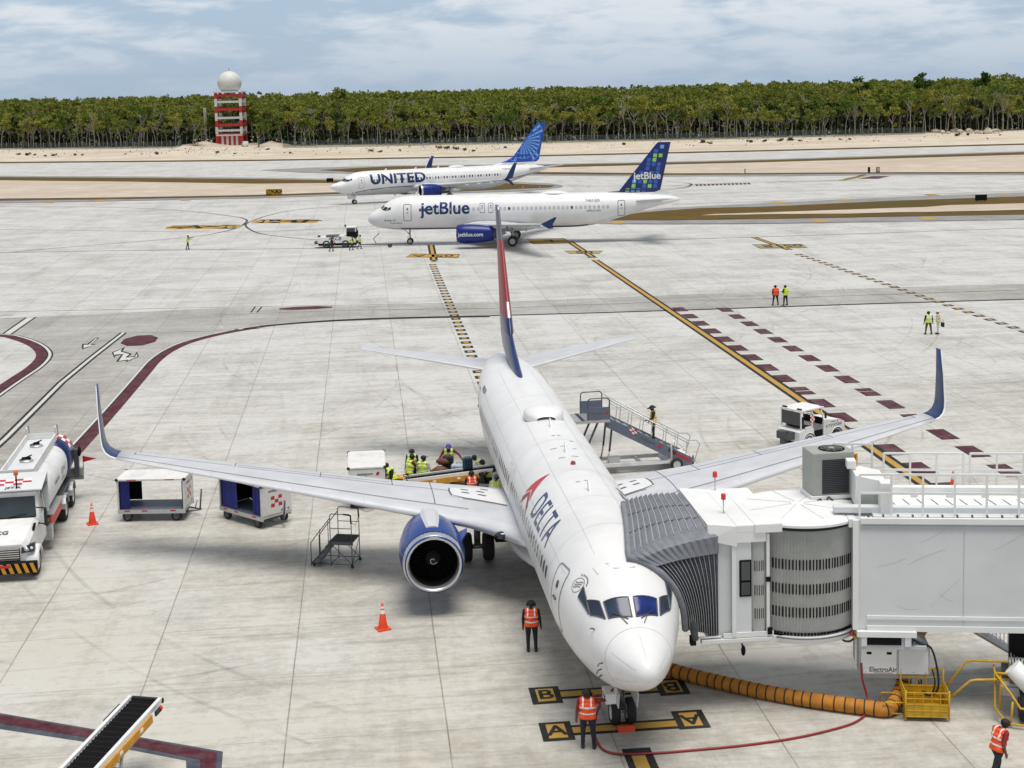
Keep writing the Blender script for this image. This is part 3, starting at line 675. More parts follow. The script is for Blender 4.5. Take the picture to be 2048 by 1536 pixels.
class Wing:
    """planform with a leading and trailing edge given over the span"""
    def __init__(s, xs, le, te, z0, dih, x0): s.xs, s.le, s.te, s.z0, s.dih, s.x0 = xs, le, te, z0, dih, x0
    def LE(s, x): return np.interp(x, s.xs, s.le)
    def TE(s, x): return np.interp(x, s.xs, s.te)
    def zz(s, x): return s.z0+s.dih*(x-s.x0)
    def tc(s, x): return float(np.interp(x, [s.xs[0], s.xs[-1]], [.145, .10]))
    def top(s, x, c, side, off=.004):
        """point of the upper skin at span x, chord fraction c"""
        le, ch = s.LE(x), s.TE(x)-s.LE(x); tc = s.tc(x)
        t = 5*tc*(.2969*math.sqrt(c)-.126*c-.3516*c*c+.2843*c**3-.1036*c**4)
        return V((side*x, le+c*ch, s.zz(x)+t*ch+off))
    def mesh(s, side, xs, m='wing_grey'):
        b = MB(); n = 16
        rg = foil_rings([((side*x, s.LE(x), s.zz(x)), s.TE(x)-s.LE(x), s.tc(x), (0, 0, 1)) for x in xs], n)
        b.loft(rg, m); k = len(rg[0])
        # bare leading edge: faces of the loft around the nose of the section
        q = b._m(M['slat']); nf = (len(rg)-1)*k
        for i in range(nf):
            j = i % k
            if n-3 <= j <= n+1: b.mi[i] = q
        return b
    def skinline(s, b, side, pts, w_=.05, m='line', k=10, off=.006):
        """thin strip lying on the upper skin through (x, c) points"""
        P = []
        for (x0, c0), (x1, c1) in zip(pts[:-1], pts[1:]):
            P += [(lerp(x0, x1, i/k), lerp(c0, c1, i/k)) for i in range(k)]
        P.append(pts[-1]); Q = [s.top(x, c, side, off) for x, c in P]; vs = []
        for i, q in enumerate(Q):
            t = (Q[min(i+1, len(Q)-1)]-Q[max(i-1, 0)]).normalized(); nn = V((-t.y, t.x, 0)).normalized()
            vs += [q+nn*w_/2, q-nn*w_/2]
        b.add(vs, [(2*i, 2*i+1, 2*i+3, 2*i+2) for i in range(len(Q)-1)], m)
def patch(F, y0, y1, z0, z1, side, off, m, nu=3, nv=6, rnd=.35, b=None):
    """rounded panel lying on the fuselage side"""
    b = b or MB(); yc, zc = (y0+y1)/2, (z0+z1)/2; hy, hz = (y1-y0)/2, (z1-z0)/2; r = min(hy, hz)*2*rnd; pts = []
    for cx, cz, a0 in ((1, 1, 0), (-1, 1, PI/2), (-1, -1, PI), (1, -1, 1.5*PI)):
        for k in range(4):
            a = a0+PI/2*k/3; pts.append((yc+cx*(hy-r)+r*math.cos(a), zc+cz*(hz-r)+r*math.sin(a)))
    n = len(pts)
    if hz < .6:
        b.add([F.Z(y, z, side, off) for y, z in pts]+[F.Z(yc, zc, side, off)], [(i, (i+1) % n, n) for i in range(n)], m, True)
    return b, pts
def outline(F, pts, side, off, w_, m, b):
    """closed thin line on the fuselage through (y, z) points"""
    Q = []
    for i in range(len(pts)):
        p, q = pts[i], pts[(i+1) % len(pts)]; k = max(1, int(math.hypot(q[0]-p[0], q[1]-p[1])/.2))
        Q += [(lerp(p[0], q[0], j/k), lerp(p[1], q[1], j/k)) for j in range(k)]
    n = len(Q); vs = []
    for i in range(n):
        t = V((Q[(i+1) % n][0]-Q[i-1][0], Q[(i+1) % n][1]-Q[i-1][1])); t.normalize(); a = (Q[i][0]-t[1]*w_/2, Q[i][1]+t[0]*w_/2); c = (Q[i][0]+t[1]*w_/2, Q[i][1]-t[0]*w_/2)
        vs += [F.Z(*a, side, off), F.Z(*c, side, off)]
    b.add(vs, [(2*i, 2*i+1, (2*i+3) % (2*n), (2*i+2) % (2*n)) for i in range(n)], m)
def door(F, root, yc, z0, z1, side, wd=.86, name='cabin_door', line='line', lw=.045, handle=True):
    b = MB(); _, pts = patch(F, yc-wd/2, yc+wd/2, z0, z1, side, .006, 'plane_white', rnd=.16)
    n = len(pts)
    # door skin in rows so that it follows the curve
    rows = 10; vs = []; fs = []
    for i in range(rows+1):
        z = lerp(z0+.05, z1-.05, i/rows); vs += [F.Z(yc-wd/2+.04, z, side, .004), F.Z(yc+wd/2-.04, z, side, .004)]
    fs = [(2*i, 2*i+1, 2*i+3, 2*i+2) for i in range(rows)]
    b.add(vs, fs, 'plane_white', True)
    outline(F, pts, side, .009, lw, line, b)
    d = b.build(name, root)
    if handle:
        h = MB(); patch(F, yc-.09, yc+.09, lerp(z0, z1, .66), lerp(z0, z1, .78), side, .012, 'cabwin', b=h); h.build('door_window', d)
        h = MB(); p, q = F.Z(yc-.12, lerp(z0, z1, .50), side, .03), F.Z(yc+.12, lerp(z0, z1, .52), side, .03)
        h.tube([p, q], .03, 'dksteel', 6); h.build('door_handle', d)
    return d
def windows(F, root, ys, z, side, wd, ht, mats, closed=()):
    base = {}
    for i, y in enumerate(ys):
        m = mats[1] if i in closed else mats[0]
        const = 7.2 < y < 24.8
        if const and m in base:
            o0, y0 = base[m]; o = o0.copy(); COL.objects.link(o); o.location = (0, y-y0, 0); continue
        b = MB(); patch(F, y-wd/2, y+wd/2, z-ht/2, z+ht/2, side, .007, m, rnd=.45, b=b)
        _, pts = patch(F, y-wd/2-.02, y+wd/2+.02, z-ht/2-.02, z+ht/2+.02, side, .005, m, rnd=.45, b=MB())
        outline(F, pts, side, .006, .03, 'seam', b)
        o = b.build('cabin_window', root)
        if const: base[m] = (o, y)
def title(F, root, txt, size, y0, z, side, m, bold, name='airline_title', sx=1., maxedge=.22, align='CENTER', part_of=None, shear=0):
    th0 = F.th_z(10, z, side)
    def fn(u, v):
        y = y0+side*u                      # +x side reads nose to tail, -x side tail to nose
        zt, zb, hw, zc = F.sec(y)
        th = F.th_z(y, z, side)-side*v/((zt-zc+hw)/2)
        return F.S(y, th, .008)
    b = MB(); b.text(txt, size, m, None, fn, bold, maxedge, align, sx, shear); return b.build(name, part_of or root)
def nacelle(root, name, c, prof, rmax, cowl, axis_len, spinner=True, side=1, fan=True):
    """engine with inlet at c (front centre), axis along +y"""
    X = Matrix.Translation(c)
    b = MB(); o_ = [(r, y) for y, r in prof]
    b.lathe(o_, (0, 0, 0), (0, 1, 0), cowl, 40, True, X)
    eng = b.build(name, root)
    rl = prof[0][1]
    b = MB(); b.lathe([(rl*1.115, .36), (rl*1.095, .20), (rl*1.06, .08), (rl*1.0, .01), (rl*.965, .0), (rl*.92, .03), (rl*.885, .10), (rl*.86, .24)], (0, 0, 0), (0, 1, 0), 'lip', 48, True, X); b.build('inlet_lip', eng)
    b = MB(); b.lathe([(rl*.86, .24), (rl*.85, .6), (rl*.87, 1.0)], (0, 0, 0), (0, 1, 0), 'dark', 40, True, X)
    b.lathe([(rl*.87, 1.0), (.01, 1.0)], (0, 0, 0), (0, 1, 0), 'dark', 40, False, X); b.build('inlet_duct', eng)
    if fan:
        b = MB()
        for k in range(24):
            a = 2*PI*k/24; ca, sa = math.cos(a), math.sin(a); a2 = a+.22; c2, s2 = math.cos(a2), math.sin(a2)
            r0, r1 = rl*.27, rl*.85
            b.add([(r0*ca, .78, r0*sa), (r0*c2, .9, r0*s2), (r1*math.cos(a2+.06), .97, r1*math.sin(a2+.06)), (r1*math.cos(a+.1), .74, r1*math.sin(a+.1))], [(0, 1, 2, 3)], 'dark', False, X)
        b.build('fan', eng)
        b = MB(); b.lathe([(.005, .42), (rl*.12, .52), (rl*.2, .64), (rl*.28, .8)], (0, 0, 0), (0, 1, 0), 'black', 24, True, X)
        P = []
        for k in range(22):
            t = k/21; r = rl*lerp(.05, .155, t); yy = np.interp(r, [0, rl*.12, rl*.2], [.42, .52, .64])-.012; a = .6+t*5.2
            P.append(X @ V((r*math.cos(a), yy, r*math.sin(a))))
        b.tube(P, .012, 'reflect', 5); b.build('spinner', eng)
    b = MB(); yl = prof[-1][0]; re = prof[-1][1]
    b.lathe([(re*.98, yl-.02), (re*.8, yl-.1), (re*.66, yl+.45), (re*.5, yl+.9), (re*.47, yl+.9)], (0, 0, 0), (0, 1, 0), 'dksteel', 32, True, X)
    b.lathe([(re*.40, yl+.6), (re*.25, yl+1.2), (.01, yl+1.6)], (0, 0, 0), (0, 1, 0), 'steel', 24, True, X); b.build('exhaust_nozzle', eng)
    return eng
def gear(root, name, x, y, ztop, R_, wd, gap, leg=.11, rim='rim', drag=True, door_=None):
    b = MB(); b.cyl((x, y, ztop), (x, y, R_+.1), leg, 'steel', 14); b.cyl((x, y, R_+.55), (x, y, R_), leg*.7, 'chrome', 12)
    b.cyl((x-gap/2-.02, y, R_), (x+gap/2+.02, y, R_), leg*.75, 'steel', 12)
    b.tube([(x, y-.12, R_+.2), (x, y-.34, R_+.42), (x, y-.12, R_+.68)], leg*.32, 'dksteel', 6)
    if drag: b.tube([(x, y, R_+.75), (x, y-.9, ztop)], leg*.5, 'steel', 8)
    b.box((x, y-.13, R_+.95), (leg*2.6, .12, .18), 'dksteel')
    g = b.build(name, root)
    for s in (-1, 1):
        q = MB(); q.wheel((x+s*gap/2, y, R_), (1, 0, 0), R_, wd, rim); q.build('wheel', g)
    return g
def fin_mesh(F, st, n=12, rows=8, colour=None, m='blue', sub=6):
    """vertical fin lofted through (y_le, y_te, z) stations, faces coloured by colour(c, z)"""
    S2 = []
    for (a, b_, z), (a2, b2, z2) in zip(st[:-1], st[1:]):
        for k in range(sub): t = k/sub; S2.append((lerp(a, a2, t), lerp(b_, b2, t), lerp(z, z2, t)))
    S2.append(st[-1]); b = MB(); rg = []
    for a, e, z in S2:
        ch = e-a; tc = .10 if ch < 5 else .06
        rg.append([V((t*ch, a+c*ch, z)) for c, t in airfoil(n, tc)])
    # symmetric section
    for r in rg:
        k = len(r)
        for i in range(n+1, k): r[i].x = -r[k-i].x
    b.loft(rg, m); k = len(rg[0])
    if colour:
        for i in range((len(rg)-1)*k):
            r_, j = divmod(i, k); p = (rg[r_][j]+rg[r_+1][(j+1) % k])/2
            a, e, z = S2[r_]; b.mi[i] = b._m(M[colour((p.y-a)/(e-a), p.z, p.y)])
    return b
def fin_x(st, y, z):
    for (a, e, z0), (a2, e2, z1) in zip(st[:-1], st[1:]):
        if z0 <= z <= z1:
            t = (z-z0)/(z1-z0); le, te = lerp(a, a2, t), lerp(e, e2, t); ch = te-le; c = (y-le)/ch
            if not 0.012 < c < .985: return None
            tc = .10 if ch < 5 else .06
            return 5*tc*(.2969*math.sqrt(c)-.126*c-.3516*c*c+.2843*c**3-.1036*c**4)*ch
    return None

def airliner_737(root, spec):
    F = B737
    b = MB(); ys = sorted(set([0.0, .02, .06, .12, .2, .3, .45]+[.6+.2*i for i in range(33)]+[7.2+.6*i for i in range(31)]+[25.8+.4*i for i in range(33)]+[38.6, 38.8, 38.95])); N = 56
    rg = [[F.S(y, 2*PI*k/N) for k in range(N)] for y in ys]
    b.loft(rg, 'plane_white', True, False)
    if spec.get('belly'):
        q = b._m(M[spec['belly']])
        for i in range((len(rg)-1)*N):
            r_, j = divmod(i, N); p = (rg[r_][j]+rg[r_+1][(j+1) % N])/2; y = p.y
            zl = np.interp(y, [0, 3, 6, 10, 16, 24, 30, 36, 39], [1.2, 1.75, 2.25, 2.5, 2.55, 2.55, 2.75, 3.75, 4.55])
            if p.z < zl: b.mi[i] = q
    # wing to body fairing
    fr = []
    for i in range(13):
        t = i/12; y = lerp(12.4, 23.0, t); s_ = math.sin(PI*t)**.45 if 0 < t < 1 else 0.02
        fr.append([V((2.02*s_*math.cos(a)*(1 if abs(math.cos(a)) < .999 else 1), y, 1.62+.62*s_*math.sin(a))) for a in [2*PI*k/24 for k in range(24)]])
    b.loft(fr, 'plane_white', True, True)
    # crown stripes: skin laps
    for yy in (5.95, 8.9, 12.2, 16.6, 20.4, 24.6, 28.2):
        vs = []
        for k in range(41):
            th = -PI*.72+PI*1.44*k/40; vs += [F.S(yy-.010, th, .003), F.S(yy+.010, th, .003)]
        b.add(vs, [(2*i, 2*i+1, 2*i+3, 2*i+2) for i in range(40)], 'seam')
    for th in (-1.02, -.42, .42, 1.02):
        vs = []
        for k in range(60):
            y = lerp(4.2, 31, k/59); vs += [F.S(y, th-.005, .003), F.S(y, th+.005, .003)]
        b.add(vs, [(2*i, 2*i+1, 2*i+3, 2*i+2) for i in range(59)], 'seam')
    # radome joint
    vs = []
    for k in range(49):
        th = -PI+2*PI*k/48; vs += [F.S(1.40+.12*math.cos(th), th, .003), F.S(1.425+.12*math.cos(th), th, .003)]
    b.add(vs, [(2*i, 2*i+1, 2*i+3, 2*i+2) for i in range(48)], 'seam')
    fus = b.build('fuselage', root)
    # radome lightning strips
    for th in (0, -1.15, 1.15, -2.1, 2.1):
        b = MB(); vs = []
        for k in range(14):
            y = lerp(.22, 1.25, k/13); dth = .006/max(.2, F.sec(y)[2]); vs += [F.S(y, th-dth, .004), F.S(y, th+dth, .004)]
        b.add(vs, [(2*i, 2*i+1, 2*i+3, 2*i+2) for i in range(13)], 'seam'); b.build('radome_strip', root)
    # flight deck windows
    quads = {1: [((1.92, 3.97), .05), ((2.05, 3.86), .80), ((2.60, 4.40), .84), ((2.58, 4.49), .05)]}
    def pane(P, m, name, n=6):
        """patch between four fuselage points given as (y, half angle)"""
        b = MB(); vs = []
        for i in range(n+1):
            for j in range(n+1):
                u, v = i/n, j/n
                y = lerp(lerp(P[0][0], P[1][0], u), lerp(P[3][0], P[2][0], u), v); th = lerp(lerp(P[0][1], P[1][1], u), lerp(P[3][1], P[2][1], u), v)
                vs.append(F.S(y, th, .014))
        fs = [(i*(n+1)+j, (i+1)*(n+1)+j, (i+1)*(n+1)+j+1, i*(n+1)+j+1) for i in range(n) for j in range(n)]
        b.add(vs, fs, m, True)
        ring = [vs[i*(n+1)] for i in range(n+1)]+[vs[n*(n+1)+j] for j in range(1, n+1)]+[vs[i*(n+1)+n] for i in range(n-1, -1, -1)]+[vs[j] for j in range(n-1, 0, -1)]
        b.tube(ring+[ring[0]], .021, 'dksteel', 5, False)
        return b.build(name, root)
    for s in (-1, 1):
        pane([(1.92, s*.055), (2.10, s*.62), (2.54, s*.60), (2.44, s*.055)], 'blueglass' if s > 0 and spec.get('shade') else 'cockglass', 'windscreen')
        pane([(2.15, s*.70), (2.56, s*1.0), (2.93, s*.91), (2.62, s*.68)], 'cockglass', 'cockpit_side_window')
        pane([(2.62, s*1.02), (3.30, s*1.03), (3.34, s*.84), (3.0, s*.90)], 'cockglass', 'cockpit_side_window')
        b = MB(); p = F.S(1.86, s*.16, .03); q = F.S(2.15, s*.48, .05); b.tube([p, q], .014, 'dksteel', 5); b.tube([F.S(1.70, s*.22, .02), F.S(2.0, s*.33, .05)], .012, 'dksteel', 5); b.build('wiper', root)
        b = MB(); outline(F, [(3.3, 4.86), (3.62, 4.93), (3.68, 4.78), (3.36, 4.70)], s, .005, .02, 'seam', b); b.build('escape_hatch_seam', root)
    # cabin windows, doors
    wy = [6.35+.508*i for i in range(46)]
    miss = spec.get('miss', ())
    for s in spec['sides']:
        windows(F, root, [y for i, y in enumerate(wy) if i not in miss], 3.86, s, .25, .37, ('cabwin', 'palewin'), spec.get('closed', ()))
    for s in (-1, 1):
        door(F, root, 4.75, 2.68, 4.52, s, line='seamdk'); door(F, root, 31.4, 2.72, 4.45, s, .76, line='seamdk')
        for yy in (16.2, 17.2): door(F, root, yy, 3.45, 4.42, s, .52, 'overwing_exit', 'seam', .025, False)
    for yy, zz in ((9.0, (1.55, 2.6)), (27.2, (1.75, 2.80))): door(F, root, yy, zz[0], zz[1], -1, 1.2, 'cargo_door', 'seam', .03, False)
    # wings
    W = Wing([1.2, 2.2, 3.2, 4.87, 17.0], [12.9, 14.2, 15.3, 16.3, 22.62], [21.1, 21.15, 21.2, 21.35, 24.05], 2.50, .098, 1.9)
    W.xs = [1.2, 2.2, 3.2, 4.87, 6.0, 17.0]; W.le = [12.9, 14.2, 15.3, 16.3, 16.9, 22.62]; W.te = [20.7, 20.95, 21.1, 21.3, 21.4, 24.05]
    for s in (-1, 1):
        b = W.mesh(s, [1.2, 1.9, 2.6, 3.4, 4.2, 4.87, 6, 7.5, 9, 10.5, 12, 13.5, 15, 16.2, 17.0])
        W.skinline(b, s, [(3.4, .17), (17, .17)], .035); W.skinline(b, s, [(3.4, .155), (17, .155)], .02, 'seam')
        W.skinline(b, s, [(2.4, .62), (6.0, .66), (12.2, .66)], .035); W.skinline(b, s, [(6.2, .80), (12.2, .80)], .03); W.skinline(b, s, [(12.4, .70), (16.4, .70)], .03)
        for x in (4.6, 6.1, 8.9, 12.3, 16.4): W.skinline(b, s, [(x, .17 if x == 4.6 else .64), (x, .99)], .035)
        for x in (7.2, 9.9, 13.1, 15.2): W.skinline(b, s, [(x, .02), (x+.05, .16)], .02, 'seam')
        wing = b.build('wing', root)
        # white walkway patch at the root with black marks
        b = MB(); vs = []; n = 8
        for i in range(n+1):
            for j in range(n+1):
                x = lerp(1.95, 3.9, i/n); c = lerp(.40+.02*i/n, .90-.16*(i/n)**2, j/n); vs.append(W.top(x, c, s, .012))
        b.add(vs, [(i*(n+1)+j, (i+1)*(n+1)+j, (i+1)*(n+1)+j+1, i*(n+1)+j+1) for i in range(n) for j in range(n)], 'plane_white', True)
        W.skinline(b, s, [(1.95, .39), (3.4, .41), (3.9, .46), (3.95, .60), (3.9, .74)], .06, 'line', 10, .018)
        for x, c in ((2.6, .56), (3.2, .58), (2.6, .68), (3.2, .7), (2.4, .8)): W.skinline(b, s, [(x, c), (x+.28, c+.02)], .13, 'line', 2, .02)
        for k in range(22): W.skinline(b, s, [(2.0+k*.07, .375), (2.02+k*.07, .385)], .05, 'line', 1, .02)
        b.build('walkway', wing)
        # flap track fairings
        for x in (5.2, 8.6, 11.9):
            b = MB(); le, te = W.LE(x), W.TE(x); rg = []
            for k in range(9):
                t = k/8; y = lerp(lerp(le, te, .55), te+.75, t); r = .20*math.sin(PI*min(.97, max(.04, t)))**.7
                rg.append([V((s*x+r*.8*math.cos(a), y, W.zz(x)-.18-.10*t+r*1.2*math.sin(a))) for a in [2*PI*q/12 for q in range(12)]])
            b.loft(rg, 'wing_grey'); b.build('flap_track_fairing', wing)
        # landing light
        b = MB(); p = V((s*2.35, W.LE(2.35)-.03, W.zz(2.35)+.0)); b.sphere(p+V((0, .12, 0)), (.30, .20, .15), 'glass', 12, 8); b.build('landing_light', wing)
        # winglet: blended upward
        st = []
        z17, d = W.zz(17.0), W.dih
        path = [(17.0, 22.62, z17, 1.43, 0), (17.28, 22.80, z17+.05, 1.40, .22), (17.50, 22.98, z17+.17, 1.33, .55), (17.64, 23.14, z17+.38, 1.25, .95), (17.71, 23.30, z17+.68, 1.15, 1.25), (17.86, 23.85, z17+1.7, .88, 1.42), (17.97, 24.42, z17+2.68, .58, 1.46)]
        for x, y, z, ch, a in path: st.append(((s*x, y, z), ch, .09, (-s*math.sin(a), 0, math.cos(a))))
        rg = foil_rings(st, 12); b = MB(); b.loft(rg, 'navy'); k = len(rg[0])
        for i in range((len(rg)-1)*k):
            r_, j = divmod(i, k)
            if 10 <= j <= 13: b.mi[i] = b._m(M['plane_white'])
            elif j > 13: b.mi[i] = b._m(M[spec['winglet_out']])
        wl = b.build('winglet', wing)
        if spec.get('scimitar'):
            st = [((s*17.3, 22.9, z17-.02), 1.0, .09, (s*.5, 0, 1)), ((s*17.7, 23.5, z17-.35), .7, .09, (s*.9, 0, .6)), ((s*18.0, 24.1, z17-.95), .35, .09, (s, 0, .4))]
            b = MB(); b.loft(foil_rings(st, 8), 'navy'); b.build('lower_winglet', wing)
        # engine
        pf = [(0.0, .98), (.05, 1.023), (.36, 1.10), (.8, 1.152), (1.4, 1.175), (2.2, 1.14), (3.0, 1.03), (3.5, .93)]
        e = nacelle(root, 'engine', (s*4.87, 13.45, 1.92), pf, 1.2, spec['cowl'], 3.5, True, s)
        # chine and cowl seams
        for yy, rr_ in ((.42, 1.117), (1.75, 1.172), (3.05, 1.025)):
            b = MB(); rg = [[V((s*4.87+(rr_+o)*math.cos(a), 13.45+yy+dy, 1.92+(rr_+o)*math.sin(a))) for a in [2*PI*k/40 for k in range(40)]] for o, dy in ((.004, -.015), (.004, .015))]
            b.loft(rg, 'line', True, False); b.build('cowl_seam', e)
        b = MB(); ix = -s; a = .55
        c0 = V((s*4.87+ix*1.14*math.cos(a), 14.0, 1.92+1.14*math.sin(a)))
        b.prism([(0, 0), (1.1, 0), (1.0, .36), (.55, .32)], -.02, .02, spec['cowl'], 'x', Matrix.Translation(c0) @ Matrix.Rotation(ix*(PI/2-a), 4, 'Y')); b.build('nacelle_strake', e)
        # pylon
        rg = []
        for k in range(10):
            t = k/9; y = lerp(14.15, 19.2, t); zt = np.interp(y, [14.1, 14.8, 15.6, 16.4, 17.5, 19.2], [3.10, 3.20, 3.16, 3.08, 2.9, 2.7]); zb = np.interp(y, [14.1, 16, 17.5, 19.2], [2.9, 2.7, 2.35, 2.45]); wd = .34*math.sin(PI*min(.93, max(.12, t*.9+.12)))**.5
            rg.append([V((s*4.87+wd*q, y, z)) for q, z in ((-1, zb), (1, zb), (1, lerp(zb, zt, .75)), (.6, zt), (-.6, zt), (-1, lerp(zb, zt, .75)))])
        b = MB(); b.loft(rg, 'plane_grey' if spec.get('greypylon') else 'wing_grey', True, True, False); b.build('pylon', root)
        # tailplane
        st = [((s*.2, 34.2, 4.52), 3.9, .09, (0, 0, 1)), ((s*1.1, 34.75, 4.63), 3.45, .09, (0, 0, 1)), ((s*7.0, 37.75, 5.36), 1.2, .08, (0, 0, 1)), ((s*7.18, 38.0, 5.38), .95, .05, (0, 0, 1))]
        b = MB(); rg = foil_rings(st, 12); b.loft(rg, 'wing_grey'); k = len(rg[0])
        for i in range((len(rg)-1)*k):
            if 10 <= i % k <= 13: b.mi[i] = b._m(M['slat'])
        b.build('tailplane', root)
    # fin
    b = fin_mesh(F, spec['fin'], 14, 8, spec['fincol'], 'blue', 8); fin = b.build('tail_fin', root)
    for z in (6.6, 8.6, 10.5):
        b = MB(); b.box((0, np.interp(z, [5.4, 12.4], [36.3, 38.2]), z), (.5*np.interp(z, [5.4, 12.4], [1, .35]), .25, .10), 'line'); 
    # gear
    gear(root, 'nose_gear', 0, 4.01, 1.7, .38, .26, .46, .075, 'rim')
    for s in (-1, 1): gear(root, 'main_gear', s*2.86, 19.6, 2.3, .56, .42, .86, .13, 'dksteel')
    b = MB(); b.box((0, 19.0, 1.28), (4.6, 2.2, .14), 'dark'); b.build('wheel_bay', root)
    for s in (-1, 1):
        b = MB(); b.prism([(2.9, 1.35), (4.3, 1.35), (4.2, .92), (3.1, .85)], s*.27-.012, s*.27+.012, 'plane_white', 'x'); b.build('nose_gear_door', root)
    # antennas, satcom dome, beacon
    if spec.get('dome'):
        y0, y1, hw, h = spec['dome']; rg = []
        for k in range(12):
            t = k/11; q = math.sin(PI*min(.985, max(.015, t)))**.25
            rg.append([V((hw*q*math.cos(a), lerp(y0, y1, t), 5.30+(h+.08)*q*max(0, math.sin(a))**.4)) for a in [PI*j/16 for j in range(17)]])
        b = MB(); b.loft(rg, 'plane_white', False, False); b.build('antenna_dome', root)
    for y, z, sg in ((9.4, 5.40, 1), (14.6, 5.40, 1), (18.6, 5.40, 1), (10.8, 1.36, -1)):
        b = MB(); b.prism([(y-.16, z-.02*sg), (y+.28, z-.02*sg), (y+.34, z+.30*sg), (y+.14, z+.32*sg)], -.018, .018, 'plane_white', 'x'); b.build('blade_antenna', root)
    b = MB(); b.cyl((0, 12.9, 5.39), (0, 12.9, 5.47), .09, 'dull_red', 12); b.sphere((0, 12.9, 5.47), (.08, .08, .07), 'dull_red', 10, 6); b.build('beacon_light', root)
    return F, W

# ---------------------------------------------------------------- the parked aircraft at the gate
def delta_fin(c, z, y):
    if c < .07: return 'slat' if z > 7.1 else 'navy'
    q = z-.9*(y-33)             # colour bands run back and upwards
    if z > 11.2: return 'fin_grey'
    if z > 7.3 and c < .74: return 'dull_red' if q < 6.6 else 'finred'
    if z > 7.9: return 'dull_red'
    return 'navy'
DELTA = thing('parked_airliner', 'large white airliner with dark blue winglets and red fin, docked at the jet bridge', 'airliner', (.13, 0, 0), R(.37))
FIN737 = [(28.2, 34.0, 5.34), (29.6, 36.6, 5.62), (31.2, 37.35, 6.15), (32.45, 37.42, 6.75), (36.95, 38.62, 12.35), (37.15, 38.66, 12.5)]
F7, W7 = airliner_737(DELTA, dict(sides=(-1, 1), cowl='cowl', winglet_out='navy', fin=FIN737, fincol=delta_fin, dome=(19.9, 21.7, .80, .40), shade=True, miss=(20, ), closed=(3, 9, 14, 15, 27, 33)))
title(F7, DELTA, 'DELTA', 1.36, 9.25, 4.62, -1, 'navy', .006, 'airline_title', .92)
title(F7, DELTA, 'DELTA', 1.52, 9.35, 4.60, 1, 'navy', .012, 'airline_title', .92)
def delta_mark(side):
    def P(u, v):
        y = (12.55 if side < 0 else 6.2)+side*u; zt, zb, hw, zc = F7.sec(y); return F7.S(y, F7.th_z(y, 4.6, side)-side*v/((zt-zc+hw)/2), .009)
    b = MB()
    def tri(p, m, n=6):
        vs = []; fs = []
        for i in range(n+1):
            for j in range(n+1):
                u = [lerp(lerp(p[0][k], p[1][k], i/n), lerp(p[3][k], p[2][k], i/n), j/n) for k in (0, 1)]; vs.append(P(*u))
        b.add(vs, [(i*(n+1)+j, (i+1)*(n+1)+j, (i+1)*(n+1)+j+1, i*(n+1)+j+1) for i in range(n) for j in range(n)], m)
    tri([(-.58, -.22), (0, .12), (0, .95), (0, .95)], 'red'); tri([(.58, -.22), (0, .12), (0, .95), (0, .95)], 'red')
    tri([(-.66, -.36), (-.66, -.62), (0, -.14), (0, .04)], 'dull_red'); tri([(.66, -.36), (.66, -.62), (0, -.14), (0, .04)], 'dull_red')
    b.build('tail_emblem', DELTA)
delta_mark(-1)
title(F7, DELTA, 'N862DN', .34, 30.0, 4.62, -1, 'line', .012, 'registration_mark', 1, .1)
def alliance():
    b = MB()
    def P(u, v): y = 3.62-u; zt, zb, hw, zc = F7.sec(y); return F7.S(y, F7.th_z(y, 4.34, -1)+v/((zt-zc+hw)/2), .009)
    for r in (.24,):
        vs = []
        for k in range(33): a = 2*PI*k/32; vs += [P(r*math.cos(a), r*math.sin(a)), P((r-.02)*math.cos(a), (r-.02)*math.sin(a))]
        b.add(vs, [(2*i, 2*i+1, 2*i+3, 2*i+2) for i in range(32)], 'seamdk')
    for k in (-1, 0, 1):
        vs = []
        for i in range(13): t = -.15+.3*i/12; vs += [P(t, k*.075+.04*math.sin(t*16)), P(t, k*.075+.035+.04*math.sin(t*16))]
        b.add(vs, [(2*i, 2*i+1, 2*i+3, 2*i+2) for i in range(12)], 'seamdk')
    for k in range(7): a = .35+k*.27; b.box(P(.33*math.cos(a), .33*math.sin(a)), (.03, .05, .05), 'seamdk')
    b.build('round_emblem', DELTA)
alliance()
b = None
for th, y in ((-.10, 10.6), (.06, 10.7), (-.16, 13.9), (-.10, 13.9), (.10, 14.0), (.16, 14.0), (-.22, 15.3), (-.16, 15.3), (.0, 15.5), (.06, 15.5), (.22, 15.2), (-.05, 17.2), (.06, 17.2), (.25, 16.4)):
    b = MB(); b.add([F7.S(y, th-.035, .006), F7.S(y, th+.035, .006), F7.S(y+.07, th+.035, .006), F7.S(y+.07, th-.035, .006)], [(0, 1, 2, 3)], 'seamdk'); b.build('crown_marking', DELTA)
# small pitot and vane probes beside the nose, ground power panel
for y, z in ((1.55, 2.85), (1.75, 2.60), (1.95, 2.35), (2.2, 3.55)):
    b = MB(); p = F7.Z(y, z, -1, .0); n = F7.Z(y, z, -1, .16)-p; b.tube([p, p+n*.6, p+n+V((0, -.14, 0))], .02, 'dksteel', 6); b.build('probe', DELTA)
b = MB(); b.box((-.58, 2.85, 1.38), (.30, .62, .30), 'white', Matrix.Identity(4), .02)
for k in range(4): b.cyl((-.735, 2.66+k*.13, 1.42), (-.75, 2.66+k*.13, 1.42), .025, 'dark', 8)
b.build('service_panel', DELTA)

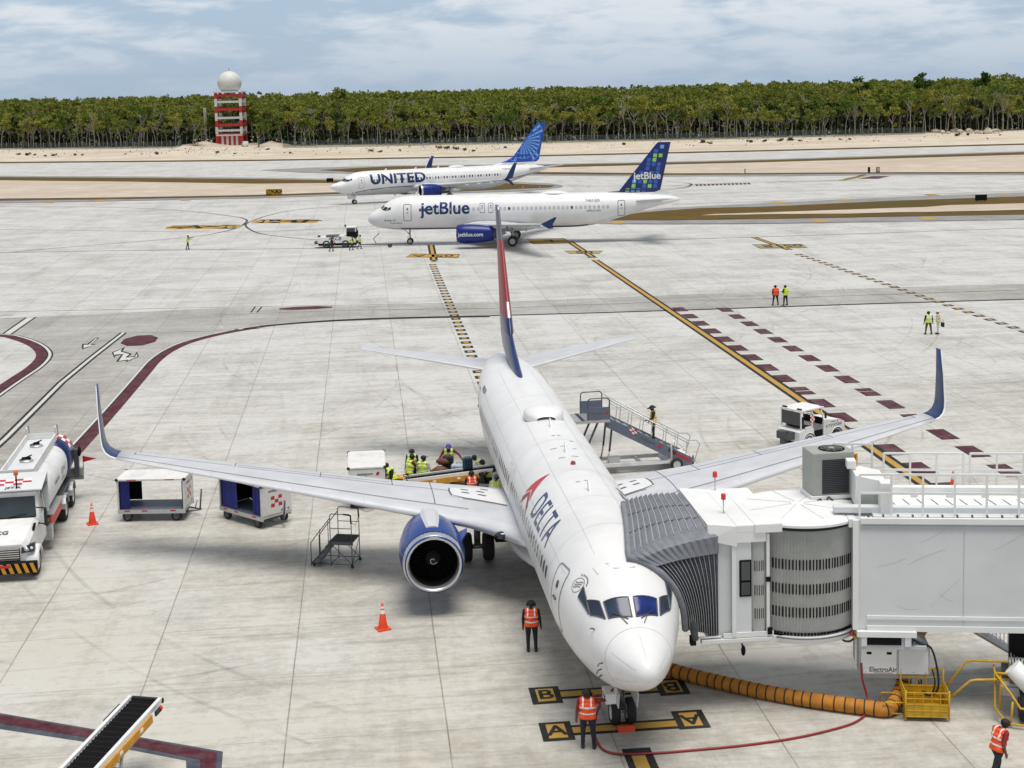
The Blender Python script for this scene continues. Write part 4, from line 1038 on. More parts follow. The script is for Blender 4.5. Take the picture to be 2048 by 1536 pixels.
# ---------------------------------------------------------------- the taxiing aircraft with the globe on its fin
UNI = thing('taxiing_airliner', 'white airliner with bright blue fin carrying a light blue globe, taxiing on the far taxiway', 'airliner', (0, 0, 0), 0)
ang = R(19); dU = V((math.cos(ang), math.sin(ang), 0)); o_ = V((-8.25, 209.4, 0))-dU*4.01*1.03
UNI.location = o_; UNI.rotation_euler = (0, 0, ang-PI/2); UNI.scale = (1, 1.03, 1)
def uni_fin(c, z, y): return 'plane_white' if z < 5.75 else 'brightblue'
FU, WU = airliner_737(UNI, dict(sides=(1,), cowl='blue', winglet_out='navy', fin=FIN737, fincol=uni_fin, dome=(20.6, 23.4, .7, .34), belly='plane_grey', scimitar=True, closed=range(0, 46, 3)))
title(FU, UNI, 'UNITED', 2.4, 11.0, 4.05, 1, 'navy', .03, 'airline_title', 1.12, .25)
title(FU, UNI, 'N38467', .5, 30.6, 4.75, 1, 'line', .01, 'registration_mark', 1, .2)
b = MB(); vs = []
for k in range(60):
    y = lerp(.9, 37, k/59); z = np.interp(y, [0, 3, 6, 10, 16, 24, 30, 36, 39], [1.25, 1.8, 2.3, 2.55, 2.6, 2.6, 2.8, 3.8, 4.6]); z = max(z, FU.sec(y)[1]+.02)
    vs += [FU.Z(y, z, 1, .006), FU.Z(y, z+.13, 1, .006)]
b.add(vs, [(2*i, 2*i+1, 2*i+3, 2*i+2) for i in range(59)], 'navy'); b.build('cheat_line', UNI)
def globe():
    b = MB(); c = (34.3, 9.6)
    def P(r, a, s): y, z = c[0]+r*math.cos(a), c[1]+r*math.sin(a); x = fin_x(FIN737, y, z); return None if x is None else V((s*(x+.012), y, z))
    def cell(r0, r1, a0, a1, m, s):
        q = [P(r0, a0, s), P(r1, a0, s), P(r1, a1, s), P(r0, a1, s)]
        if all(v is not None for v in q) and all(v.z > 5.8 for v in q): b.add(q, [(0, 1, 2, 3)], m)
    for s in (-1, 1):
        rs = [.45, 1.0, 1.65, 2.4, 3.25, 4.1]; b = MB()
        for i in range(len(rs)-1):
            for k in range(14):
                a0 = -2.3+k*.24; cell(rs[i]+.10, rs[i+1]-.10, a0, a0+.12, 'sky_blue', s)
            for k in range(80):
                a0 = -2.2+k*.04; cell(rs[i+1]-.05, rs[i+1]+.03, a0, a0+.041, 'sky_blue', s)
        b.build('tail_globe_emblem', UNI)
globe()

# ---------------------------------------------------------------- the towed aircraft with the chequered blue fin
JB = thing('towed_airliner', 'white airliner with chequered dark blue and green fin, being towed across the apron', 'airliner', (0, 0, 0), 0)
ang = R(-9); dJ = V((math.cos(ang), math.sin(ang), 0)); JB.location = V((-1.3, 141.3, 0))-dJ*5.07; JB.rotation_euler = (0, 0, ang-PI/2)
FA = A320
FINA = [(28.3, 34.6, 5.80), (30.4, 35.3, 6.05), (34.85, 36.55, 11.55), (35.1, 36.6, 11.76)]
def build_a320():
    F, root = FA, JB; b = MB()
    ys = sorted(set([0.0, .02, .08, .15, .3, .5]+[.7+.2*i for i in range(30)]+[6.9+.7*i for i in range(26)]+[25+.4*i for i in range(32)]+[37.57])); N = 48
    rg = [[F.S(y, 2*PI*k/N) for k in range(N)] for y in ys]; b.loft(rg, 'plane_white', True, True); q = b._m(M['navy'])
    for i in range((len(rg)-1)*N):
        r_, j = divmod(i, N); p = (rg[r_][j]+rg[r_+1][(j+1) % N])/2
        if 2.2 < p.y < 29 and p.z < np.interp(p.y, [2, 6, 26, 29], [1.93, 2.06, 2.1, 2.25]): b.mi[i] = q
    fr = []
    for i in range(13):
        t = i/12; y = lerp(10.6, 21.5, t); s_ = math.sin(PI*t)**.45 if 0 < t < 1 else .02
        fr.append([V((2.2*s_*math.cos(a), y, 2.05+.7*s_*math.sin(a))) for a in [2*PI*k/24 for k in range(24)]])
    b.loft(fr, 'plane_white'); b.build('fuselage', root)
    for s in (-1, 1):
        for P in ([(1.62, .06), (1.80, .70), (2.18, .62), (2.05, .06)], [(1.86, .80), (2.35, 1.12), (2.70, .96), (2.26, .68)], [(2.45, 1.15), (3.02, 1.16), (3.02, .97), (2.78, .97)]):
            b = MB(); vs = []; n = 5
            for i in range(n+1):
                for j in range(n+1):
                    u, v = i/n, j/n; vs.append(F.S(lerp(lerp(P[0][0], P[1][0], u), lerp(P[3][0], P[2][0], u), v), s*lerp(lerp(P[0][1], P[1][1], u), lerp(P[3][1], P[2][1], u), v), .014))
            b.add(vs, [(i*(n+1)+j, (i+1)*(n+1)+j, (i+1)*(n+1)+j+1, i*(n+1)+j+1) for i in range(n) for j in range(n)], 'glass', True); b.build('cockpit_window', root)
        door(F, root, 5.05, 3.0, 4.95, s, .9, lw=.07); door(F, root, 30.6, 3.15, 4.98, s, .82, lw=.07)
        for yy in (14.05, 15.05): door(F, root, yy, 3.85, 4.95, s, .55, 'overwing_exit', 'line', .05, True)
    windows(F, root, [y for y in [6.6+.533*i for i in range(43)] if not (13.6 < y < 15.5)], 4.28, 1, .26, .36, ('palewin', 'cabwin'), (0, 1, 17, 31))
    W = Wing([1.2, 2.0, 6.3, 16.2, 16.9], [11.5, 12.3, 15.2, 21.0, 21.5], [19.6, 19.5, 19.3, 22.6, 22.9], 2.35, .09, 2.0)
    for s in (-1, 1):
        b = W.mesh(s, [1.2, 2, 3, 4.2, 5.75, 6.3, 8, 10, 12, 14, 15.5, 16.9])
        for x in (6.3, 9, 12.5): W.skinline(b, s, [(x, .64), (x, .99)], .05)
        W.skinline(b, s, [(2.6, .16), (16.9, .16)], .05); W.skinline(b, s, [(2.6, .66), (16, .68)], .05)
        wing = b.build('wing', root)
        zt = W.zz(16.9); b = MB(); b.prism([(21.5, zt), (22.4, zt-.5), (22.9, zt-.45), (22.85, zt), (23.3, zt+.72), (23.05, zt+.76)], s*16.9-.03, s*16.9+.03, 'navy', 'x'); b.build('wingtip_fence', wing)
        for x in (6.5, 9.3, 12.4):
            b = MB(); te = W.TE(x); rg = []
            for k in range(9):
                t = k/8; y = lerp(lerp(W.LE(x), te, .5), te+.9, t); r = .23*math.sin(PI*min(.97, max(.04, t)))**.7
                rg.append([V((s*x+r*.8*math.cos(a), y, W.zz(x)-.2-.1*t+r*1.2*math.sin(a))) for a in [2*PI*q/10 for q in range(10)]])
            b.loft(rg, 'wing_grey'); b.build('flap_track_fairing', wing)
        pf = [(0, .95), (.05, 1.0), (.36, 1.09), (.9, 1.15), (1.7, 1.15), (2.6, 1.08), (3.6, .96), (4.3, .82)]
        e = nacelle(root, 'engine', (s*5.75, 11.3, 1.72), pf, 1.15, 'blue', 4.3, True, s)
        b = MB(); rg = []
        for k in range(8):
            t = k/7; y = lerp(12.2, 17, t); zt_ = np.interp(y, [12, 13.5, 14.6, 17], [2.85, 2.95, 2.85, 2.6]); zb = np.interp(y, [12, 14, 17], [2.7, 2.4, 2.3])
            rg.append([V((s*5.75+.26*q_, y, z)) for q_, z in ((-1, zb), (1, zb), (1, zt_), (-1, zt_))])
        b.loft(rg, 'plane_white', True, True, False); b.build('pylon', root)
        if s > 0:
            b = MB(); b.text('jetblue.com', .62, 'plane_white', None, lambda u, v: V((5.75+(1.17-.01*abs(u))*math.sin(PI/2-v/1.15+.05), 13.0+u, 1.76+(1.17-.01*abs(u))*math.cos(PI/2-v/1.15+.05))), .02, .3); b.build('engine_lettering', e)
        st = [((s*.2, 31.6, 4.75), 3.9, .09, (0, 0, 1)), ((s*1.0, 32.1, 4.84), 3.4, .09, (0, 0, 1)), ((s*6.2, 35.1, 5.4), 1.5, .08, (0, 0, 1))]
        b = MB(); b.loft(foil_rings(st, 10), 'wing_grey'); b.build('tailplane', root)
        gear(root, 'main_gear', s*3.80, 17.71, 2.5, .58, .42, .92, .13, 'rim')
    b = fin_mesh(F, FINA, 12, 8, lambda c, z, y: 'navyfin' if z > 5.75 else 'plane_white', 'blue', 6); b.build('tail_fin', root)
    bb = {-1: MB(), 1: MB()}; rr = random.Random(12); cols = ['sky_blue', 'lime', 'mid_blue', 'mid_blue', None, 'mid_blue', 'sky_blue', 'mid_blue', 'lime']
    for i in range(-2, 13):
        for j in range(12):
            y0 = 29.2+i*.64+.10*j; z0 = 5.95+j*.52-.06*i*.3; m = rr.choice(cols)
            if 7.2 < z0 < 8.6 and 32.0 < y0 < 36.2: m = rr.choice([None, 'mid_blue'])
            if not m: continue
            for s in (-1, 1):
                q = []
                for a, c in ((0, 0), (.44, -.03), (.50, .40), (.06, .43)):
                    x = fin_x(FINA, y0+a, z0+c); q.append(None if x is None else V((s*(x+.012), y0+a, z0+c)))
                if all(p is not None for p in q): bb[s].add(q, [(0, 1, 2, 3)], m)
    for s in (-1, 1): bb[s].build('fin_pattern', root)
    for s in (1,):
        b = MB(); b.text('jetBlue', 1.18, 'plane_white', None, lambda u, v: V((s*((fin_x(FINA, min(35.6, max(31.6, 33.75+s*u)), 7.75+v) or .1)+.03), 33.75+s*u, 7.75+v)), .02, .25, 'CENTER', .98); b.build('fin_lettering', root)
    gear(root, 'nose_gear', 0, 5.07, 2.0, .38, .22, .48, .08, 'rim')
    rg = []
    for k in range(10):
        t = k/9; q_ = math.sin(PI*min(.98, max(.02, t)))**.5; rg.append([V((.75*q_*math.cos(a), lerp(21, 24.2, t), 5.84+.36*q_*math.sin(a))) for a in [PI*j/12 for j in range(13)]])
    b = MB(); b.loft(rg, 'plane_white', False, False); b.build('antenna_dome', root)
    b = MB(); b.prism([(5.6, 5.86), (6.1, 5.86), (6.2, 6.35), (6.0, 6.35)], -.02, .02, 'plane_white', 'x'); b.build('blade_antenna', root)
    b = MB(); b.prism([(18.6, 1.8), (19.2, 1.8), (19.25, 1.35), (19.1, 1.35)], -.02, .02, 'plane_white', 'x'); b.build('blade_antenna', root)
build_a320()
title(FA, JB, 'jetBlue', 2.1, 9.6, 4.42, 1, 'navy', .022, 'airline_title', 1.0, .25)
title(FA, JB, 'N653JB', .55, 27.2, 5.05, 1, 'line', .012, 'registration_mark', 1, .2)
title(FA, JB, 'AIRBUS A320', .30, 27.3, 3.85, 1, 'line', .012, 'type_lettering', 1, .2)
title(FA, JB, 'Breath Of', .34, 2.9, 3.05, 1, 'line', .012, 'nose_lettering', 1, .2)
title(FA, JB, 'Fresh Blue', .34, 3.6, 2.72, 1, 'line', .012, 'nose_lettering', 1, .2)
# ================================================================ jet bridge
JBR = thing('jet_bridge', 'white passenger jet bridge with grey bellows docked at the parked airliner', 'jet bridge', (6.0, 5.7, 0), 0)
def jb(name, b, parent=None, label=None):
    """part built in world coordinates, hung on the bridge (or on one of its parts)"""
    o = b.build(name, parent or JBR, label=label); o.matrix_parent_inverse = Matrix.Translation((-6.0, -5.7, 0)) if parent is None else Matrix.Identity(4); return o
TA = R(-11.5); CX, CY = 5.84, 5.75
XT = Matrix.Translation((6.05, CY, 0)) @ Matrix.Rotation(TA, 4, 'Z')      # tunnel frame: x along the tunnel, -y towards the camera
# --- rotunda with ribbed shutter
ZB, ZT = 2.28, 5.42
b = MB(); n = 260; rib = []
for k in range(n*2):
    a = 2*PI*k/(n*2); r = 1.72+(.022 if k % 2 else -.012); rib.append((r*math.cos(a), r*math.sin(a)))
b.loft([[V((CX+x, CY+y, z)) for x, y in rib] for z in (ZB, ZT)], 'shutter', True, False, False)
for zc in (4.40, 3.67, 2.97):
    for k in range(110):
        a = 2*PI*k/110
        if not (PI*.98 < a < PI*1.86): continue
        c, s_ = math.cos(a), math.sin(a); X = Matrix.Translation((CX, CY, zc)) @ Matrix.Rotation(a, 4, 'Z')
        b.box((1.735, 0, 0), (.03, .036, .30), 'dark', X)
for k in range(56):
    a = PI+PI*k/56; X = Matrix.Translation((CX, CY, ZB+.05)) @ Matrix.Rotation(a, 4, 'Z'); b.box((1.745, 0, 0), (.05, .07, .06), 'dark', X)
rot = jb('rotunda', b)
b = MB(); b.lathe([(1.70, ZT), (1.79, ZT), (1.79, ZT+.13), (1.6, ZT+.13)], (CX, CY, 0), (0, 0, 1), 'black', 96, False); jb('rotunda_seal', b)
b = MB(); b.lathe([(1.6, ZT+.13), (1.93, ZT+.13), (1.93, ZT+.20), (1.6, ZT+.28), (.01, ZT+.34)], (CX, CY, 0), (0, 0, 1), 'bridgewhite', 96, False)
for k in range(8):
    a = PI*k/4+.2; p, q = V((CX+.2*math.cos(a), CY+.2*math.sin(a), ZT+.342)), V((CX+1.58*math.cos(a), CY+1.58*math.sin(a), ZT+.288)); b.tube([p, q], .012, 'bridge', 4)
jb('rotunda_roof', b)
b = MB(); b.lathe([(.01, ZB-.02), (1.82, ZB-.02), (1.86, ZB-.10), (1.80, ZB-.24), (.01, ZB-.26)], (CX, CY, 0), (0, 0, 1), 'bridgewhite', 72, False)
b.lathe([(1.87, ZB-.03), (1.90, ZB-.05), (1.87, ZB-.08)], (CX, CY, 0), (0, 0, 1), 'dksteel', 72, False); jb('rotunda_floor', b)
# --- cab
X0, X1, Y0, Y1, ZR = 3.00, 4.42, 4.22, 8.0, 5.42
b = MB(); b.box(((X0+.45+X1-.42)/2, (Y0+Y1)/2, (2.3+ZR)/2), (X1-.42-X0-.45+.0, Y1-Y0, ZR-2.3), 'bridge'); b.box((X0+.23, (Y0+Y1)/2+.02, (2.3+ZR)/2), (.448, Y1-Y0-.10, ZR-2.3-.02), 'bridge')
b.box((X0+.47, Y0-.035, 3.9), (.12, .07, 3.1), 'bridgewhite'); b.box((X0+.9, Y0-.02, 2.36), (1.5, .05, .14), 'bridgewhite')
b.box((X0+.97, Y0-.03, ZR-.13), (.9, .09, .30), 'bridgewhite'); jb('cab', b)
b = MB()
b.hexa([(X0-.30, Y0-.10, ZR-.16), (X0+.55, Y0-.12, ZR-.38), (X0+.55, Y1+.1, ZR-.2), (X0-.30, Y1+.1, ZR-.05), (X0-.30, Y0-.05, ZR+.30), (X0+.55, Y0-.12, ZR+.22), (X0+.55, Y1+.1, ZR+.24), (X0-.30, Y1+.1, ZR+.32)], 'bridgewhite'); jb('cab_roof', b)
b = MB(); b.box((X0+.95, (Y0+Y1)/2, ZR+.12), (.80, Y1-Y0+.16, .24), 'bridgewhite', None, .03); jb('cab_roof', b)
b = MB(); b.box((X1+.06, (Y0+Y1)/2-.1, ZR+.13), (.82, Y1-Y0+.1, .28), 'bridgewhite', None, .03); jb('cab_roof', b)
b = MB(); b.box((X0+.82, Y0-.012, 4.05), (.36, .05, 1.10), 'dark', None, .02); fr = jb('cab_window', b)
b = MB(); b.box((X0+.82, Y0-.042, 4.28), (.26, .02, .55), 'truckglass'); jb('window_pane', b, fr)
b = MB(); b.box((X0+.82, Y0-.042, 3.75), (.26, .02, .38), 'glass'); jb('window_pane', b, fr)
# roller shutter between the cab and the rotunda, corner post
b = MB(); n = 60; rb = []
for k in range(n+1):
    a = lerp(PI*.80, PI*2.2, k/n); r = .215+(.010 if k % 2 else -.006); rb.append((X1-.19+r*math.cos(a), Y0+.20+r*math.sin(a)))
b.loft([[V((x, y, z)) for x, y in rb] for z in (2.34, 5.36)], 'shutter', False, False, False)
for zc in (4.40, 3.67, 2.97):
    for k in range(5): b.box((X1-.31+k*.06, Y0-.018+.016*abs(k-2), zc), (.026, .03, .30), 'grille')
jb('shutter_drum', b)
b = MB(); b.box((X1+.07, Y0+.02, 3.85), (.09, .12, 3.0), 'bridgewhite'); b.box((X1+.07, Y0-.05, 4.0), (.13, .05, .14), 'dark'); b.box((X1+.11, Y0-.05, 2.45), (.13, .08, .2), 'dark'); jb('corner_post', b)
b = MB(); b.box((X0+.55, Y0+.02, 2.22), (2.1, .22, .10), 'bridgewhite'); b.box((X0+1.1, (Y0+Y1)/2, 2.18), (2.6, Y1-Y0, .16), 'bridgewhite')
b.hexa([(4.2, Y0+.1, 2.08), (5.2, Y0+.2, 2.14), (5.2, Y0+.6, 2.14), (4.2, Y0+.6, 2.08), (4.0, Y0+.05, 2.18), (5.4, Y0+.15, 2.2), (5.4, Y0+.6, 2.2), (4.0, Y0+.6, 2.18)], 'dksteel'); jb('cab_floor', b)
b = MB(); b.tube([(X0+.72, Y0+.1, 2.15), (X0+.74, Y0+.06, 1.98)], .03, 'dksteel'); b.sphere((X0+.76, Y0+.04, 1.86), (.07, .07, .16), 'dark', 10, 8); jb('hanging_camera', b)
for i, (px, py) in enumerate(((1430, 980), (1447, 1026))):
    p = G(px, py, ZR+.24); b = MB(); b.cyl(p, p+V((0, 0, .42)), .018, 'alu', 8); l = jb('warning_beacon', b)
    b = MB(); b.lathe([(.005, .60), (.06, .59), (.072, .56), (.075, .42), (.005, .42)], p, (0, 0, 1), 'beacon', 16); jb('beacon_lens', b, l)
# --- bellows: pleated hoops from the cab mouth to a rim lying on the fuselage
N = 30; NL, NR = 12, 12
MD = Matrix.Translation((.13, 0, 0)) @ Matrix.Rotation(R(.37), 4, 'Z')
def fus_pt(y, th, off=.07): return MD @ F7.S(y, th, off)
def prof_cab():
    p = [V((X0+.02, Y0+.03, lerp(2.36, 5.36, k/NL))) for k in range(NL+1)]
    p += [V((X0+.02, lerp(Y0+.12, Y1-.12, k/NR), 5.50+.05*math.sin(PI*k/NR))) for k in range(NR+1)]
    return p+[V((X0+.02, Y1-.03, lerp(5.36, 2.36, k/NL))) for k in range(NL+1)]
def prof_fus():
    p = []
    for k in range(NL+1):
        u = k/NL; th = lerp(1.95, .22, u); q = fus_pt(lerp(4.15, 3.58, u)-.38*math.sin(PI*u), th); q.x = max(q.x, lerp(2.02, q.x, min(1, u*3.2))); p.append(q)
    for k in range(NR+1):
        u = k/NR; p.append(fus_pt(lerp(3.56, 8.15, u), lerp(.10, .46, u), .10))
    for k in range(NL+1): u = k/NL; p.append(fus_pt(8.2, lerp(.60, 1.95, u)))
    return p
PC, PF = prof_cab(), prof_fus(); k7, k8 = NL+1, NL+1+NR+1
def hoop(t, out):
    e = t**.92; pts = []
    for i, (a, c) in enumerate(zip(PC, PF)):
        p = a.lerp(c, e); up = math.sin(PI*e)
        if i < k7: u = i/NL; p += V((-.10*up*u, -(.16*up*u+out), .12*up*u*u))
        elif i < k8: p += V((-.10*up, 0, .12*up+out))
        else: u = 1-(i-k8)/NL; p += V((-.10*up*u, .12*up*u+out, .12*up*u*u))
        pts.append(p)
    return pts
H = [hoop(i/(2*N), .022 if i % 2 else -.020 if 0 < i < 2*N else 0) for i in range(2*N+1)]
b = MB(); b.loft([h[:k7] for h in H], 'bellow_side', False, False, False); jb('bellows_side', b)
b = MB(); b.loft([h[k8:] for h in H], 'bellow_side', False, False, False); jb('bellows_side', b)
# the top hood overlaps in wide shingles with scalloped near edge
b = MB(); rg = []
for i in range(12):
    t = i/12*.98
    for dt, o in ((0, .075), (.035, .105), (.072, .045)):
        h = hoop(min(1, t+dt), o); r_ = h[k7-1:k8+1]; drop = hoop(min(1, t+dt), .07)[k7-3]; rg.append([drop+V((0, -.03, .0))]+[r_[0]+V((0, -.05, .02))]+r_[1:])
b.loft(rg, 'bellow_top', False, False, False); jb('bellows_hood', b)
for i in range(3, 2*N, 4):
    b = MB(); b.tube([p+V((-.006, -.012, .004)) for p in hoop(i/(2*N), .030)[:k7-1]], .010, 'piping', 5); jb('bellows_piping', b)
for i in range(12):
    b = MB(); b.tube([p+V((0, 0, .03)) for p in hoop(i/12*.98+.035/2, .095)[k7:k8]], .013, 'piping', 5); jb('hood_piping', b)
for q in (.30, .62):
    b = MB(); b.tube([hoop(i/24*.97, .095 if i % 2 else .06)[k7+int(NR*q)]+V((0, 0, .012)) for i in range(25)], .014, 'bellow_side', 5); jb('hood_seam', b)
b = MB(); b.tube([p for p in hoop(1, 0)[:k8]], .10, 'bellow_top', 8); jb('bellows_rim', b)
b = MB(); b.tube([V((2.32, 4.22, 2.30)), V((2.24, 4.12, 2.8)), V((2.12, 4.02, 3.3)), V((1.98, 3.9, 3.8))], [.10, .13, .13, .08], 'bellow_side', 10); jb('bellows_bumper', b)
b = MB(); b.cyl((2.30, Y0+.02, 2.33), (X0+.1, Y0+.02, 2.33), .035, 'bridgewhite', 8); b.box((2.26, Y0+.05, 2.26), (.16, .2, .26), 'dark'); jb('bellows_hinge_bar', b)
# --- telescopic tunnel
U0, U1, HW, TB, TT = 1.25, 14., 1.52, 2.42, 5.68
b = MB(); b.box(((U0+U1)/2, 0, (TB+TT)/2), (U1-U0, 2*HW, TT-TB), 'bridge', XT)
for u in (4.4,): b.box((u, -HW-.004, (TB+TT)/2), (.02, .012, TT-TB-.1), 'shutter', XT)
tun = jb('tunnel', b)
rs = random.Random(4)
for k in range(7):
    u0, z0 = rs.uniform(1.6, 5.5), rs.uniform(2.9, 5.2); a = rs.uniform(-.9, .9); L_ = rs.uniform(.4, 1.3); c_ = rs.uniform(-.25, .25)
    pts = [(u0+L_*t*math.cos(a), -HW-.003, z0+L_*t*math.sin(a)+c_*t*(1-t)) for t in [i/8 for i in range(9)]]
    b = MB(); vs = []
    for x, y, z in pts: vs += [XT @ V((x, y, z-.007)), XT @ V((x, y, z+.007))]
    b.add(vs, [(2*i, 2*i+2, 2*i+3, 2*i+1) for i in range(8)], 'shutter'); jb('scuff_mark', b, tun)
b = MB(); b.box((U0+.07, -HW-.03, (TB+TT)/2), (.16, .10, TT-TB+.02), 'bridgewhite', XT); b.box((U0+.07, HW+.03, (TB+TT)/2), (.16, .10, TT-TB+.02), 'bridgewhite', XT); b.box((U0-.02, 0, TT-.10), (.2, 2*HW, .24), 'bridgewhite', XT); jb('tunnel_portal', b)
for z, h, d in ((TB+.36, .10, .05), (TB+.04, .16, .08)): b = MB(); b.box(((U0+U1)/2+.2, -HW-d/2, z), (U1-U0-.4, d, h), 'bridgewhite', XT); jb('side_rail', b)
b = MB(); b.box(((U0+U1)/2+.1, -HW-.04, TT-.0), (U1-U0-.2, .12, .16), 'bridgewhite', XT); b.box(((U0+U1)/2+.1, -HW-.02, TT-.22), (U1-U0-.3, .03, .14), 'unitgrey', XT); jb('eaves_rail', b)
b = MB(); b.box(((U0+U1)/2+.3, 0, TT+.05), (U1-U0-.6, 2*HW-.1, .10), 'bridgewhite', XT)
for k in range(30): b.hexa([XT @ V(p) for p in [(2.3+k*.42, -.75, TT+.103), (2.33+k*.42, -.75, TT+.103), (2.13+k*.42, .35, TT+.103), (2.10+k*.42, .35, TT+.103), (2.3+k*.42, -.75, TT+.112), (2.33+k*.42, -.75, TT+.112), (2.13+k*.42, .35, TT+.112), (2.10+k*.42, .35, TT+.112)]], 'line')
for k in range(30): b.box((1.7+k*.42, -HW+.10, TT+.09), (.05, .10, .10), 'dksteel', XT)
for k in range(10): b.box((2.3+k*1.05, .62, TT+.16), (.20, .12, .10), 'bridge', XT)
jb('roof_deck', b)
b = MB(); b.box((6.5, -.95, TT+.18), (11.5, .34, .16), 'bridge', XT); b.box((6.5, .95, TT+.22), (11.5, .30, .24), 'bridgewhite', XT); jb('cable_tray', b)
def rail(name, v, u0, u1, step, h, gap=()):
    b = MB(); k = int(round((u1-u0)/step))
    for i in range(k+1):
        u = u0+i*step; b.box((u, v, TT+.1+h/2), (.055, .055, h), 'bridgewhite', XT)
    for z in (h, h*.55): b.box(((u0+u1)/2, v, TT+.1+z), (u1-u0, .06, .06), 'bridgewhite', XT)
    jb(name, b)
rail('roof_railing', -HW+.12, 1.45, 12.25, .90, 1.22); rail('roof_railing', HW-.12, 2.55, 4.95, .80, 1.15); rail('roof_railing', HW-.12, 5.15, 7.55, .80, 1.15); rail('roof_railing', HW-.12, 7.75, 12.6, .97, 1.15)
rail('roof_gate', HW+.25, 1.05, 2.25, .6, 1.35)
b = MB(); b.hexa([XT @ V(p) for p in [(1.45, -.5, TT+.1), (2.35, -.5, TT+.1), (2.35, .9, TT+.1), (1.45, .9, TT+.1), (1.45, -.5, TT+1.05), (2.35, -.5, TT+.85), (2.35, .9, TT+.85), (1.45, .9, TT+1.05)]], 'bridgewhite'); b.box((2.25, -.95, TT+.55), (.34, .5, .9), 'bridgewhite', XT)
b.box((1.9, -.52, TT+.35), (.6, .05, .4), 'acgrey', XT); jb('roof_housing', b)
b = MB(); b.box((1.42, .35, TT+1.2), (.28, .4, .26), 'bridgewhite', XT, .03); jb('junction_box', b)
b = MB(); b.box((7.75, .45, TT+.75), (.75, .9, 1.3), 'bridgewhite', XT); b.box((7.75, .45, TT+1.43), (.95, 1.0, .07), 'bridgewhite', XT); b.box((7.6, -.02, TT+.9), (.5, .02, .7), 'acgrey', XT); jb('roof_cabinet', b)
# --- air conditioner on the rotunda roof
ax, ay, az = 7.06, 6.60, ZT+.40
XA = Matrix.Translation((ax, ay, az)) @ Matrix.Rotation(R(2), 4, 'Z')
b = MB(); b.box((0, 0, .68), (1.32, .98, 1.32), 'acgrey', XA, .03); ac = jb('air_conditioner', b)
b = MB(); b.box((.06, -.495, .60), (.84, .03, 1.05), 'grille', XA)
for k in range(18): b.box((.06, -.515, .12+k*.057), (.80, .012, .012), 'dksteel', XA)
jb('front_grille', b, ac)
b = MB(); b.lathe([(.40, 1.335), (.40, 1.365), (.36, 1.365), (.34, 1.343), (.005, 1.343)], (.1, -.02, 0), (0, 0, 1), 'dark', 28, False, XA)
for r in (.12, .22, .31): b.lathe([(r-.008, 1.357), (r+.008, 1.357), (r+.008, 1.367)], (.1, -.02, 0), (0, 0, 1), 'acgrey', 28, False, XA)
for k in range(4): a = PI*k/4; b.tube([(.1+.37*math.cos(a), -.02+.37*math.sin(a), 1.363), (.1-.37*math.cos(a), -.02-.37*math.sin(a), 1.363)], .008, 'acgrey', 4, True, XA)
b.lathe([(.09, 1.35), (.09, 1.385), (.005, 1.395)], (.1, -.02, 0), (0, 0, 1), 'acgrey', 16, False, XA); jb('fan_guard', b, ac)
b = MB(); b.box((0, -.02, -.03), (1.44, 1.1, .10), 'bridgewhite', XA)
for x in (-.62, .62):
    for y in (-.45, .45): b.box((x, y, -.15), (.08, .08, .20), 'bridgewhite', XA)
jb('conditioner_stand', b)
b = MB(); b.tube(smoothpts([XA @ V(p) for p in [(.6, -.5, -.05), (.2, -.62, -.16), (-.05, -.66, -.12), (-.2, -.6, .0), (-.3, -.66, -.16), (-.42, -.7, -.17), (-.45, -.58, -.06), (-.7, -.66, -.17)]], 5), .02, 'black', 6); jb('power_cable', b)
b = MB(); b.box((.715, -.22, .66), (.08, .42, 1.1), 'orange', XA); b.box((.74, -.46, .64), (.05, .05, 1.25), 'amber', XA); jb('insulation_panel', b)
# --- air handling unit slung under the tunnel
XU = XT @ Matrix.Translation((1.45, -1.45, 0))
b = MB()
b.box((1.02, .75, 1.42), (2.04, 1.4, .84), 'unitgrey', XU, .02); b.hexa([XU @ V(p) for p in [(.25, .2, .84), (1.95, .1, .84), (1.95, 1.4, .9), (.25, 1.4, .9), (.02, .06, 1.01), (2.02, .06, 1.01), (2.02, 1.44, 1.01), (.02, 1.44, 1.01)]], 'unitgrey')
unit = jb('air_unit', b)
b = MB(); b.box((.56, .03, 1.42), (1.02, .05, .78), 'bridgewhite', XU, .01)
for x in (.28, .86): b.box((x, -.0, 1.66), (.14, .02, .07), 'dark', XU)
b.text('ElectroAir', .21, 'line', XU @ Matrix.Translation((.68, .0, 1.16)) @ Matrix.Rotation(PI/2, 4, 'X'), None, .02, 0, 'CENTER', .9); b.box((.68, .004, 1.06), (.56, .008, .014), 'line', XU)
for k in range(5): b.sphere((.20+.09*math.cos(k*1.1), .0, 1.15+.07*math.sin(k*1.1)), .012, 'unitgrey', 6, 4, XU)
jb('unit_door', b, unit)
b = MB(); b.box((1.56, .035, 1.42), (.84, .04, .78), 'bridge', XU, .01)
for x in (1.2, 1.56, 1.92):
    for z in (1.08, 1.76): b.sphere((x, .012, z), .014, 'dksteel', 6, 4, XU)
jb('unit_panel', b, unit)
b = MB(); b.box((.72, .35, 2.10), (1.5, 1.1, .30), 'unitgrey', XU); b.box((.68, -.21, 2.10), (.98, .04, .21), 'dark', XU); b.box((.95, .4, 1.90), (1.9, 1.2, .10), 'unitgrey', XU)
for x in (.1, 1.35): b.box((x, -.22, 2.10), (.16, .06, .28), 'bridge', XU)
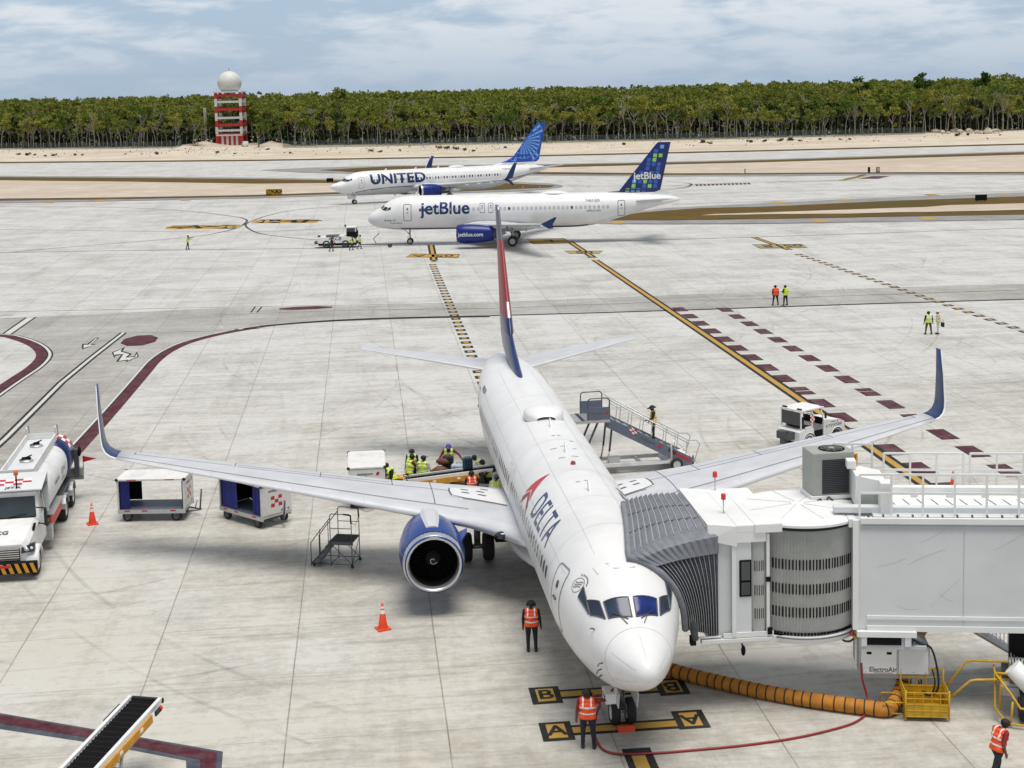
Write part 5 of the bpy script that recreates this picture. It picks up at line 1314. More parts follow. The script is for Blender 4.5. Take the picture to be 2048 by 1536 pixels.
b.box((.75, -.02, 2.32), (1.7, .5, .16), 'bridgewhite', XU); b.hexa([XU @ V(p) for p in [(1.55, .0, 1.95), (2.0, .1, 1.92), (2.0, 1.1, 1.92), (1.55, 1.1, 1.95), (1.5, .0, 2.25), (1.6, .0, 2.25), (1.6, 1.1, 2.25), (1.5, 1.1, 2.25)]], 'acgrey'); jb('unit_hanger', b, unit)
b = MB(); b.box((-.08, .2, 1.75), (.05, .07, 1.25), 'bridgewhite', XU); b.sphere((-.2, .1, 2.20), .07, 'beacon', 10, 8, XU); b.box((-.12, .1, 2.12), (.12, .1, .1), 'yellow', XU); jb('hose_bracket', b, unit)
def P_(*a): return [XU @ V(p) for p in a]
b = MB(); b.tube(smoothpts(P_((1.4, .05, 2.16), (1.75, -.05, 1.98), (2.05, -.02, 1.85), (2.22, 0, 1.3), (2.28, .02, .7), (2.15, .02, .45), (1.9, .04, .42), (1.75, .1, .7), (1.7, .2, .86)), 6), .03, 'black', 8); jb('supply_cable', b, unit)
b = MB(); b.tube(smoothpts(P_((2.1, .06, 1.2), (2.18, .02, .75), (2.05, .03, .40), (1.85, .06, .55), (1.8, .2, .86)), 6), .022, 'black', 8); jb('supply_cable', b, unit)
b = MB(); b.tube(smoothpts(P_((-.1, .1, 2.12), (-.25, .05, 2.0), (-.42, .1, 1.98), (-.5, .1, 2.06)), 6), .03, 'black', 8); jb('supply_cable', b, unit)
# --- wheel carriage with lifting column at the right edge
wx, wy = 11.55, 2.75
XW = Matrix.Translation((wx, wy, 0)) @ Matrix.Rotation(R(-20), 4, 'Z')
b = MB(); b.box((.1, .9, 1.75), (.75, .55, 1.5), 'dark', XW); b.box((.1, .6, 1.05), (1.2, .5, .35), 'dksteel', XW); b.box((.2, .25, .78), (1.5, .9, .24), 'unitgrey', XW); b.box((-.1, .3, 1.3), (.45, .5, .5), 'unitgrey', XW, .04)
for k in range(7): b.tube([XW @ V((-.30+.09*k, .05, 1.85-.05*k)), XW @ V((-.25+.07*k, -.15, 1.4)), XW @ V((-.1+.08*k, -.1, .95))], .022, 'black' if k % 2 else 'dksteel', 5)
car = jb('wheel_carriage', b)
b = MB(); b.cyl(XW @ V((-.28, -.30, 1.58)), XW @ V((.30, -.42, .98)), .27, 'bridgewhite', 20); b.cyl(XW @ V((.30, -.42, .98)), XW @ V((.38, -.44, .90)), .18, 'dksteel', 16); jb('drive_motor', b, car)
for x in (.1, 1.1): b = MB(); b.wheel((x, -.25, .48), (1, .0, 0), .48, .36, 'dksteel', 'tread', XW); jb('wheel', b, car)
b = MB()
for pts in ([(-.75, -.3, 1.35), (-.75, -.35, .35), (-.45, -.9, .12), (.9, -1.0, .12)], [(-.75, -.3, 1.35), (-.35, -.75, .95), (-.1, -.95, .62), (.9, -1.05, .60)], [(-.35, -.85, .12), (-.3, -.85, .75)], [(-.75, .3, 1.35), (-.75, -.3, 1.35), (.1, -.45, 1.42)], [(-.6, -.3, 1.35), (-.6, -.35, .3)]):
    b.tube([XW @ V(p) for p in pts], .035, 'yellow', 7)
jb('guard_frame', b, car)
# service stair behind
b = MB()
sp, sq = G(1915, 1262, 2.35)+V((.2, 1.6, 0)), G(1915, 1262, 2.35)+V((3.6, 1.9, -2.2))
d = (sq-sp)
for s_ in (0, .9): b.tube([sp+V((0, s_, 0)), sq+V((0, s_, 0))], .07, 'bridgewhite', 6); b.tube([sp+V((0, s_, .95)), sq+V((0, s_, .95))], .03, 'bridgewhite', 6)
for k in range(13): c = sp+d*((k+.5)/13); b.box((c.x, c.y+.45, c.z), (.26, .9, .04), 'alu')
for k in range(26):
    c = sp+d*((k+.5)/26); b.cyl(c, c+V((0, 0, .95)), .014, 'bridgewhite', 5)
b.hexa([sp+V((0, .0, -.12)), sq+V((0, 0, -.12)), sq+V((0, .9, -.12)), sp+V((0, .9, -.12)), sp+V((0, .0, -.05)), sq+V((0, 0, -.05)), sq+V((0, .9, -.05)), sp+V((0, .9, -.05))], 'acgrey'); jb('service_stair', b)
# yellow basket on arms
XB = Matrix.Translation((8.86, 3.25, 0)) @ Matrix.Rotation(R(-12), 4, 'Z')
b = MB()
def grid(b, o, u, v, nu, nv, m, r=.008):
    o, u, v = V(o), V(u), V(v)
    for i in range(nu+1): b.tube([o+u*(i/nu), o+u*(i/nu)+v], r, m, 4, False)
    for j in range(nv+1): b.tube([o+v*(j/nv), o+v*(j/nv)+u], r, m, 4, False)
W_, D_, H_ = 1.22, .95, .72
b.box((0, 0, .14), (W_, D_, .03), 'yellow', XB)
for o, u, v in (((-W_/2, -D_/2, .14), (W_, 0, 0), (0, 0, H_)), ((-W_/2, D_/2, .14), (W_, 0, 0), (0, 0, H_+.35)), ((W_/2, -D_/2, .14), (0, D_, 0), (0, 0, H_)), ((-W_/2, -D_/2, .14), (0, D_, 0), (0, 0, H_))):
    u_, v_ = XB.to_3x3() @ V(u), V(v); o_ = XB @ V(o); grid(b, o_, u_, v_, 5, 4, 'yellow', .017)
    b.add([o_+u_*.02, o_+u_*.98, o_+u_*.98+v_*.55, o_+u_*.02+v_*.55], [(0, 1, 2, 3)], 'yellow')
for x, y in ((-1, -1), (1, -1), (1, 1), (-1, 1)): b.tube([XB @ V((x*W_/2, y*D_/2, .05)), XB @ V((x*W_/2, y*D_/2, H_+.2+(.3 if y > 0 else 0)))], .03, 'yellow', 6)
for y in (-.35, .35): b.tube([XB @ V(p) for p in [(-W_/2, y, .50), (-W_/2-.55, y, .50), (-W_/2-.62, y, .42), (-W_/2-.6, y, .2), (-W_/2, y, .15)]], .025, 'yellow', 6)
bas = jb('hose_basket', b)
b = MB()
for y0, z1, yw in ((-.3, 1.18, -.25), (.35, 1.5, .25)):
    b.tube([XB @ V((W_/2, y0, .62)), XB @ V((W_/2+.62, y0, z1)), XB @ V((W_/2+.8, y0, z1+.03)), XW @ V((-.3, yw, z1))], .034, 'yellow', 8)
jb('towing_arm', b, bas)

# ================================================================ air duct and hose on the ground
def ducting(name, pts, r, label, cat, step=.24):
    P = smoothpts(pts, 10); b = MB(); b.tube(P, r, 'orange', 18)
    acc = 0
    for i in range(1, len(P)):
        d = (P[i]-P[i-1]); acc += d.length
        if acc > step:
            acc = 0; t = d.normalized(); b.lathe([(r*.99, -.018), (r*1.045, -.018), (r*1.045, .018), (r*.99, .018)], P[i], t, 'black', 18)
    o = b.build(name); tag(o, label, cat); return o
def gz(px, py, z): return G(px, py, z)
ducting('air_duct', [XU @ V((1.40, .5, .92)), XU @ V((1.32, .35, .55)), XU @ V((1.18, .2, .38)), gz(1778, 1417, .23), gz(1735, 1415, .22), gz(1670, 1407, .22), gz(1590, 1395, .22), gz(1500, 1378, .22), gz(1420, 1360, .22), gz(1360, 1345, .22), gz(1310, 1330, .24), V((.5, 8.2, .5)), V((.25, 8.6, 1.05)), V((.2, 8.7, 1.4))], .215, 'orange ribbed air duct lying on the apron between the nose and the yellow basket', 'air duct')
ducting('air_duct', [XU @ V((1.75, 1.2, 1.55)), XU @ V((1.9, 1.2, 1.8)), XU @ V((2.1, 1.3, 2.15)), XU @ V((2.25, 1.5, 2.5))], .19, 'short orange duct rising from the air unit to the underside of the tunnel', 'air duct')
b = MB(); hp = [XU @ V((.06, .02, 1.35)), XU @ V((.08, -.05, .9)), XU @ V((.2, -.12, .4)), gz(1733, 1420, .12), gz(1722, 1437, .04), gz(1690, 1452, .04), gz(1600, 1474, .04), gz(1500, 1489, .04), gz(1400, 1499, .04), gz(1300, 1507, .04), gz(1240, 1508, .04), gz(1208, 1500, .04), V((-.83, 2.95, .05)), V((-.86, 3.05, .35)), V((-.80, 3.0, .8)), V((-.74, 2.8, 1.18)), V((-.98, 2.78, 1.22)), V((-.92, 2.75, 1.42)), V((-.68, 2.7, 1.46))]
b.tube(smoothpts(hp, 10), .034, 'hose', 8); tag(b.build('ground_hose'), 'dark red hose looping over the apron from the air unit to the airliner nose', 'hose')
# ================================================================ ground equipment
def cone(px, label):
    t = thing('traffic_cone', label, 'traffic cone', G(*px), R(20), 'orange traffic cones')
    b = MB(); b.box((0, 0, .025), (.46, .46, .05), 'cone', None, .012); b.build('base', t)
    b = MB(); b.lathe([(.175, .05), (.16, .09), (.035, .92), (.005, .925)], (0, 0, 0), (0, 0, 1), 'cone', 28); cb = b.build('cone_body', t)
    for z, h in ((.56, .13), (.74, .07)):
        b = MB(); f = lambda z: .16+(.035-.16)*(z-.09)/.83+.004; b.lathe([(f(z), z), (f(z+h), z+h)], (0, 0, 0), (0, 0, 1), 'reflect', 28); b.build('reflective_band', cb)
cone((185, 1048), 'orange traffic cone beside the fuel truck, left of the baggage carts'); cone((766, 1258), 'orange traffic cone on the open apron in front of the left engine'); cone((1906, 982), 'orange traffic cone seen behind the roof railings of the jet bridge')
# --- baggage carts
def swis(b, X, size=.2):
    b.text('swissport', size, 'line', X, None, .028, 0, 'CENTER', 1.05); Y = X @ Matrix.Translation((size*3.25, 0, 0)); b.add([(-.10*size*5, -.09*size*5, 0), (.06*size*5, -.09*size*5, 0), (.12*size*5, .09*size*5, 0), (-.04*size*5, .09*size*5, 0)], [(0, 1, 2, 3)], 'pink', False, Y)
def cart(loc, rz, label, curtain, L=2.95, W_=1.62, number='1'):
    t = thing('baggage_cart', label, 'baggage cart', loc, rz, 'covered baggage carts'); zf, zr = .48, 1.86
    b = MB(); b.box((0, 0, zf), (L, W_, .10), 'alu'); b.box((0, 0, zf+.056), (L-.1, W_-.1, .012), 'greyblue')
    for y in (-W_/2+.05, W_/2-.05): b.box((0, y, zf-.08), (L, .09, .09), 'alu')
    for x in (-L*.36, -L*.1, L*.32): b.box((x, -W_/2-.004, zf), (.24, .01, .06), 'pink')
    fl = b.build('cart_floor', t)
    b = MB(); b.box((0, 0, zr), (L+.06, W_+.06, .09), 'cartwhite', None, .02)
    for x in (-.8, .85): b.box((x, -W_/2-.036, zr), (.4, .01, .04), 'pink')
    b.build('cart_roof', t)
    for s in (-1, 1):
        b = MB(); b.box((s*(L/2-.03), 0, (zf+zr)/2), (.06, W_, zr-zf-.14), 'cartwhite')
        X = Matrix.Translation((s*(L/2+.004), 0, 0)) @ Matrix.Rotation(s*PI/2, 4, 'Z') @ Matrix.Rotation(PI/2, 4, 'X')
        checker(b, -.30, .86, .2, .16, 3, 3, lambda u, v: X @ V((u, v, 0)), 'pink', 'cartwhite')
        swis(b, X @ Matrix.Translation((-.08, 1.58, .001)), .17); b.text(number, .15, 'line', X @ Matrix.Translation((.45, .64, .001)), None, .02)
        b.build('end_panel', t)
    for x in (-L/2+.05, L/2-.05):
        for y in (-W_/2+.04, W_/2-.04):
            b = MB(); b.box((x, y, (zf+zr)/2), (.075, .075, zr-zf), 'alu'); b.sphere((x+(.04 if x > 0 else -.04), y+(.03 if y > 0 else -.03), zr), (.085, .085, .07), 'black', 10, 6); b.build('corner_post', t)
    for x0, x1, y in curtain:
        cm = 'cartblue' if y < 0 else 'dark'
        b = MB(); n = 24; vs = []
        for i in range(n+1):
            u = lerp(x0, x1, i/n); o = .035*math.sin(i*1.9)
            vs += [(u, y+o, zf+.1), (u, y+o*.5, zr-.08)]
        b.add(vs, [(2*i, 2*i+2, 2*i+3, 2*i+1) for i in range(n)], cm, True); b.build('curtain', t)
    for x in (-L/2+.12, L/2-.12):
        b = MB(); b.box((x, 0, (zf+zr)/2), (.03, W_-.12, zr-zf-.2), 'dark'); b.build('inner_lining', t)
    for x in (-L*.36, L*.36):
        for y in (-W_/2+.12, W_/2-.12): b = MB(); b.wheel((x, y, .235), (0, 1, 0), .235, .16, 'dksteel', 'tread'); b.build('wheel', t)
        b = MB(); b.box((x, 0, .24), (.1, W_-.3, .08), 'dksteel'); b.box((x, 0, .34), (.3, .5, .12), 'dksteel'); b.build('axle', t)
    b = MB(); b.tube([(L/2-.1, -.35, .3), (L/2+.45, -.05, .28), (L/2+.5, 0, .3), (L/2+.45, .05, .28), (L/2-.1, .35, .3)], .035, 'dksteel', 6); b.tube([(L/2+.45, 0, .28), (L/2+.55, 0, 1.2)], .04, 'dksteel', 6); b.tube([(L/2+.2, .2, .3), (L/2+.3, .3, .75)], .03, 'alu', 6); b.build('drawbar', t)
    return t
cart((-16.35, 28.05, 0), R(-7), 'white covered baggage cart seen through its open sides, next to the orange cone', [(-1.40, -.95, -.72), (-1.40, -.80, .70), (1.05, 1.40, .70)], number='027')
cart((-11.95, 26.75, 0), R(-48), 'white covered baggage cart standing at an angle with blue curtains, under the left wing', [(-1.40, -.35, -.72), (-1.40, 1.4, .72), (.75, 1.4, -.70)], number='SC7678')
cart((-7.1, 29.0, 0), R(-90), 'white covered baggage cart behind the left wing beside the baggage crew', [(-1.4, 1.4, .72), (-.2, 1.4, -.72)], number='031')
# --- belt loaders
def loader(loc, rz, L, z0, z1, label, wheels=True, wd=.98):
    """conveyor runs along +x from height z0 to z1"""
    t = thing('belt_loader', label, 'belt loader', loc, rz); d = V((L, 0, z1-z0)); a = math.atan2(z1-z0, L)
    X = Matrix.Translation((0, 0, z0)) @ Matrix.Rotation(-a, 4, 'Y'); LL = d.length
    b = MB(); b.box((LL/2, 0, 0), (LL-.1, wd-.22, .10), 'belt', X)
    for k in range(int(LL/.25)): b.box((.12+k*.25, 0, .053), (.012, wd-.24, .004), 'black', X)
    b.cyl(X @ V((LL-.05, -wd/2+.1, 0)), X @ V((LL-.05, wd/2-.1, 0)), .07, 'belt', 14); b.build('conveyor_belt', t)
    for s in (-1, 1):
        b = MB(); b.box((LL/2, s*(wd/2-.05), .06), (LL, .10, .13), 'white', X); b.box((LL/2-.35, s*(wd/2+.005), -.12), (LL-.7, .09, .23), 'amber', X)
        for k in range(int(LL/1.15)): b.box((.6+k*1.15, s*(wd/2+.055), -.10), (.16, .02, .09), 'reflect', X)
        for k in range(int(LL/.16)): b.cyl(X @ V((.15+k*.16, s*(wd/2-.115), .05)), X @ V((.15+k*.16, s*(wd/2-.135), .05)), .03, 'alu', 6)
        b.build('side_beam', t)
    b = MB(); b.box((LL+.03, 0, .02), (.10, wd+.06, .14), 'black', X, .03); b.build('bumper', t)
    b = MB(); b.box((LL-.45, -wd/2-.10, -.02), (.35, .05, .14), 'grille', X); b.sphere(X @ V((LL-.35, -wd/2-.14, .02)), .05, 'beacon', 10, 6); b.box((LL-.8, wd/2+.1, .02), (.9, .05, .05), 'black', X); b.build('control_box', t)
    b = MB(); b.box((LL*.42, 0, .52), (LL*.62, 1.2, .26), 'amber'); b.box((LL*.15, 0, .62), (LL*.14, 1.3, .44), 'amber'); b.box((LL*.42, .1, .74), (LL*.4, .7, .2), 'dksteel'); ch = b.build('chassis', t)
    for u in (.30, .62):
        b = MB(); zz = lerp(z0, z1, u)
        for s in (-1, 1): b.tube([(LL*u-.3, s*.32, .6), (LL*u+.1, s*.32, zz-.18)], .045, 'alu', 6)
        b.tube([(LL*u-.1, -.32, lerp(.6, zz, .5)), (LL*u-.1, .32, lerp(.6, zz, .5))], .03, 'alu', 6); b.build('lift_arm', t)
    for x in (LL*.16, LL*.66):
        for s in (-1, 1): b = MB(); b.wheel((x, s*.62, .30), (0, 1, 0), .30, .22, 'dksteel'); b.build('wheel', t)
    b = MB(); b.box((LL*.2, -.72, .95), (.5, .35, .1), 'black'); b.box((LL*.16, -.72, 1.2), (.1, .38, .45), 'black'); b.tube([(LL*.3, -.72, .7), (LL*.28, -.72, 1.15)], .025, 'black', 6); b.lathe([(.14, 0), (.16, .02), (.14, .04)], (LL*.28, -.72, 1.17), (.3, 0, 1), 'black', 16); b.build('driver_seat', t)
    return t
a0, a1 = V((-14.95, -1.9, 0)), V((-13.25, 3.22, 0))
loader(a0, math.atan2(a1.y-a0.y, a1.x-a0.x), (a1-a0).length, 1.45, 1.90, 'amber belt loader with raised black conveyor at the lower left corner, nobody on it')
b0, b1 = G(756, 968, .55), G(992, 937, 1.5); b0.z = b1.z = 0
BLD = loader(b0, math.atan2(b1.y-b0.y, b1.x-b0.x), (b1-b0).length, .55, 1.5, 'amber belt loader leaning up to the hold of the parked airliner')
def on_belt(u, off=0, dz=.1):
    d = (b1-b0); n = V((-d.y, d.x, 0)).normalized(); p = b0+d*u+n*off; p.z = lerp(.55, 1.5, u)+dz; return p
# --- luggage on an open cart behind the loader
def suitcase(p, size, m, rz, label, tilt=0, soft=False):
    t = thing('suitcase' if not soft else 'travel_bag', label, 'luggage', p, rz); b = MB()
    if soft:
        rg = []
        for k in range(9):
            q = math.sin(PI*min(.96, max(.04, k/8)))**.5; rg.append([V((lerp(-size[0]/2, size[0]/2, k/8), size[1]/2*q*math.cos(a), size[2]/2+size[2]/2*q*math.sin(a)*(1 if math.sin(a) > 0 else .98))) for a in [2*PI*j/14 for j in range(14)]])
        b.loft(rg, m)
    else: b.box((0, 0, size[2]/2), size, m, None, min(size)*.22)
    b.build('shell', t)
    b = MB(); b.tube([(-.10, 0, size[2]-.01), (-.10, 0, size[2]+.05), (.10, 0, size[2]+.05), (.10, 0, size[2]-.01)], .014, 'black', 6); b.build('handle', t)
    if not soft:
        b = MB()
        for k in (-1, 0, 1): b.box((k*size[0]*.25, -size[1]/2-.004, size[2]*.5), (.025, .012, size[2]*.75), 'black')
        b.build('shell_rib', t)
    return t
dc = G(900, 962, 0)+V((0, .4, 0)); DD = (b1-b0).normalized(); DN = V((-DD.y, DD.x, 0)); drz = math.atan2(DD.y, DD.x)
dc = b0+(b1-b0)*.60+DN*1.5
t = thing('luggage_dolly', 'open flat luggage cart loaded with bags behind the belt loader', 'baggage cart', dc, drz)
b = MB(); b.box((0, 0, .50), (3.4, 1.45, .10), 'alu'); b.box((-1.68, 0, .85), (.05, 1.4, .6), 'alu'); b.build('deck', t)
for x in (-1.2, 1.2):
    for y in (-.55, .55): b = MB(); b.wheel((x, y, .2), (0, 1, 0), .2, .13, 'dksteel'); b.build('wheel', t)
def dl(u, v, z=.56): return dc+DD*u+DN*v+V((0, 0, z))
suitcase(dl(-.75, -.25), (.85, .5, .62), 'brownbag', drz+.3, 'large brown leather duffel bag in the pile behind the belt loader', soft=True)
suitcase(dl(-.55, .35), (.52, .34, .95), 'blackbag', drz+.2, 'black upright suitcase at the back of the pile, tallest of the bags')
suitcase(dl(-.75, .15, 1.1), (.6, .42, .36), 'brick', drz-.2, 'small reddish brown bag lying on top of the brown duffel', soft=True)
suitcase(dl(.05, .1), (.72, .46, .66), 'palebag', drz+.1, 'pale blue hard-shell suitcase in the middle of the pile')
suitcase(dl(.0, -.45), (.72, .40, .36), 'blackbag', drz, 'flat black suitcase lying in front of the pale blue one')
suitcase(dl(.72, .15), (.7, .5, .55), 'blackbag', drz+.5, 'black soft bag right of the pale blue suitcase', soft=True)
suitcase(dl(.70, -.42), (.62, .4, .30), 'greyblue', drz-.1, 'grey-blue bag lying low at the front right of the pile', soft=True)
suitcase(dl(1.32, .05), (.66, .46, .6), 'blackbag', drz+.2, 'black rounded bag at the right end of the luggage pile', soft=True)
suitcase(dl(1.2, -.5), (.5, .3, .26), 'dksteel', drz, 'small dark grey case at the right end of the open cart')
suitcase(on_belt(.76, .1), (.44, .28, .56), 'tealbag', drz+.5, 'dark teal suitcase standing upright on the belt loader')
suitcase(on_belt(.10, .75, -.25), (.7, .45, .3), 'blackbag', drz, 'black bag lying at the low end of the belt loader', soft=True)
suitcase(on_belt(.20, .75, -.30), (.6, .4, .32), 'palebag', drz+.4, 'white and grey case at the low end of the belt loader')
# --- maintenance platform
t = thing('step_platform', 'small dark tubular step platform with handrails standing alone under the left wing', 'step platform', (-8.42, 20.12, 0), R(-17))
P0, P1, ZP = .0, .86, 1.02
b = MB(); b.box(((P0+P1)/2-.02, 0, ZP), (.95, 1.0, .05), 'dksteel')
for k in range(11): b.box(((P0+P1)/2, -.45+k*.09, ZP+.028), (.9, .02, .012), 'grille')
b.box(((P0+P1)/2, -.49, ZP-.05), (.95, .03, .12), 'dksteel'); b.build('platform', t)
b = MB()
for k in range(4): b.box((-.12-k*.17, 0, ZP-.22-k*.22), (.24, .92, .035), 'dksteel')
for s in (-1, 1): b.tube([(.0, s*.46, ZP-.03), (-.80, s*.46, .12)], .03, 'dksteel', 6)
b.build('steps', t)
b = MB(); r = .02
for s in (-1, 1):
    y = s*.5
    b.tube([(P0, y, .06), (P0, y, ZP+1.05), (P0+.08, y, ZP+1.12), (P1-.08, y, ZP+1.12), (P1, y, ZP+1.05), (P1, y, .06)], r, 'dksteel', 6); b.tube([(P0, y, ZP+.55), (P1, y, ZP+.55)], r*.8, 'dksteel', 6)
    b.tube([(P0, y, ZP+.95), (-.62, y, .95+.25), (-.80, y, .95), (-.80, y, .06)], r, 'dksteel', 6); b.tube([(-.42, y, ZP+.5), (-.42, y, .52)], r*.8, 'dksteel', 6); b.tube([(P0, y, .14), (P1, y, .14)], r*.8, 'dksteel', 6); b.tube([(-.8, y, .14), (P0, y, .14)], r*.8, 'dksteel', 6); b.tube([(P0, y, ZP-.05), (P1, y, .14)], r*.7, 'dksteel', 6)
for x in (P0, P1, -.8): b.tube([(x, -.5, .14), (x, .5, .14)], r*.8, 'dksteel', 6)
b.tube([(P1, -.5, .16), (P1, .5, ZP-.06)], r*.7, 'dksteel', 6); b.tube([(P1, -.5, ZP+.8), (P1+.02, 0, ZP+.55), (P1, .5, ZP+.8)], .012, 'alu', 5); b.build('tube_frame', t)
b = MB(); b.tube([(P1-.3, -.5, ZP+1.12), (P1-.02, -.5, ZP+1.08), (P1, -.5, ZP+.75)], .034, 'black', 8); b.build('rail_sleeve', t)
b = MB(); b.tube([(P1-.3, .5, ZP+1.12), (P1-.02, .5, ZP+1.08), (P1, .5, ZP+.75)], .034, 'black', 8); b.build('rail_sleeve', t)
for x, y in ((-.72, -.4), (-.72, .4), (P1, -.5), (P1, .5)): b = MB(); b.wheel((x, y, .07), (0, 1, 0), .07, .04, 'dksteel'); b.build('caster', t)
# --- passenger stairs
SO = V((2.68, 31.2, 0)); t = thing('passenger_stairs', 'grey-blue passenger boarding stairs on a white wheeled frame, right of the fuselage', 'boarding stairs', SO, R(4)); SW = 1.55; ZL = 2.62
PX, BX, ZBt = 1.75, 5.75, .42
b = MB(); b.box((PX/2, SW/2, ZL), (PX, SW+.2, .12), 'alu'); 
for k in range(5): b.box((.15+k*.32, SW/2, ZL+.064), (.16, SW+.1, .012), 'grille' if k % 2 else 'alu')
pf = b.build('platform', t)
slope = (ZBt-ZL)/(BX-PX)
for s in (0, 1):
    y = s*SW; b = MB()
    b.hexa([(PX-.2, y-.03, ZL-.30), (BX, y-.03, ZBt-.38), (BX, y+.03, ZBt-.38), (PX-.2, y+.03, ZL-.30), (PX-.2, y-.03, ZL+.22), (BX+.1, y-.03, ZBt+.12), (BX+.1, y+.03, ZBt+.12), (PX-.2, y+.03, ZL+.22)], 'greyblue')
    if s == 0:
        def PP(u, v): return V((PX+u, y-.036, ZL+slope*u-.08+v))
        checker(b, .95, -.02, .12, .095, 3, 3, PP, 'pink', 'reflect'); 
        X = Matrix.Translation((PX+1.85, y-.037, ZL+slope*1.85-.06)) @ Matrix.Rotation(PI/2, 4, 'X') @ Matrix.Rotation(math.atan(slope), 4, 'Z'); swis(b, X, .2)
        X = Matrix.Translation((PX+3.05, y-.037, ZL+slope*3.05-.03)) @ Matrix.Rotation(PI/2, 4, 'X') @ Matrix.Rotation(math.atan(slope), 4, 'Z'); b.text('PES5', .22, 'dark', X, None, .03)
        b.add([PP(3.15, .0-.02), PP(3.95, -.02), PP(3.95, .13), PP(3.15, .13)], [(0, 1, 2, 3)], 'pink')
    b.build('stringer', t)
b = MB(); nst = 11
for k in range(nst):
    u = (k+.5)/nst; b.box((lerp(PX, BX, u), SW/2, lerp(ZL, ZBt, u)-.05), (.36, SW-.08, .05), 'alu')
b.build('treads', t)
for s in (0, 1):
    y = s*SW; b = MB()
    b.tube([(PX, y, ZL+1.0), (BX-.15, y, ZBt+1.0), (BX+.25, y, ZBt+.98), (BX+.42, y, ZBt+.80), (BX+.15, y, ZBt-.05)], .026, 'alu', 7); b.tube([(PX, y, ZL+.85), (BX-.1, y, ZBt+.83)], .02, 'alu', 6)
    for k in range(7): u = (k+.5)/7; b.tube([(lerp(PX, BX, u), y, lerp(ZL, ZBt, u)+.1), (lerp(PX, BX, u)+.10, y, lerp(ZL, ZBt, u)+.97)], .018, 'alu', 6)
    b.build('handrail', t)
for y in (-.02, SW+.02):
    b = MB(); b.box((PX-.55, y, ZL+.36), (1.1, .05, .62), 'greyblue'); b.tube([(PX-1.05, y, ZL+.05), (PX-1.05, y, ZL+1.0), (PX-.95, y, ZL+1.1), (PX-.1, y, ZL+1.1), (PX, y, ZL+1.0), (PX, y, ZL+.05)], .03, 'dksteel', 7)
    if y < 0: swis(b, Matrix.Translation((PX-.62, y-.028, ZL+.38)) @ Matrix.Rotation(PI/2, 4, 'X'), .15)
    b.build('guard_panel', t)
b = MB()
for y in (.1, SW-.1): b.box((3.3, y, .42), (5.2, .14, .16), 'white')
for x in (.9, 2.2, 3.3, 5.6): b.box((x, SW/2, .42), (.14, SW-.34, .14), 'white')
b.box((2.0, .35, .62), (.55, .4, .3), 'alu'); b.hexa([(4.4, .0, .4), (5.9, .0, .4), (5.9, SW, .4), (4.4, SW, .4), (4.7, .0, .62), (5.7, .0, .62), (5.7, SW, .62), (4.7, SW, .62)], 'white'); b.tube([(4.75, -.05, .5), (4.75, -.05, 1.35), (4.95, -.05, 1.45)], .05, 'white', 6); b.build('wheel_frame', t)
for y in (.15, SW-.15): b = MB(); b.tube([(.25, y, .4), (1.2, y, ZL-.1)], .05, 'dksteel', 6); b.tube([(.55, y, 1.3), (1.1, y, .42)], .035, 'alu', 6); b.tube([(1.75, y, 1.1), (1.9, y, ZL-.25)], .05, 'dksteel', 6); b.tube([(1.75, y, 1.1), (1.62, y, .45)], .04, 'alu', 6); b.build('support_strut', t)
for x, y in ((5.0, -.06), (5.0, SW+.06), (1.0, .1), (1.0, SW-.1)): b = MB(); b.wheel((x, y, .30), (0, 1, 0), .30, .16, 'rim'); b.build('wheel', t)
b = MB(); b.cyl((5.85, .05, .1), (5.85, .05, .65), .04, 'black', 8); b.cyl((5.85, .05, .0), (5.85, .05, .1), .10, 'black', 10); b.build('stabiliser', t)
# --- baggage tug behind the right wing
t = thing('baggage_tug', 'white open-sided baggage tug with red checker, parked behind the right wing', 'tug', (14.75, 35.1, 0), R(30)); t.scale = (.95, .95, .95)
b = MB()
b.prism([(-.75, .42), (-.75, .95), (-.55, 1.02), (.35, 1.02), (.35, .45), (.1, .42)], -.78, .78, 'white', 'y')
b.prism([(1.15, .30), (1.15, 1.28), (1.3, 1.36), (2.45, 1.22), (2.78, 1.08), (2.85, .42), (2.3, .30)], -.74, .74, 'white', 'y'); b.box((.75, 0, .42), (.9, 1.3, .16), 'white'); body = b.build('body', t)
b = MB()
for y in (-.70, .70):
    b.box((.28, y, 1.48), (.07, .07, 1.1), 'white'); b.box((-.55, y, 1.6), (.06, .06, 1.0), 'white'); b.tube([(1.2, y, 1.28), (.98, y, 2.02)], .035, 'white', 6); b.box((.06, y, 1.1), (.55, .05, .12), 'white')
b.box((.30, 0, 2.06), (1.75, 1.52, .10), 'white', None, .03); b.box((-.5, .5, 2.13), (.1, .3, .1), 'black'); b.box((-.5, -.55, 2.13), (.1, .3, .1), 'black'); b.box((.0, -.70, 2.02), (.3, .05, .1), 'dark'); b.box((1.12, -.6, 2.08), (.12, .2, .14), 'dksteel'); b.build('cab_frame', t)
b = MB(); b.box((-.56, 0, 1.62), (.02, 1.3, .72), 'glass'); b.build('rear_window', t)
b = MB(); b.box((.12, .1, 1.05), (.5, 1.1, .14), 'black'); b.box((-.12, .1, 1.35), (.14, 1.1, .55), 'black'); b.build('seat', t)
b = MB(); X = Matrix.Translation((.28, -.745, 1.40)); checker(b, -.16, -.05, .11, .11, 3, 4, lambda u, v: X @ V((u, 0, v)), 'pink', 'reflect'); b.build('checker_panel', t)
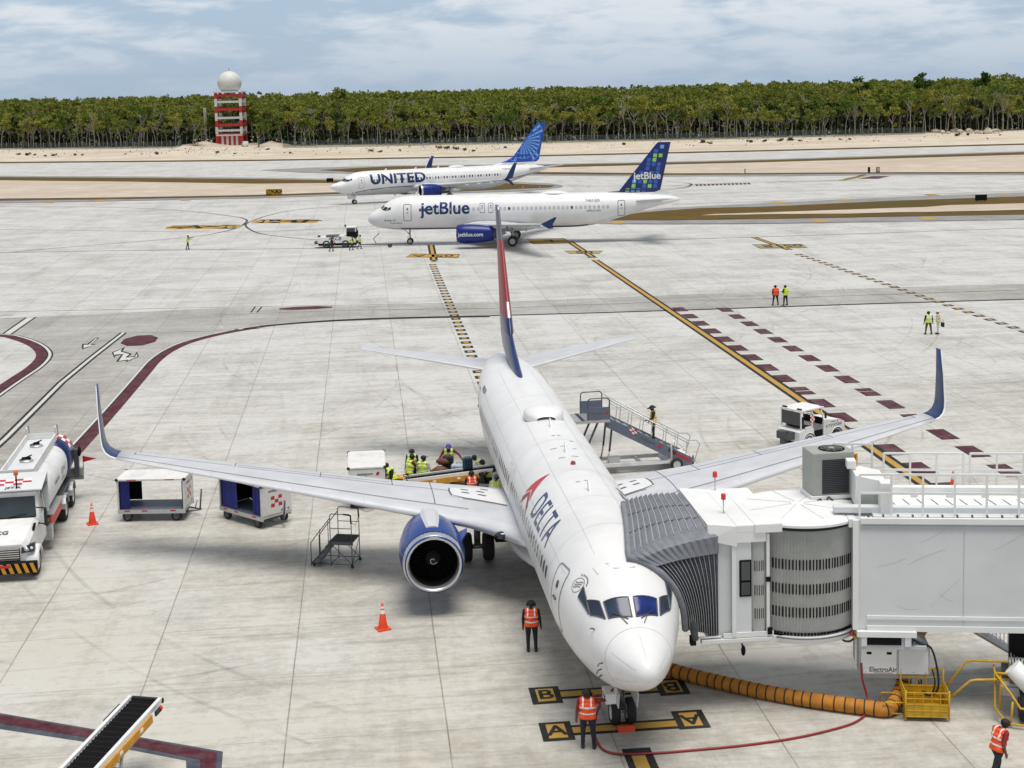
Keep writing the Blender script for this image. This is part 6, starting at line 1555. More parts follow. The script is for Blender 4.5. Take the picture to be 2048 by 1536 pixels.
b = MB(); b.lathe([(.17, 0), (.19, .02), (.17, .04)], (.98, .25, 1.45), (-.5, 0, 1), 'black', 18); b.tube([(1.15, .25, 1.2), (.98, .25, 1.46)], .025, 'black', 6); b.box((1.12, 0, 1.3), (.12, 1.3, .35), 'dark'); b.build('steering_wheel', t)
b = MB(); X = Matrix.Translation((1.95, -.745, .98)) @ Matrix.Rotation(PI/2, 4, 'X'); b.text('A TCP ATU016', .21, 'line', X, None, .03, 0, 'CENTER', .9); swis(b, Matrix.Translation((1.9, -.745, 1.18)) @ Matrix.Rotation(PI/2, 4, 'X'), .10); b.box((.8, -.70, .62), (.6, .05, .5), 'dark'); b.build('side_lettering', t)
b = MB(); b.box((-.95, 0, .75), (.5, .9, .4), 'dksteel'); b.box((-1.1, 0, .45), (.3, .3, .3), 'dksteel'); b.tube([(-1.0, -.3, .9), (-1.25, -.3, 1.0)], .04, 'black', 6); b.build('tow_hitch', t)
for x in (0, 2.15):
    for y in (-.66, .66): b = MB(); b.wheel((x, y, .36), (0, 1, 0), .36, .26, 'dksteel'); b.build('wheel', t)
    for y in (-.80, .80):
        b = MB(); b.lathe([(.46, -.03), (.50, 0), (.46, .03)], (x, y*.97, .38), (0, 1, 0), 'white', 24, False); b.lathe([(.40, -.01), (.455, 0)], (x, y*.985, .38), (0, 1, 0), 'dark', 24, False); b.build('wheel_arch', t)
for y in (-.62, .62): b = MB(); b.box((2.84, y, .85), (.04, .2, .14), 'glass'); b.build('headlight', t)
b = MB(); b.box((1.18, -.85, 1.6), (.05, .12, .26), 'black'); b.build('mirror', t)
# --- pushback tractor and tow bar at the towed airliner
tt = G(640, 497, 0); te = G(735, 492, 0); T0 = G(693, 495.5, 0)
t = thing('pushback_tractor', 'low white pushback tractor with a raised black cab, coupled to the towed airliner', 'aircraft tractor', T0+V((0, .9, 0)), PI+R(-5))
b = MB(); b.prism([(-1.2, .62), (-1.2, .95), (-.9, 1.25), (.2, 1.42), (3.0, 1.25), (3.25, 1.12), (3.35, .66), (3.1, .58)], -1.05, 1.05, 'white', 'y'); b.prism([(-1.25, .3), (-1.25, .62), (3.3, .58), (3.2, .3)], -1.0, 1.0, 'dark', 'y'); b.box((1.6, 0, 1.42), (1.5, 1.6, .12), 'dksteel'); b.build('body', t)  # black lower band: dark lower parts, with their shadow put into the colour
b = MB(); b.box((-.75, 0, 1.55), (1.25, 1.9, .7), 'dark'); b.prism([(-1.35, 1.85), (-1.15, 2.35), (-.15, 2.35), (-.05, 1.85)], -.85, .85, 'glass', 'y'); b.box((-.65, 0, 2.42), (1.3, 1.85, .12), 'white'); b.cyl((.0, .6, 2.45), (.0, .6, 2.75), .1, 'black', 10)
for x, y in ((-1.2, -.85), (-1.2, .85), (-.1, -.85), (-.1, .85)): b.box((x, y, 2.1), (.1, .08, .6), 'white')
b.build('cab', t)
b = MB(); X = Matrix.Translation((1.25, 1.056, 1.05)) @ Matrix.Rotation(PI, 4, 'Z') @ Matrix.Rotation(PI/2, 4, 'X'); b.text('ATC8', .62, 'line', X @ Matrix.Translation((0, .08, 0)), None, .02); checker(b, -.9, -.55, .15, .15, 3, 3, lambda u, v: X @ V((u+.5, v+.1, 0)), 'pink', 'reflect'); b.build('side_lettering', t)
for x in (0, 2.3):
    for y in (-.9, .9): b = MB(); b.wheel((x, y, .48), (0, 1, 0), .48, .36, 'dksteel'); b.build('wheel', t)
b = MB(); b.box((3.55, 0, .62), (.45, 1.2, .3), 'dksteel'); b.box((3.15, .8, 1.45), (.3, .2, .2), 'black'); b.build('front_hitch', t)
b = MB(); b.box((-1.45, 0, .6), (.5, 1., .3), 'dksteel'); b.box((-1.6, .55, 1.15), (.2, .2, .2), 'black'); b.build('rear_hitch', t)
p0, p1 = G(722, 489, .45), G(817, 487, .42); t = thing('tow_bar', 'long thin grey tow bar between the pushback tractor and the towed airliner', 'tow bar', ((p0+p1)/2).to_tuple()); o0 = (p0+p1)/2
b = MB(); b.tube([p0-o0, p1-o0], .06, 'dksteel', 8); b.tube([(p0-o0)+V((1.8, 0, .05)), (p0-o0)+V((1.5, 0, .65)), (p0-o0)+V((2.2, 0, 1.3))], .05, 'dksteel', 6); b.build('bar', t)
b = MB(); b.wheel(((G(779, 490)-o0).x, 0, -.2), (0, 1, 0), .26, .16, 'dksteel'); b.build('wheel', t)
# --- fuel truck at the left edge
t = thing('fuel_truck', 'white fuel tanker truck with red checker markings at the left edge', 'fuel truck', (-20.98, 19.85, 0), R(3.3))
NS = 'white'
b = MB()
def ring(y, z0, z1, hw, r=.16): return [V((sx*(hw-(r if k in (1, 2) else 0)), y, z)) for sx, z, k in ((-1, z0, 0), (-1, z1-r, 0), (-1, z1, 1), (1, z1, 2), (1, z1-r, 3), (1, z0, 3))]
b.loft([ring(.42, .62, 1.36, .80), ring(.55, .60, 1.52, .92), ring(1.2, .75, 1.72, .98), ring(2.05, .80, 1.92, 1.05)], NS, True, True, False); b.build('bonnet', t)
for s in (-1, 1):
    b = MB(); rg = []
    for k in range(13):
        a = PI*k/12; y, z = 1.0-.66*math.cos(a), .50+.66*math.sin(a); rg.append([V((s*.78, y, z-.02)), V((s*1.20, y, z)), V((s*1.24, y, z-.06)), V((s*1.24, y, z-.16)), V((s*.78, y, z-.12))])
    b.loft(rg, NS, True, True, False); b.build('fender', t)
    b = MB(); b.hexa([(s*.62, .36, 1.02), (s*1.08, .44, 1.05), (s*1.12, .60, 1.07), (s*.62, .6, 1.02), (s*.64, .40, 1.24), (s*1.10, .56, 1.36), (s*1.12, .72, 1.36), (s*.64, .6, 1.24)], 'glass'); b.sphere((s*.82, .40, 1.14), (.10, .05, .08), 'chrome', 12, 8); b.sphere((s*1.0, .46, 1.18), (.06, .04, .06), 'reflect', 10, 6); b.build('headlight', t)
    b = MB(); b.box((s*1.36, 1.85, 2.0), (.10, .16, .70), 'black', None, .02); b.tube([(s*1.0, 2.0, 2.35), (s*1.36, 1.85, 2.35)], .03, 'black', 6); b.tube([(s*1.05, 2.05, 1.7), (s*1.36, 1.85, 1.7)], .03, 'black', 6); b.build('wing_mirror', t)
    b = MB(); b.prism([(1.25, 1.64), (1.62, 1.78), (1.70, 1.82), (1.3, 1.74)], s*.92, s*1.02, 'dark', 'x'); b.build('bonnet_vent', t)
b = MB(); b.box((0, .40, .98), (1.14, .06, .52), 'dark')
for k in range(6): b.box((0, .365, .78+k*.085), (1.10, .03, .045), 'chrome')
b.box((0, .36, 1.26), (1.16, .05, .05), 'chrome'); b.build('grille', t)
b = MB(); b.box((0, .22, .52), (2.44, .30, .42), 'dark', None, .03)
for k in range(9):
    x = -1.15+k*.28; b.hexa([(x, .064, .33), (x+.14, .064, .33), (x+.14, .07, .33), (x, .07, .33), (x-.14, .064, .71), (x, .064, .71), (x, .07, .71), (x-.14, .07, .71)], 'amber')
b.box((0, .06, .62), (.5, .02, .1), 'pink'); b.build('bumper', t)
b = MB(); b.loft([[V((sx*1.1, y, z)) for sx, z, y in ((-1, .8, 2.05), (1, .8, 2.05), (1, 1.92, 2.05), (-1, 1.92, 2.05))], [V((sx*1.1, y, z)) for sx, z, y in ((-1, .8, 3.5), (1, .8, 3.5), (1, 1.92, 3.5), (-1, 1.92, 3.5))]], NS, True, True, False)
b.hexa([(-1.1, 2.05, 1.92), (1.1, 2.05, 1.92), (1.1, 3.5, 1.92), (-1.1, 3.5, 1.92), (-1.0, 2.42, 2.78), (1.0, 2.42, 2.78), (1.0, 3.45, 2.78), (-1.0, 3.45, 2.78)], NS); b.box((0, 2.95, 2.84), (2.0, 1.1, .12), NS, None, .04)
for x in (-.8, -.4, 0, .4, .8): b.sphere((x, 2.5, 2.86), (.06, .08, .05), 'amberlens', 8, 6)
b.build('cab', t)
b = MB(); b.add([(-.98, 2.06, 1.98), (.98, 2.06, 1.98), (.90, 2.385, 2.72), (-.90, 2.385, 2.72)], [(0, 1, 2, 3)], 'truckglass'); b.box((0, 2.07, 1.96), (1.9, .03, .05), 'dark'); b.tube([(-.1, 2.04, 1.98), (.6, 2.10, 2.08)], .015, 'dark', 5); b.build('windscreen', t)
b = MB(); b.box((.55, 2.16, 2.08), (.3, .02, .14), 'palebag'); b.build('dashboard_card', t)
for s in (-1, 1):
    b = MB(); b.add([(s*1.09, 2.25, 1.98), (s*1.105, 3.2, 1.98), (s*1.02, 3.2, 2.65), (s*1.015, 2.5, 2.65)], [(0, 1, 2, 3)], 'glass'); b.build('side_window', t)
b = MB(); b.text('CG', .34, 'line', Matrix.Translation((-.16, 1.0, 1.685)) @ Matrix.Rotation(R(14), 4, 'X'), None, .03); b.build('bonnet_lettering', t)
# deflector visor above the cab, with checker
b = MB(); b.hexa([(-1.22, 2.15, 3.00), (1.22, 2.15, 3.00), (1.22, 3.75, 3.30), (-1.22, 3.75, 3.30), (-1.22, 2.15, 3.05), (1.22, 2.15, 3.05), (1.22, 3.75, 3.36), (-1.22, 3.75, 3.36)], 'bridge'); b.box((0, 3.72, 2.5), (2.44, .08, 1.6), 'bridge')
def VP(u, v): return V((u, 2.35+v, 3.094+v*.194))
checker(b, -.62, .25, .34, .18, 4, 3, VP, 'pink', 'reflect'); b.text('JET A', .26, 'dksteel', Matrix.Translation((.1, 2.36, 3.10)) @ Matrix.Rotation(math.atan(.194), 4, 'X'), None, .03)
for s in (-1, 1): b.box((s*1.18, 2.9, 2.9), (.05, 1.5, .12), 'dksteel')
b.build('roof_visor', t)
b = MB(); b.cyl((.25, 2.3, 3.05), (.25, 2.3, 3.62), .03, 'dark', 8); b.cyl((.25, 2.3, 3.62), (.25, 2.3, 3.80), .09, 'amberlens', 14); b.build('beacon', t)
# tank
b = MB(); rg = []
def tsec(y, k=1., dz=0): return [V((1.20*k*math.copysign(abs(math.cos(a))**.75, math.cos(a)), y, 2.18+.98*k*math.copysign(abs(math.sin(a))**.8, math.sin(a)))) for a in [2*PI*q/40 for q in range(40)]]
b.loft([tsec(3.85, .86), tsec(4.0, .97), tsec(4.2), tsec(9.4), tsec(9.62, .985)], 'white', True, True, True); tk = b.build('tank', t)
b = MB(); b.loft([tsec(9.6, 1.01), tsec(11.7, 1.01)], 'navy', True, True, True)
for i in range(12):
    for j in range(2):
        a0 = PI*.12+i*PI*.76/12; f = lambda a, y: V((1.225*math.copysign(abs(math.cos(a))**.75, math.cos(a)), y, 2.18+1.003*math.sin(a)**.8)); y0 = 10.75+j*.42
        b.add([f(a0, y0), f(a0+PI*.76/12, y0), f(a0+PI*.76/12, y0+.42), f(a0, y0+.42)], [(0, 3, 2, 1)], 'pink' if (i+j) % 2 else 'reflect')
b.build('tank_end_cabinet', t)
b = MB()
for s in (-1, 1): b.box((s*.62, 7.2, 3.27), (.06, 6.6, .34), 'white')
for y in (3.95, 10.5): b.box((0, y, 3.27), (1.18, .06, .34), 'white')
b.box((0, 7.2, 3.15), (1.2, 6.5, .05), 'bridge'); b.build('walkway_coaming', t)
for s in (-1, 1): b = MB(); b.tube([(s*.62, 10.3, 3.4), (s*.62, 10.3, 3.75), (s*.62, 10.9, 3.75), (s*.62, 11.1, 3.2)], .03, 'alu', 6); b.build('grab_rail', t)
for y in (6.3, 9.0):
    b = MB(); b.lathe([(.28, 0), (.28, .06), (.22, .10), (.005, .12)], (0, y, 3.17), (0, 0, 1), 'alu', 22); b.box((0, y, 3.31), (.36 if y < 7 else .25, .14, .12), 'dark'); b.tube([(-.25, y-.2, 3.3), (.2, y+.15, 3.42)], .03, 'dark', 6); b.build('hatch', tk)
b = MB(); X = Matrix.Translation((1.215, 8.2, 2.32)) @ Matrix.Rotation(PI/2, 4, 'Z') @ Matrix.Rotation(PI/2, 4, 'X'); b.text('JET A-1', .34, 'dksteel', X, None, .02); b.text('TURBOSINA', .24, 'dksteel', X @ Matrix.Translation((-1.9, -.02, 0)), None, .02); b.text('CAP. 20000 L', .16, 'dksteel', X @ Matrix.Translation((-.2, -.34, 0)), None, .02); b.build('tank_lettering', tk)
b = MB(); b.box((0, 7.0, 1.02), (.95, 9.2, .26), 'dark'); b.box((-.9, 5.2, .9), (.6, 1.6, .7), 'alu'); b.box((0, 7.2, 1.26), (2.3, 7., .1), 'dksteel'); b.build('chassis_frame', t)
b = MB(); b.box((1.16, 5.6, 1.1), (.08, 2.7, .55), 'cone'); b.box((1.16, 5.6, 1.42), (.3, 2.8, .05), 'alu'); b.box((1.05, 4.1, .75), (.4, .5, .6), 'alu'); b.build('side_guard', t)
for y in (8.3, 10.55):
    b = MB(); rg = []
    for k in range(9): a = PI*.05+PI*.9*k/8; rg.append([V((.62, y-.66*math.cos(a), .55+.66*math.sin(a))), V((1.28, y-.66*math.cos(a), .55+.66*math.sin(a))), V((1.28, y-.62*math.cos(a), .55+.62*math.sin(a))), V((.62, y-.62*math.cos(a), .55+.62*math.sin(a)))])
    b.loft(rg, 'alu', True, True, False); b.build('mudguard', t)
for y, xs in ((1.0, (-1.03, 1.03)), (8.3, (-.98, .98)), (10.55, (-.98, .98))):
    for x in xs: b = MB(); b.wheel((x, y, .52), (1, 0, 0), .52, .30 if y < 2 else .54, 'rim'); b.build('wheel', t)
b = MB(); b.box((.6, 11.9, 1.25), (1.9, .35, .35), 'acgrey'); b.box((.6, 11.9, .95), (1.9, .2, .14), 'acgrey'); b.box((1.3, 11.65, 1.7), (.2, .3, 1.3), 'dksteel'); b.lathe([(.2, 0), (.25, .05), (.2, .1)], (1.42, 11.4, 2.3), (1, 0, 0), 'dark', 14); b.build('rear_rack', t)
b = MB(); b.cyl((1.55, 11.9, 1.3), (1.55, 11.9, 1.95), .015, 'dark', 6); b.add([(1.55, 11.9, 1.95), (2.15, 11.88, 1.8), (1.55, 11.9, 1.66), (1.55, 11.92, 1.95), (2.15, 11.9, 1.8), (1.55, 11.92, 1.66)], [(0, 1, 2), (5, 4, 3)], 'red'); b.build('warning_flag', t)
# --- wheel chock
t = thing('wheel_chock', 'orange-red wheel chock in front of the nose wheels of the parked airliner', 'wheel chock', (.12, 3.50, 0)); b = MB(); b.prism([(-.12, 0), (.12, 0), (.03, .16), (-.05, .16)], -.24, .24, 'cone', 'x'); b.build('wedge', t)
# ================================================================ far side: fence, forest, radar tower, signs
def leaf_mat(name, c1, c2, c3, trans=.25):
    m = bpy.data.materials.new(name); nt, N, L, b = _nodes(m)
    oi = N.new('ShaderNodeObjectInfo'); tc = N.new('ShaderNodeTexCoord'); n = N.new('ShaderNodeTexNoise'); n.inputs['Scale'].default_value = .55; n.inputs['Detail'].default_value = 5
    L.new(tc.outputs['Object'], n.inputs['Vector'])
    wn = N.new('ShaderNodeTexNoise'); wn.inputs['Scale'].default_value = .06; wn.inputs['Detail'].default_value = 3; L.new(tc.outputs['Object'], wn.inputs['Vector'])
    ad = N.new('ShaderNodeMath'); ad.operation = 'MULTIPLY_ADD'; ad.inputs[1].default_value = .55; L.new(oi.outputs['Random'], ad.inputs[0]); L.new(n.outputs['Fac'], ad.inputs[2])
    a2 = N.new('ShaderNodeMath'); a2.operation = 'MULTIPLY_ADD'; a2.inputs[1].default_value = .5; L.new(wn.outputs['Fac'], a2.inputs[0]); L.new(ad.outputs[0], a2.inputs[2])
    cr = N.new('ShaderNodeValToRGB'); e = cr.color_ramp.elements; e[0].position = .58; e[0].color = (*c1, 1); e[1].position = 1.22; e[1].color = (*c3, 1); q = e.new(.88); q.color = (*c2, 1)
    mr = N.new('ShaderNodeMapRange'); mr.inputs['From Min'].default_value = .3; mr.inputs['From Max'].default_value = 1.5
    L.new(a2.outputs[0], mr.inputs['Value']); L.new(mr.outputs[0], cr.inputs['Fac']); e[0].position = .2; q.position = .5; e[1 if e[1] != q else 2].position = .8
    L.new(cr.outputs['Color'], b.inputs['Base Color']); b.inputs['Roughness'].default_value = .8; b.inputs['Specular IOR Level'].default_value = .15
    tr = N.new('ShaderNodeBsdfTranslucent'); L.new(cr.outputs['Color'], tr.inputs['Color']); mx = N.new('ShaderNodeMixShader'); mx.inputs[0].default_value = trans
    L.new(b.outputs[0], mx.inputs[1]); L.new(tr.outputs[0], mx.inputs[2]); L.new(mx.outputs[0], N['Material Output'].inputs['Surface']); return m
M['leaf'] = leaf_mat('forest_leaves', (.040, .085, .014), (.125, .185, .026), (.29, .275, .055))
M['shadeleaf'] = leaf_mat('undergrowth_shade_leaves', (.005, .010, .004), (.010, .017, .006), (.022, .030, .010), .05)  # undergrowth leaves near black: shade between the trunks put into their colour
M['deepleaf'] = leaf_mat('canopy_leaves', (.024, .058, .011), (.072, .125, .020), (.185, .205, .038))
M['dimbark'] = mat('shaded_bark', (.16, .145, .12), .9, 0, .35, 2)  # darker copy of the bark, the shade inside the wood put into its colour
M['bushleaf'] = leaf_mat('dry_bush_leaves', (.03, .035, .012), (.06, .055, .02), (.10, .085, .035), .1)
def quad(rr, c, s):
    n = V((rr.gauss(0, 1), rr.gauss(0, 1), rr.gauss(0, 1)+.5)).normalized(); u = n.orthogonal().normalized(); w_ = n.cross(u); a = rr.uniform(0, PI)
    u, w_ = u*math.cos(a)+w_*math.sin(a), w_*math.cos(a)-u*math.sin(a)
    return [c-u*s-w_*s*.6, c+u*s*.8-w_*s*.5, c+u*s+w_*s*.6, c-u*s*.7+w_*s*.65]
def crown_quads(rr, blobs, n, s0, s1):
    vs = []
    for k in range(n):
        c, r = rr.choice(blobs); d = V((rr.gauss(0, 1), rr.gauss(0, 1), rr.gauss(0, .8))).normalized()*(r*rr.random()**.45); d.z *= .62
        vs += quad(rr, c+d, rr.uniform(s0, s1))
    return vs, [(4*i, 4*i+1, 4*i+2, 4*i+3) for i in range(n)]
def make_tree(seed, h, lean=0, kind=0):
    """kind 0 upright, 1 wide umbrella, 2 nearly bare, 3 forked"""
    rr = random.Random(seed); t = MB(); blobs = []
    top = V((lean*rr.uniform(.4, 1.2), rr.uniform(-.6, .6), h*(.70 if kind != 2 else .80))); k1 = V((top.x*.35+rr.uniform(-.3, .3), top.y*.3, h*.38))
    P = smoothpts([V((0, 0, -.1)), k1*.5+V((rr.uniform(-.15, .15), 0, 0)), k1, top], 4); n = len(P); r0 = rr.uniform(.17, .27)
    t.tube(P, [lerp(r0, .05, i/(n-1)) for i in range(n)], 'bark', 6)
    blobs.append((top+V((0, 0, h*.08)), h*(.15 if kind != 1 else .11)))
    wide = (1., 1.7, 1.2, 1.35)[kind]
    for q in range(rr.randint(4, 6)+(4 if kind == 2 else 2 if kind == 1 else 0)):
        i = rr.randint(int(n*(.45 if kind == 3 else .68)), n-2); a = rr.uniform(0, 2*PI); o = P[i]; e = o+V((math.cos(a)*rr.uniform(1.0, 2.3)*wide, math.sin(a)*rr.uniform(.8, 2.0)*wide, h*rr.uniform(.12, .34)))
        if kind == 1: e.z = h*rr.uniform(.74, .88)
        if e.z > h*.94: e.z = h*.94
        e.z = max(e.z, h*.60)
        m_ = (o+e)/2+V((rr.uniform(-.4, .4), rr.uniform(-.4, .4), -.25)); B = smoothpts([o, m_, e], 3); t.tube(B, [lerp(r0*.55, .03, j/6) for j in range(7)], 'bark', 5)
        for _ in range(3 if kind == 2 else 1):
            f = B[rr.randint(2, 5)]; t.tube([f, f+V((rr.uniform(-.9, .9), rr.uniform(-.9, .9), rr.uniform(.4, 1.5)))], [.045, .02], 'bark', 4)
        blobs.append((e, rr.uniform(.075, .14)*h*(.85 if kind == 1 else 1)))
    if kind == 3: blobs += [(P[int(n*.6)]+V((rr.uniform(-1, 1), 0, rr.uniform(-.5, 1))), .09*h)]
    b = MB(); nq = (380, 430, 70, 420)[kind]; vs, fs = crown_quads(rr, blobs, nq, .17, .40); b.add(vs, fs, 'leaf')
    return t, b
TREE_L = 'slim pale-trunked tree along the forest edge behind the wire fence'
protos = []
for i in range(16):
    rr = random.Random(50+i); t, b = make_tree(100+i, rr.uniform(10.5, 16), rr.choice((-1, 1))*rr.uniform(.2, 2.6), (0, 1, 3, 0, 2, 3, 1, 0)[i % 8]); protos.append((t, b))
pm = []
rt = random.Random(5); ntree = 0
def fence_y(px): return float(np.interp(px, [-350, 0, 350, 565, 1024, 1536, 2048, 2400], [300.5, 298.5, 295.5, 294, 286.5, 276.5, 262, 252]))
px = -40.
while px < 2090:
    y = fence_y(px); p = G(px+rt.uniform(-3, 3), y, 0); away = V((p.x-CAM['x'], p.y-CAM['y'], 0)).normalized()
    if 352 < px < 565: base = 42 if (405 < px < 515) else 7
    else: base = 1.5
    q = p+away*(base+rt.random()**1.8*18); k = rt.randrange(len(protos)); sc = rt.uniform(.70, 1.14)*(1.0+.06*max(0, (px-1000)/1000))
    if len(pm) <= k or True:
        pass
    if k not in [a for a, _ in pm]:
        o = thing('forest_tree', TREE_L, 'tree', q, 0, 'trees along the forest edge'); tr = protos[k][0].build('trunk', o); protos[k][1].build('crown', o); pm.append((k, o))
    else:
        src = [o_ for a, o_ in pm if a == k][0]; o = dup(src, q)
    o.rotation_euler = (0, 0, rt.uniform(0, 2*PI)); o.scale = (sc*rt.uniform(.85, 1.1), sc*rt.uniform(.85, 1.1), sc); ntree += 1
    px += rt.uniform(5.5, 10.5)
# tall emergent crowns that stand out of the skyline
def special(px, h, seed, label):
    p = G(px, fence_y(px), 0); away = V((p.x-CAM['x'], p.y-CAM['y'], 0)).normalized(); q = p+away*26
    t, b = make_tree(seed, h); o = thing('forest_tree', label, 'tree', q); t.build('trunk', o)
    rr = random.Random(seed); blobs = [(V((rr.uniform(-2.6, 2.6), rr.uniform(-2, 2), h*rr.uniform(.70, .95))), rr.uniform(1.2, 2.2)) for _ in range(9)]; b2 = MB(); vs, fs = crown_quads(rr, blobs, 700, .22, .5); b2.add(vs, fs, 'deepleaf'); b2.build('crown', o)
special(1846, 22.6, 301, 'tallest dark tree rising above the forest skyline at the right'); special(1958, 21.6, 302, 'dark round-topped tree above the skyline near the right edge of the forest'); special(1722, 20.6, 304, 'dark tree standing a little above the skyline, left of the tallest one'); special(685, 20.5, 303, 'dark tree rising above the forest behind the blue tail fins')
# the wood behind, one mass
def forest_mass():
    rr = random.Random(9); b = MB()
    for k in range(1150):
        px = rr.uniform(-140, 2190); p = G(px, fence_y(px), 0); away = V((p.x-CAM['x'], p.y-CAM['y'], 0)).normalized(); d = 16+rr.random()**1.2*130; q = p+away*d
        if 400 < px < 520 and d < 45: d = 45; q = p+away*d
        rise = 1+.05*max(0, (px-900)/1100); h = (rr.uniform(11.6, 16.2)+1.4*math.sin(px*.021)*math.sin(px*.0083+1)+(rr.random() < .06)*rr.uniform(.6, 1.5))*rise+min(2.6, d*.025)
        blobs = [(q+V((rr.uniform(-2.4, 2.4), rr.uniform(-2.4, 2.4), h-rr.uniform(.6, 4.5))), rr.uniform(1.0, 2.1)) for _ in range(5)]
        vs, fs = crown_quads(rr, blobs, 135, .25, .52); b.add(vs, fs, 'deepleaf')
    for k in range(750):     # farther crowns close the horizon
        px = rr.uniform(-160, 2200); p = G(px, fence_y(px), 0); away = V((p.x-CAM['x'], p.y-CAM['y'], 0)).normalized(); q = p+away*(140+rr.random()*560)
        h = rr.uniform(17.6, 19.6); blobs = [(q+V((rr.uniform(-4, 4), rr.uniform(-4, 4), h-rr.uniform(.8, 4))), rr.uniform(1.6, 3.)) for _ in range(4)]
        vs, fs = crown_quads(rr, blobs, 60, .5, 1.0); b.add(vs, fs, 'deepleaf')
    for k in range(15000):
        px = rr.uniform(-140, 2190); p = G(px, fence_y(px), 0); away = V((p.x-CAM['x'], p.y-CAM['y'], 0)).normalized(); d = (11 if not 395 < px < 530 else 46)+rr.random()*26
        b.add(quad(rr, p+away*d+V((0, 0, rr.random()**1.1*11)), rr.uniform(.5, 1.2)), [(0, 1, 2, 3)], 'shadeleaf')
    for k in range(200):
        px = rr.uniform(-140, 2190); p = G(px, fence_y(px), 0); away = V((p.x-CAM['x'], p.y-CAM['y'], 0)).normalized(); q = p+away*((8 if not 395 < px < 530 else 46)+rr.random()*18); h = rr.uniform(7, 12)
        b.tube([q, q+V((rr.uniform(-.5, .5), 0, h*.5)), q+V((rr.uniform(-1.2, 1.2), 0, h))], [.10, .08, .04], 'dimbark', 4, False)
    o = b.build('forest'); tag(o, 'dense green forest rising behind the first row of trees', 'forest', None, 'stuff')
forest_mass()
# chain-link fence
M['mesh'] = mat('chain_link', (.045, .075, .068), .6, .2, .2)
def _mesh():
    m = M['mesh']; nt = m.node_tree; N, L = nt.nodes, nt.links; tr = N.new('ShaderNodeBsdfTransparent'); mx = N.new('ShaderNodeMixShader'); mx.inputs[0].default_value = .45
    L.new(tr.outputs[0], mx.inputs[1]); L.new(N['Principled BSDF'].outputs[0], mx.inputs[2]); L.new(mx.outputs[0], N['Material Output'].inputs['Surface'])
_mesh()
M['greenmesh'] = mat('green_screen_mesh', (.05, .12, .11), .8, 0, .2)
def fence(px, h, step, label, m='mesh'):
    pts = [G(*q) for q in px]; root = thing('perimeter_fence', label, 'fence', pts[0]); o0 = pts[0]; pts = [p-o0 for p in pts]
    b = MB(); rails = MB(); post = None; left = 0.
    for a, c in zip(pts[:-1], pts[1:]):
        b.add([a, c, c+V((0, 0, h)), a+V((0, 0, h))], [(0, 1, 2, 3)], m); rails.tube([a+V((0, 0, h)), c+V((0, 0, h))], .03, 'dksteel', 4)
        L_ = (c-a).length; t = left
        while t < L_:
            q = a+(c-a)*(t/L_)
            if post is None:
                pb = MB(); pb.cyl((0, 0, 0), (0, 0, h+.2), .055, 'steel', 6); pb.tube([(0, 0, h+.2), (.0, -.3, h+.5)], .04, 'alu', 4); post = pb.build('post', root, q)
            else:
                c2 = post.copy(); COL.objects.link(c2); c2.location = q
            t += step
        left = t-L_
    b.build('wire_mesh', root); rails.build('top_rail', root)
fence([(-60, 300.3), (0, 300), (180, 299.3), (357, 297)], 2.4, 3.6, 'wire mesh fence along the sand left of the radar tower')
fence([(357, 297), (376, 285), (398, 275)], 2.3, 7, 'green screened fence running back at the left of the radar tower', 'greenmesh')
fence([(516, 296), (532, 286), (556, 275)], 2.3, 7, 'green screened fence running back at the right of the radar tower', 'greenmesh')
fence([(566, 297), (800, 293), (1024, 288.5)], 2.5, 4.0, 'wire mesh fence along the sand behind the taxiing airliner')
fence([(1024, 288.5), (1300, 283), (1536, 277.5)], 2.5, 4.0, 'wire mesh fence along the sand right of the blue tail fins')
fence([(1536, 277.5), (1700, 273.5), (1850, 269)], 2.5, 4.0, 'wire mesh fence ending at the pale rock pile')
# radar tower
def dep(p): return (V(p)-V((CAM['x'], CAM['y'], CAM['z']))).dot(FW)
tb = G(460, 291, 0); s1 = dep(tb)/CAM['f']            # metres per photo pixel at the tower
TW = thing('radar_tower', 'red and white banded radar tower with a white dome in front of the forest', 'radar tower', tb, R(-6))
zt = 103*s1; w2 = 24.5*s1; d2 = 4.0
bands = [(185, 198, 'towerred'), (198, 213, 'towerwhite'), (213, 226, 'towerred'), (226, 241, 'towerwhite'), (241, 254, 'towerred'), (254, 268, 'towerwhite'), (268, 290, 'towerred')]
def zpx(y): return (291-y)*s1
for sx in (-1, 1):
    for sy in (-1, 1):
        b = MB()
        for y0, y1, m in bands: b.box((sx*w2, sy*d2+d2, (zpx(y0)+zpx(y1))/2), (1.0, 1.0, zpx(y0)-zpx(y1)), m)
        b.build('column', TW)
for y, m in ((191, 'towerred'), (204, 'towerwhite'), (219, 'towerred'), (236, 'towerwhite'), (250, 'towerred'), (261, 'towerwhite'), (269, 'towerred')):
    b = MB(); h = .95 if m == 'towerred' else .75; z = zpx(y)
    for sy in (-1, 1): b.box((0, sy*d2+d2, z), (2*w2-1.0, .7, h), m)
    for sx in (-1, 1): b.box((sx*w2, d2, z), (.7, 2*d2-1.0, h), m)
    b.build('ring_beam', TW)
b = MB(); b.box((0, d2, zpx(184.5)), (2*w2+1.4, 2*d2+1.6, .5), 'towerwhite')
for k in range(12): b.box((-w2-.5+k*(2*w2+1)/11, -.7, zpx(184.5)+.8), (.08, .08, 1.1), 'alu')
b.box((0, -.7, zpx(184.5)+1.35), (2*w2+1.2, .07, .07), 'alu'); b.build('platform', TW)
b = MB(); b.sphere((0, d2, zpx(165.8)), (24*s1, 24*s1, 22.8*s1), 'radome', 40, 24)
b.cyl((0, d2, zpx(142)), (0, d2, zpx(142)+1.), .1, 'dksteel', 6); b.build('radome', TW)
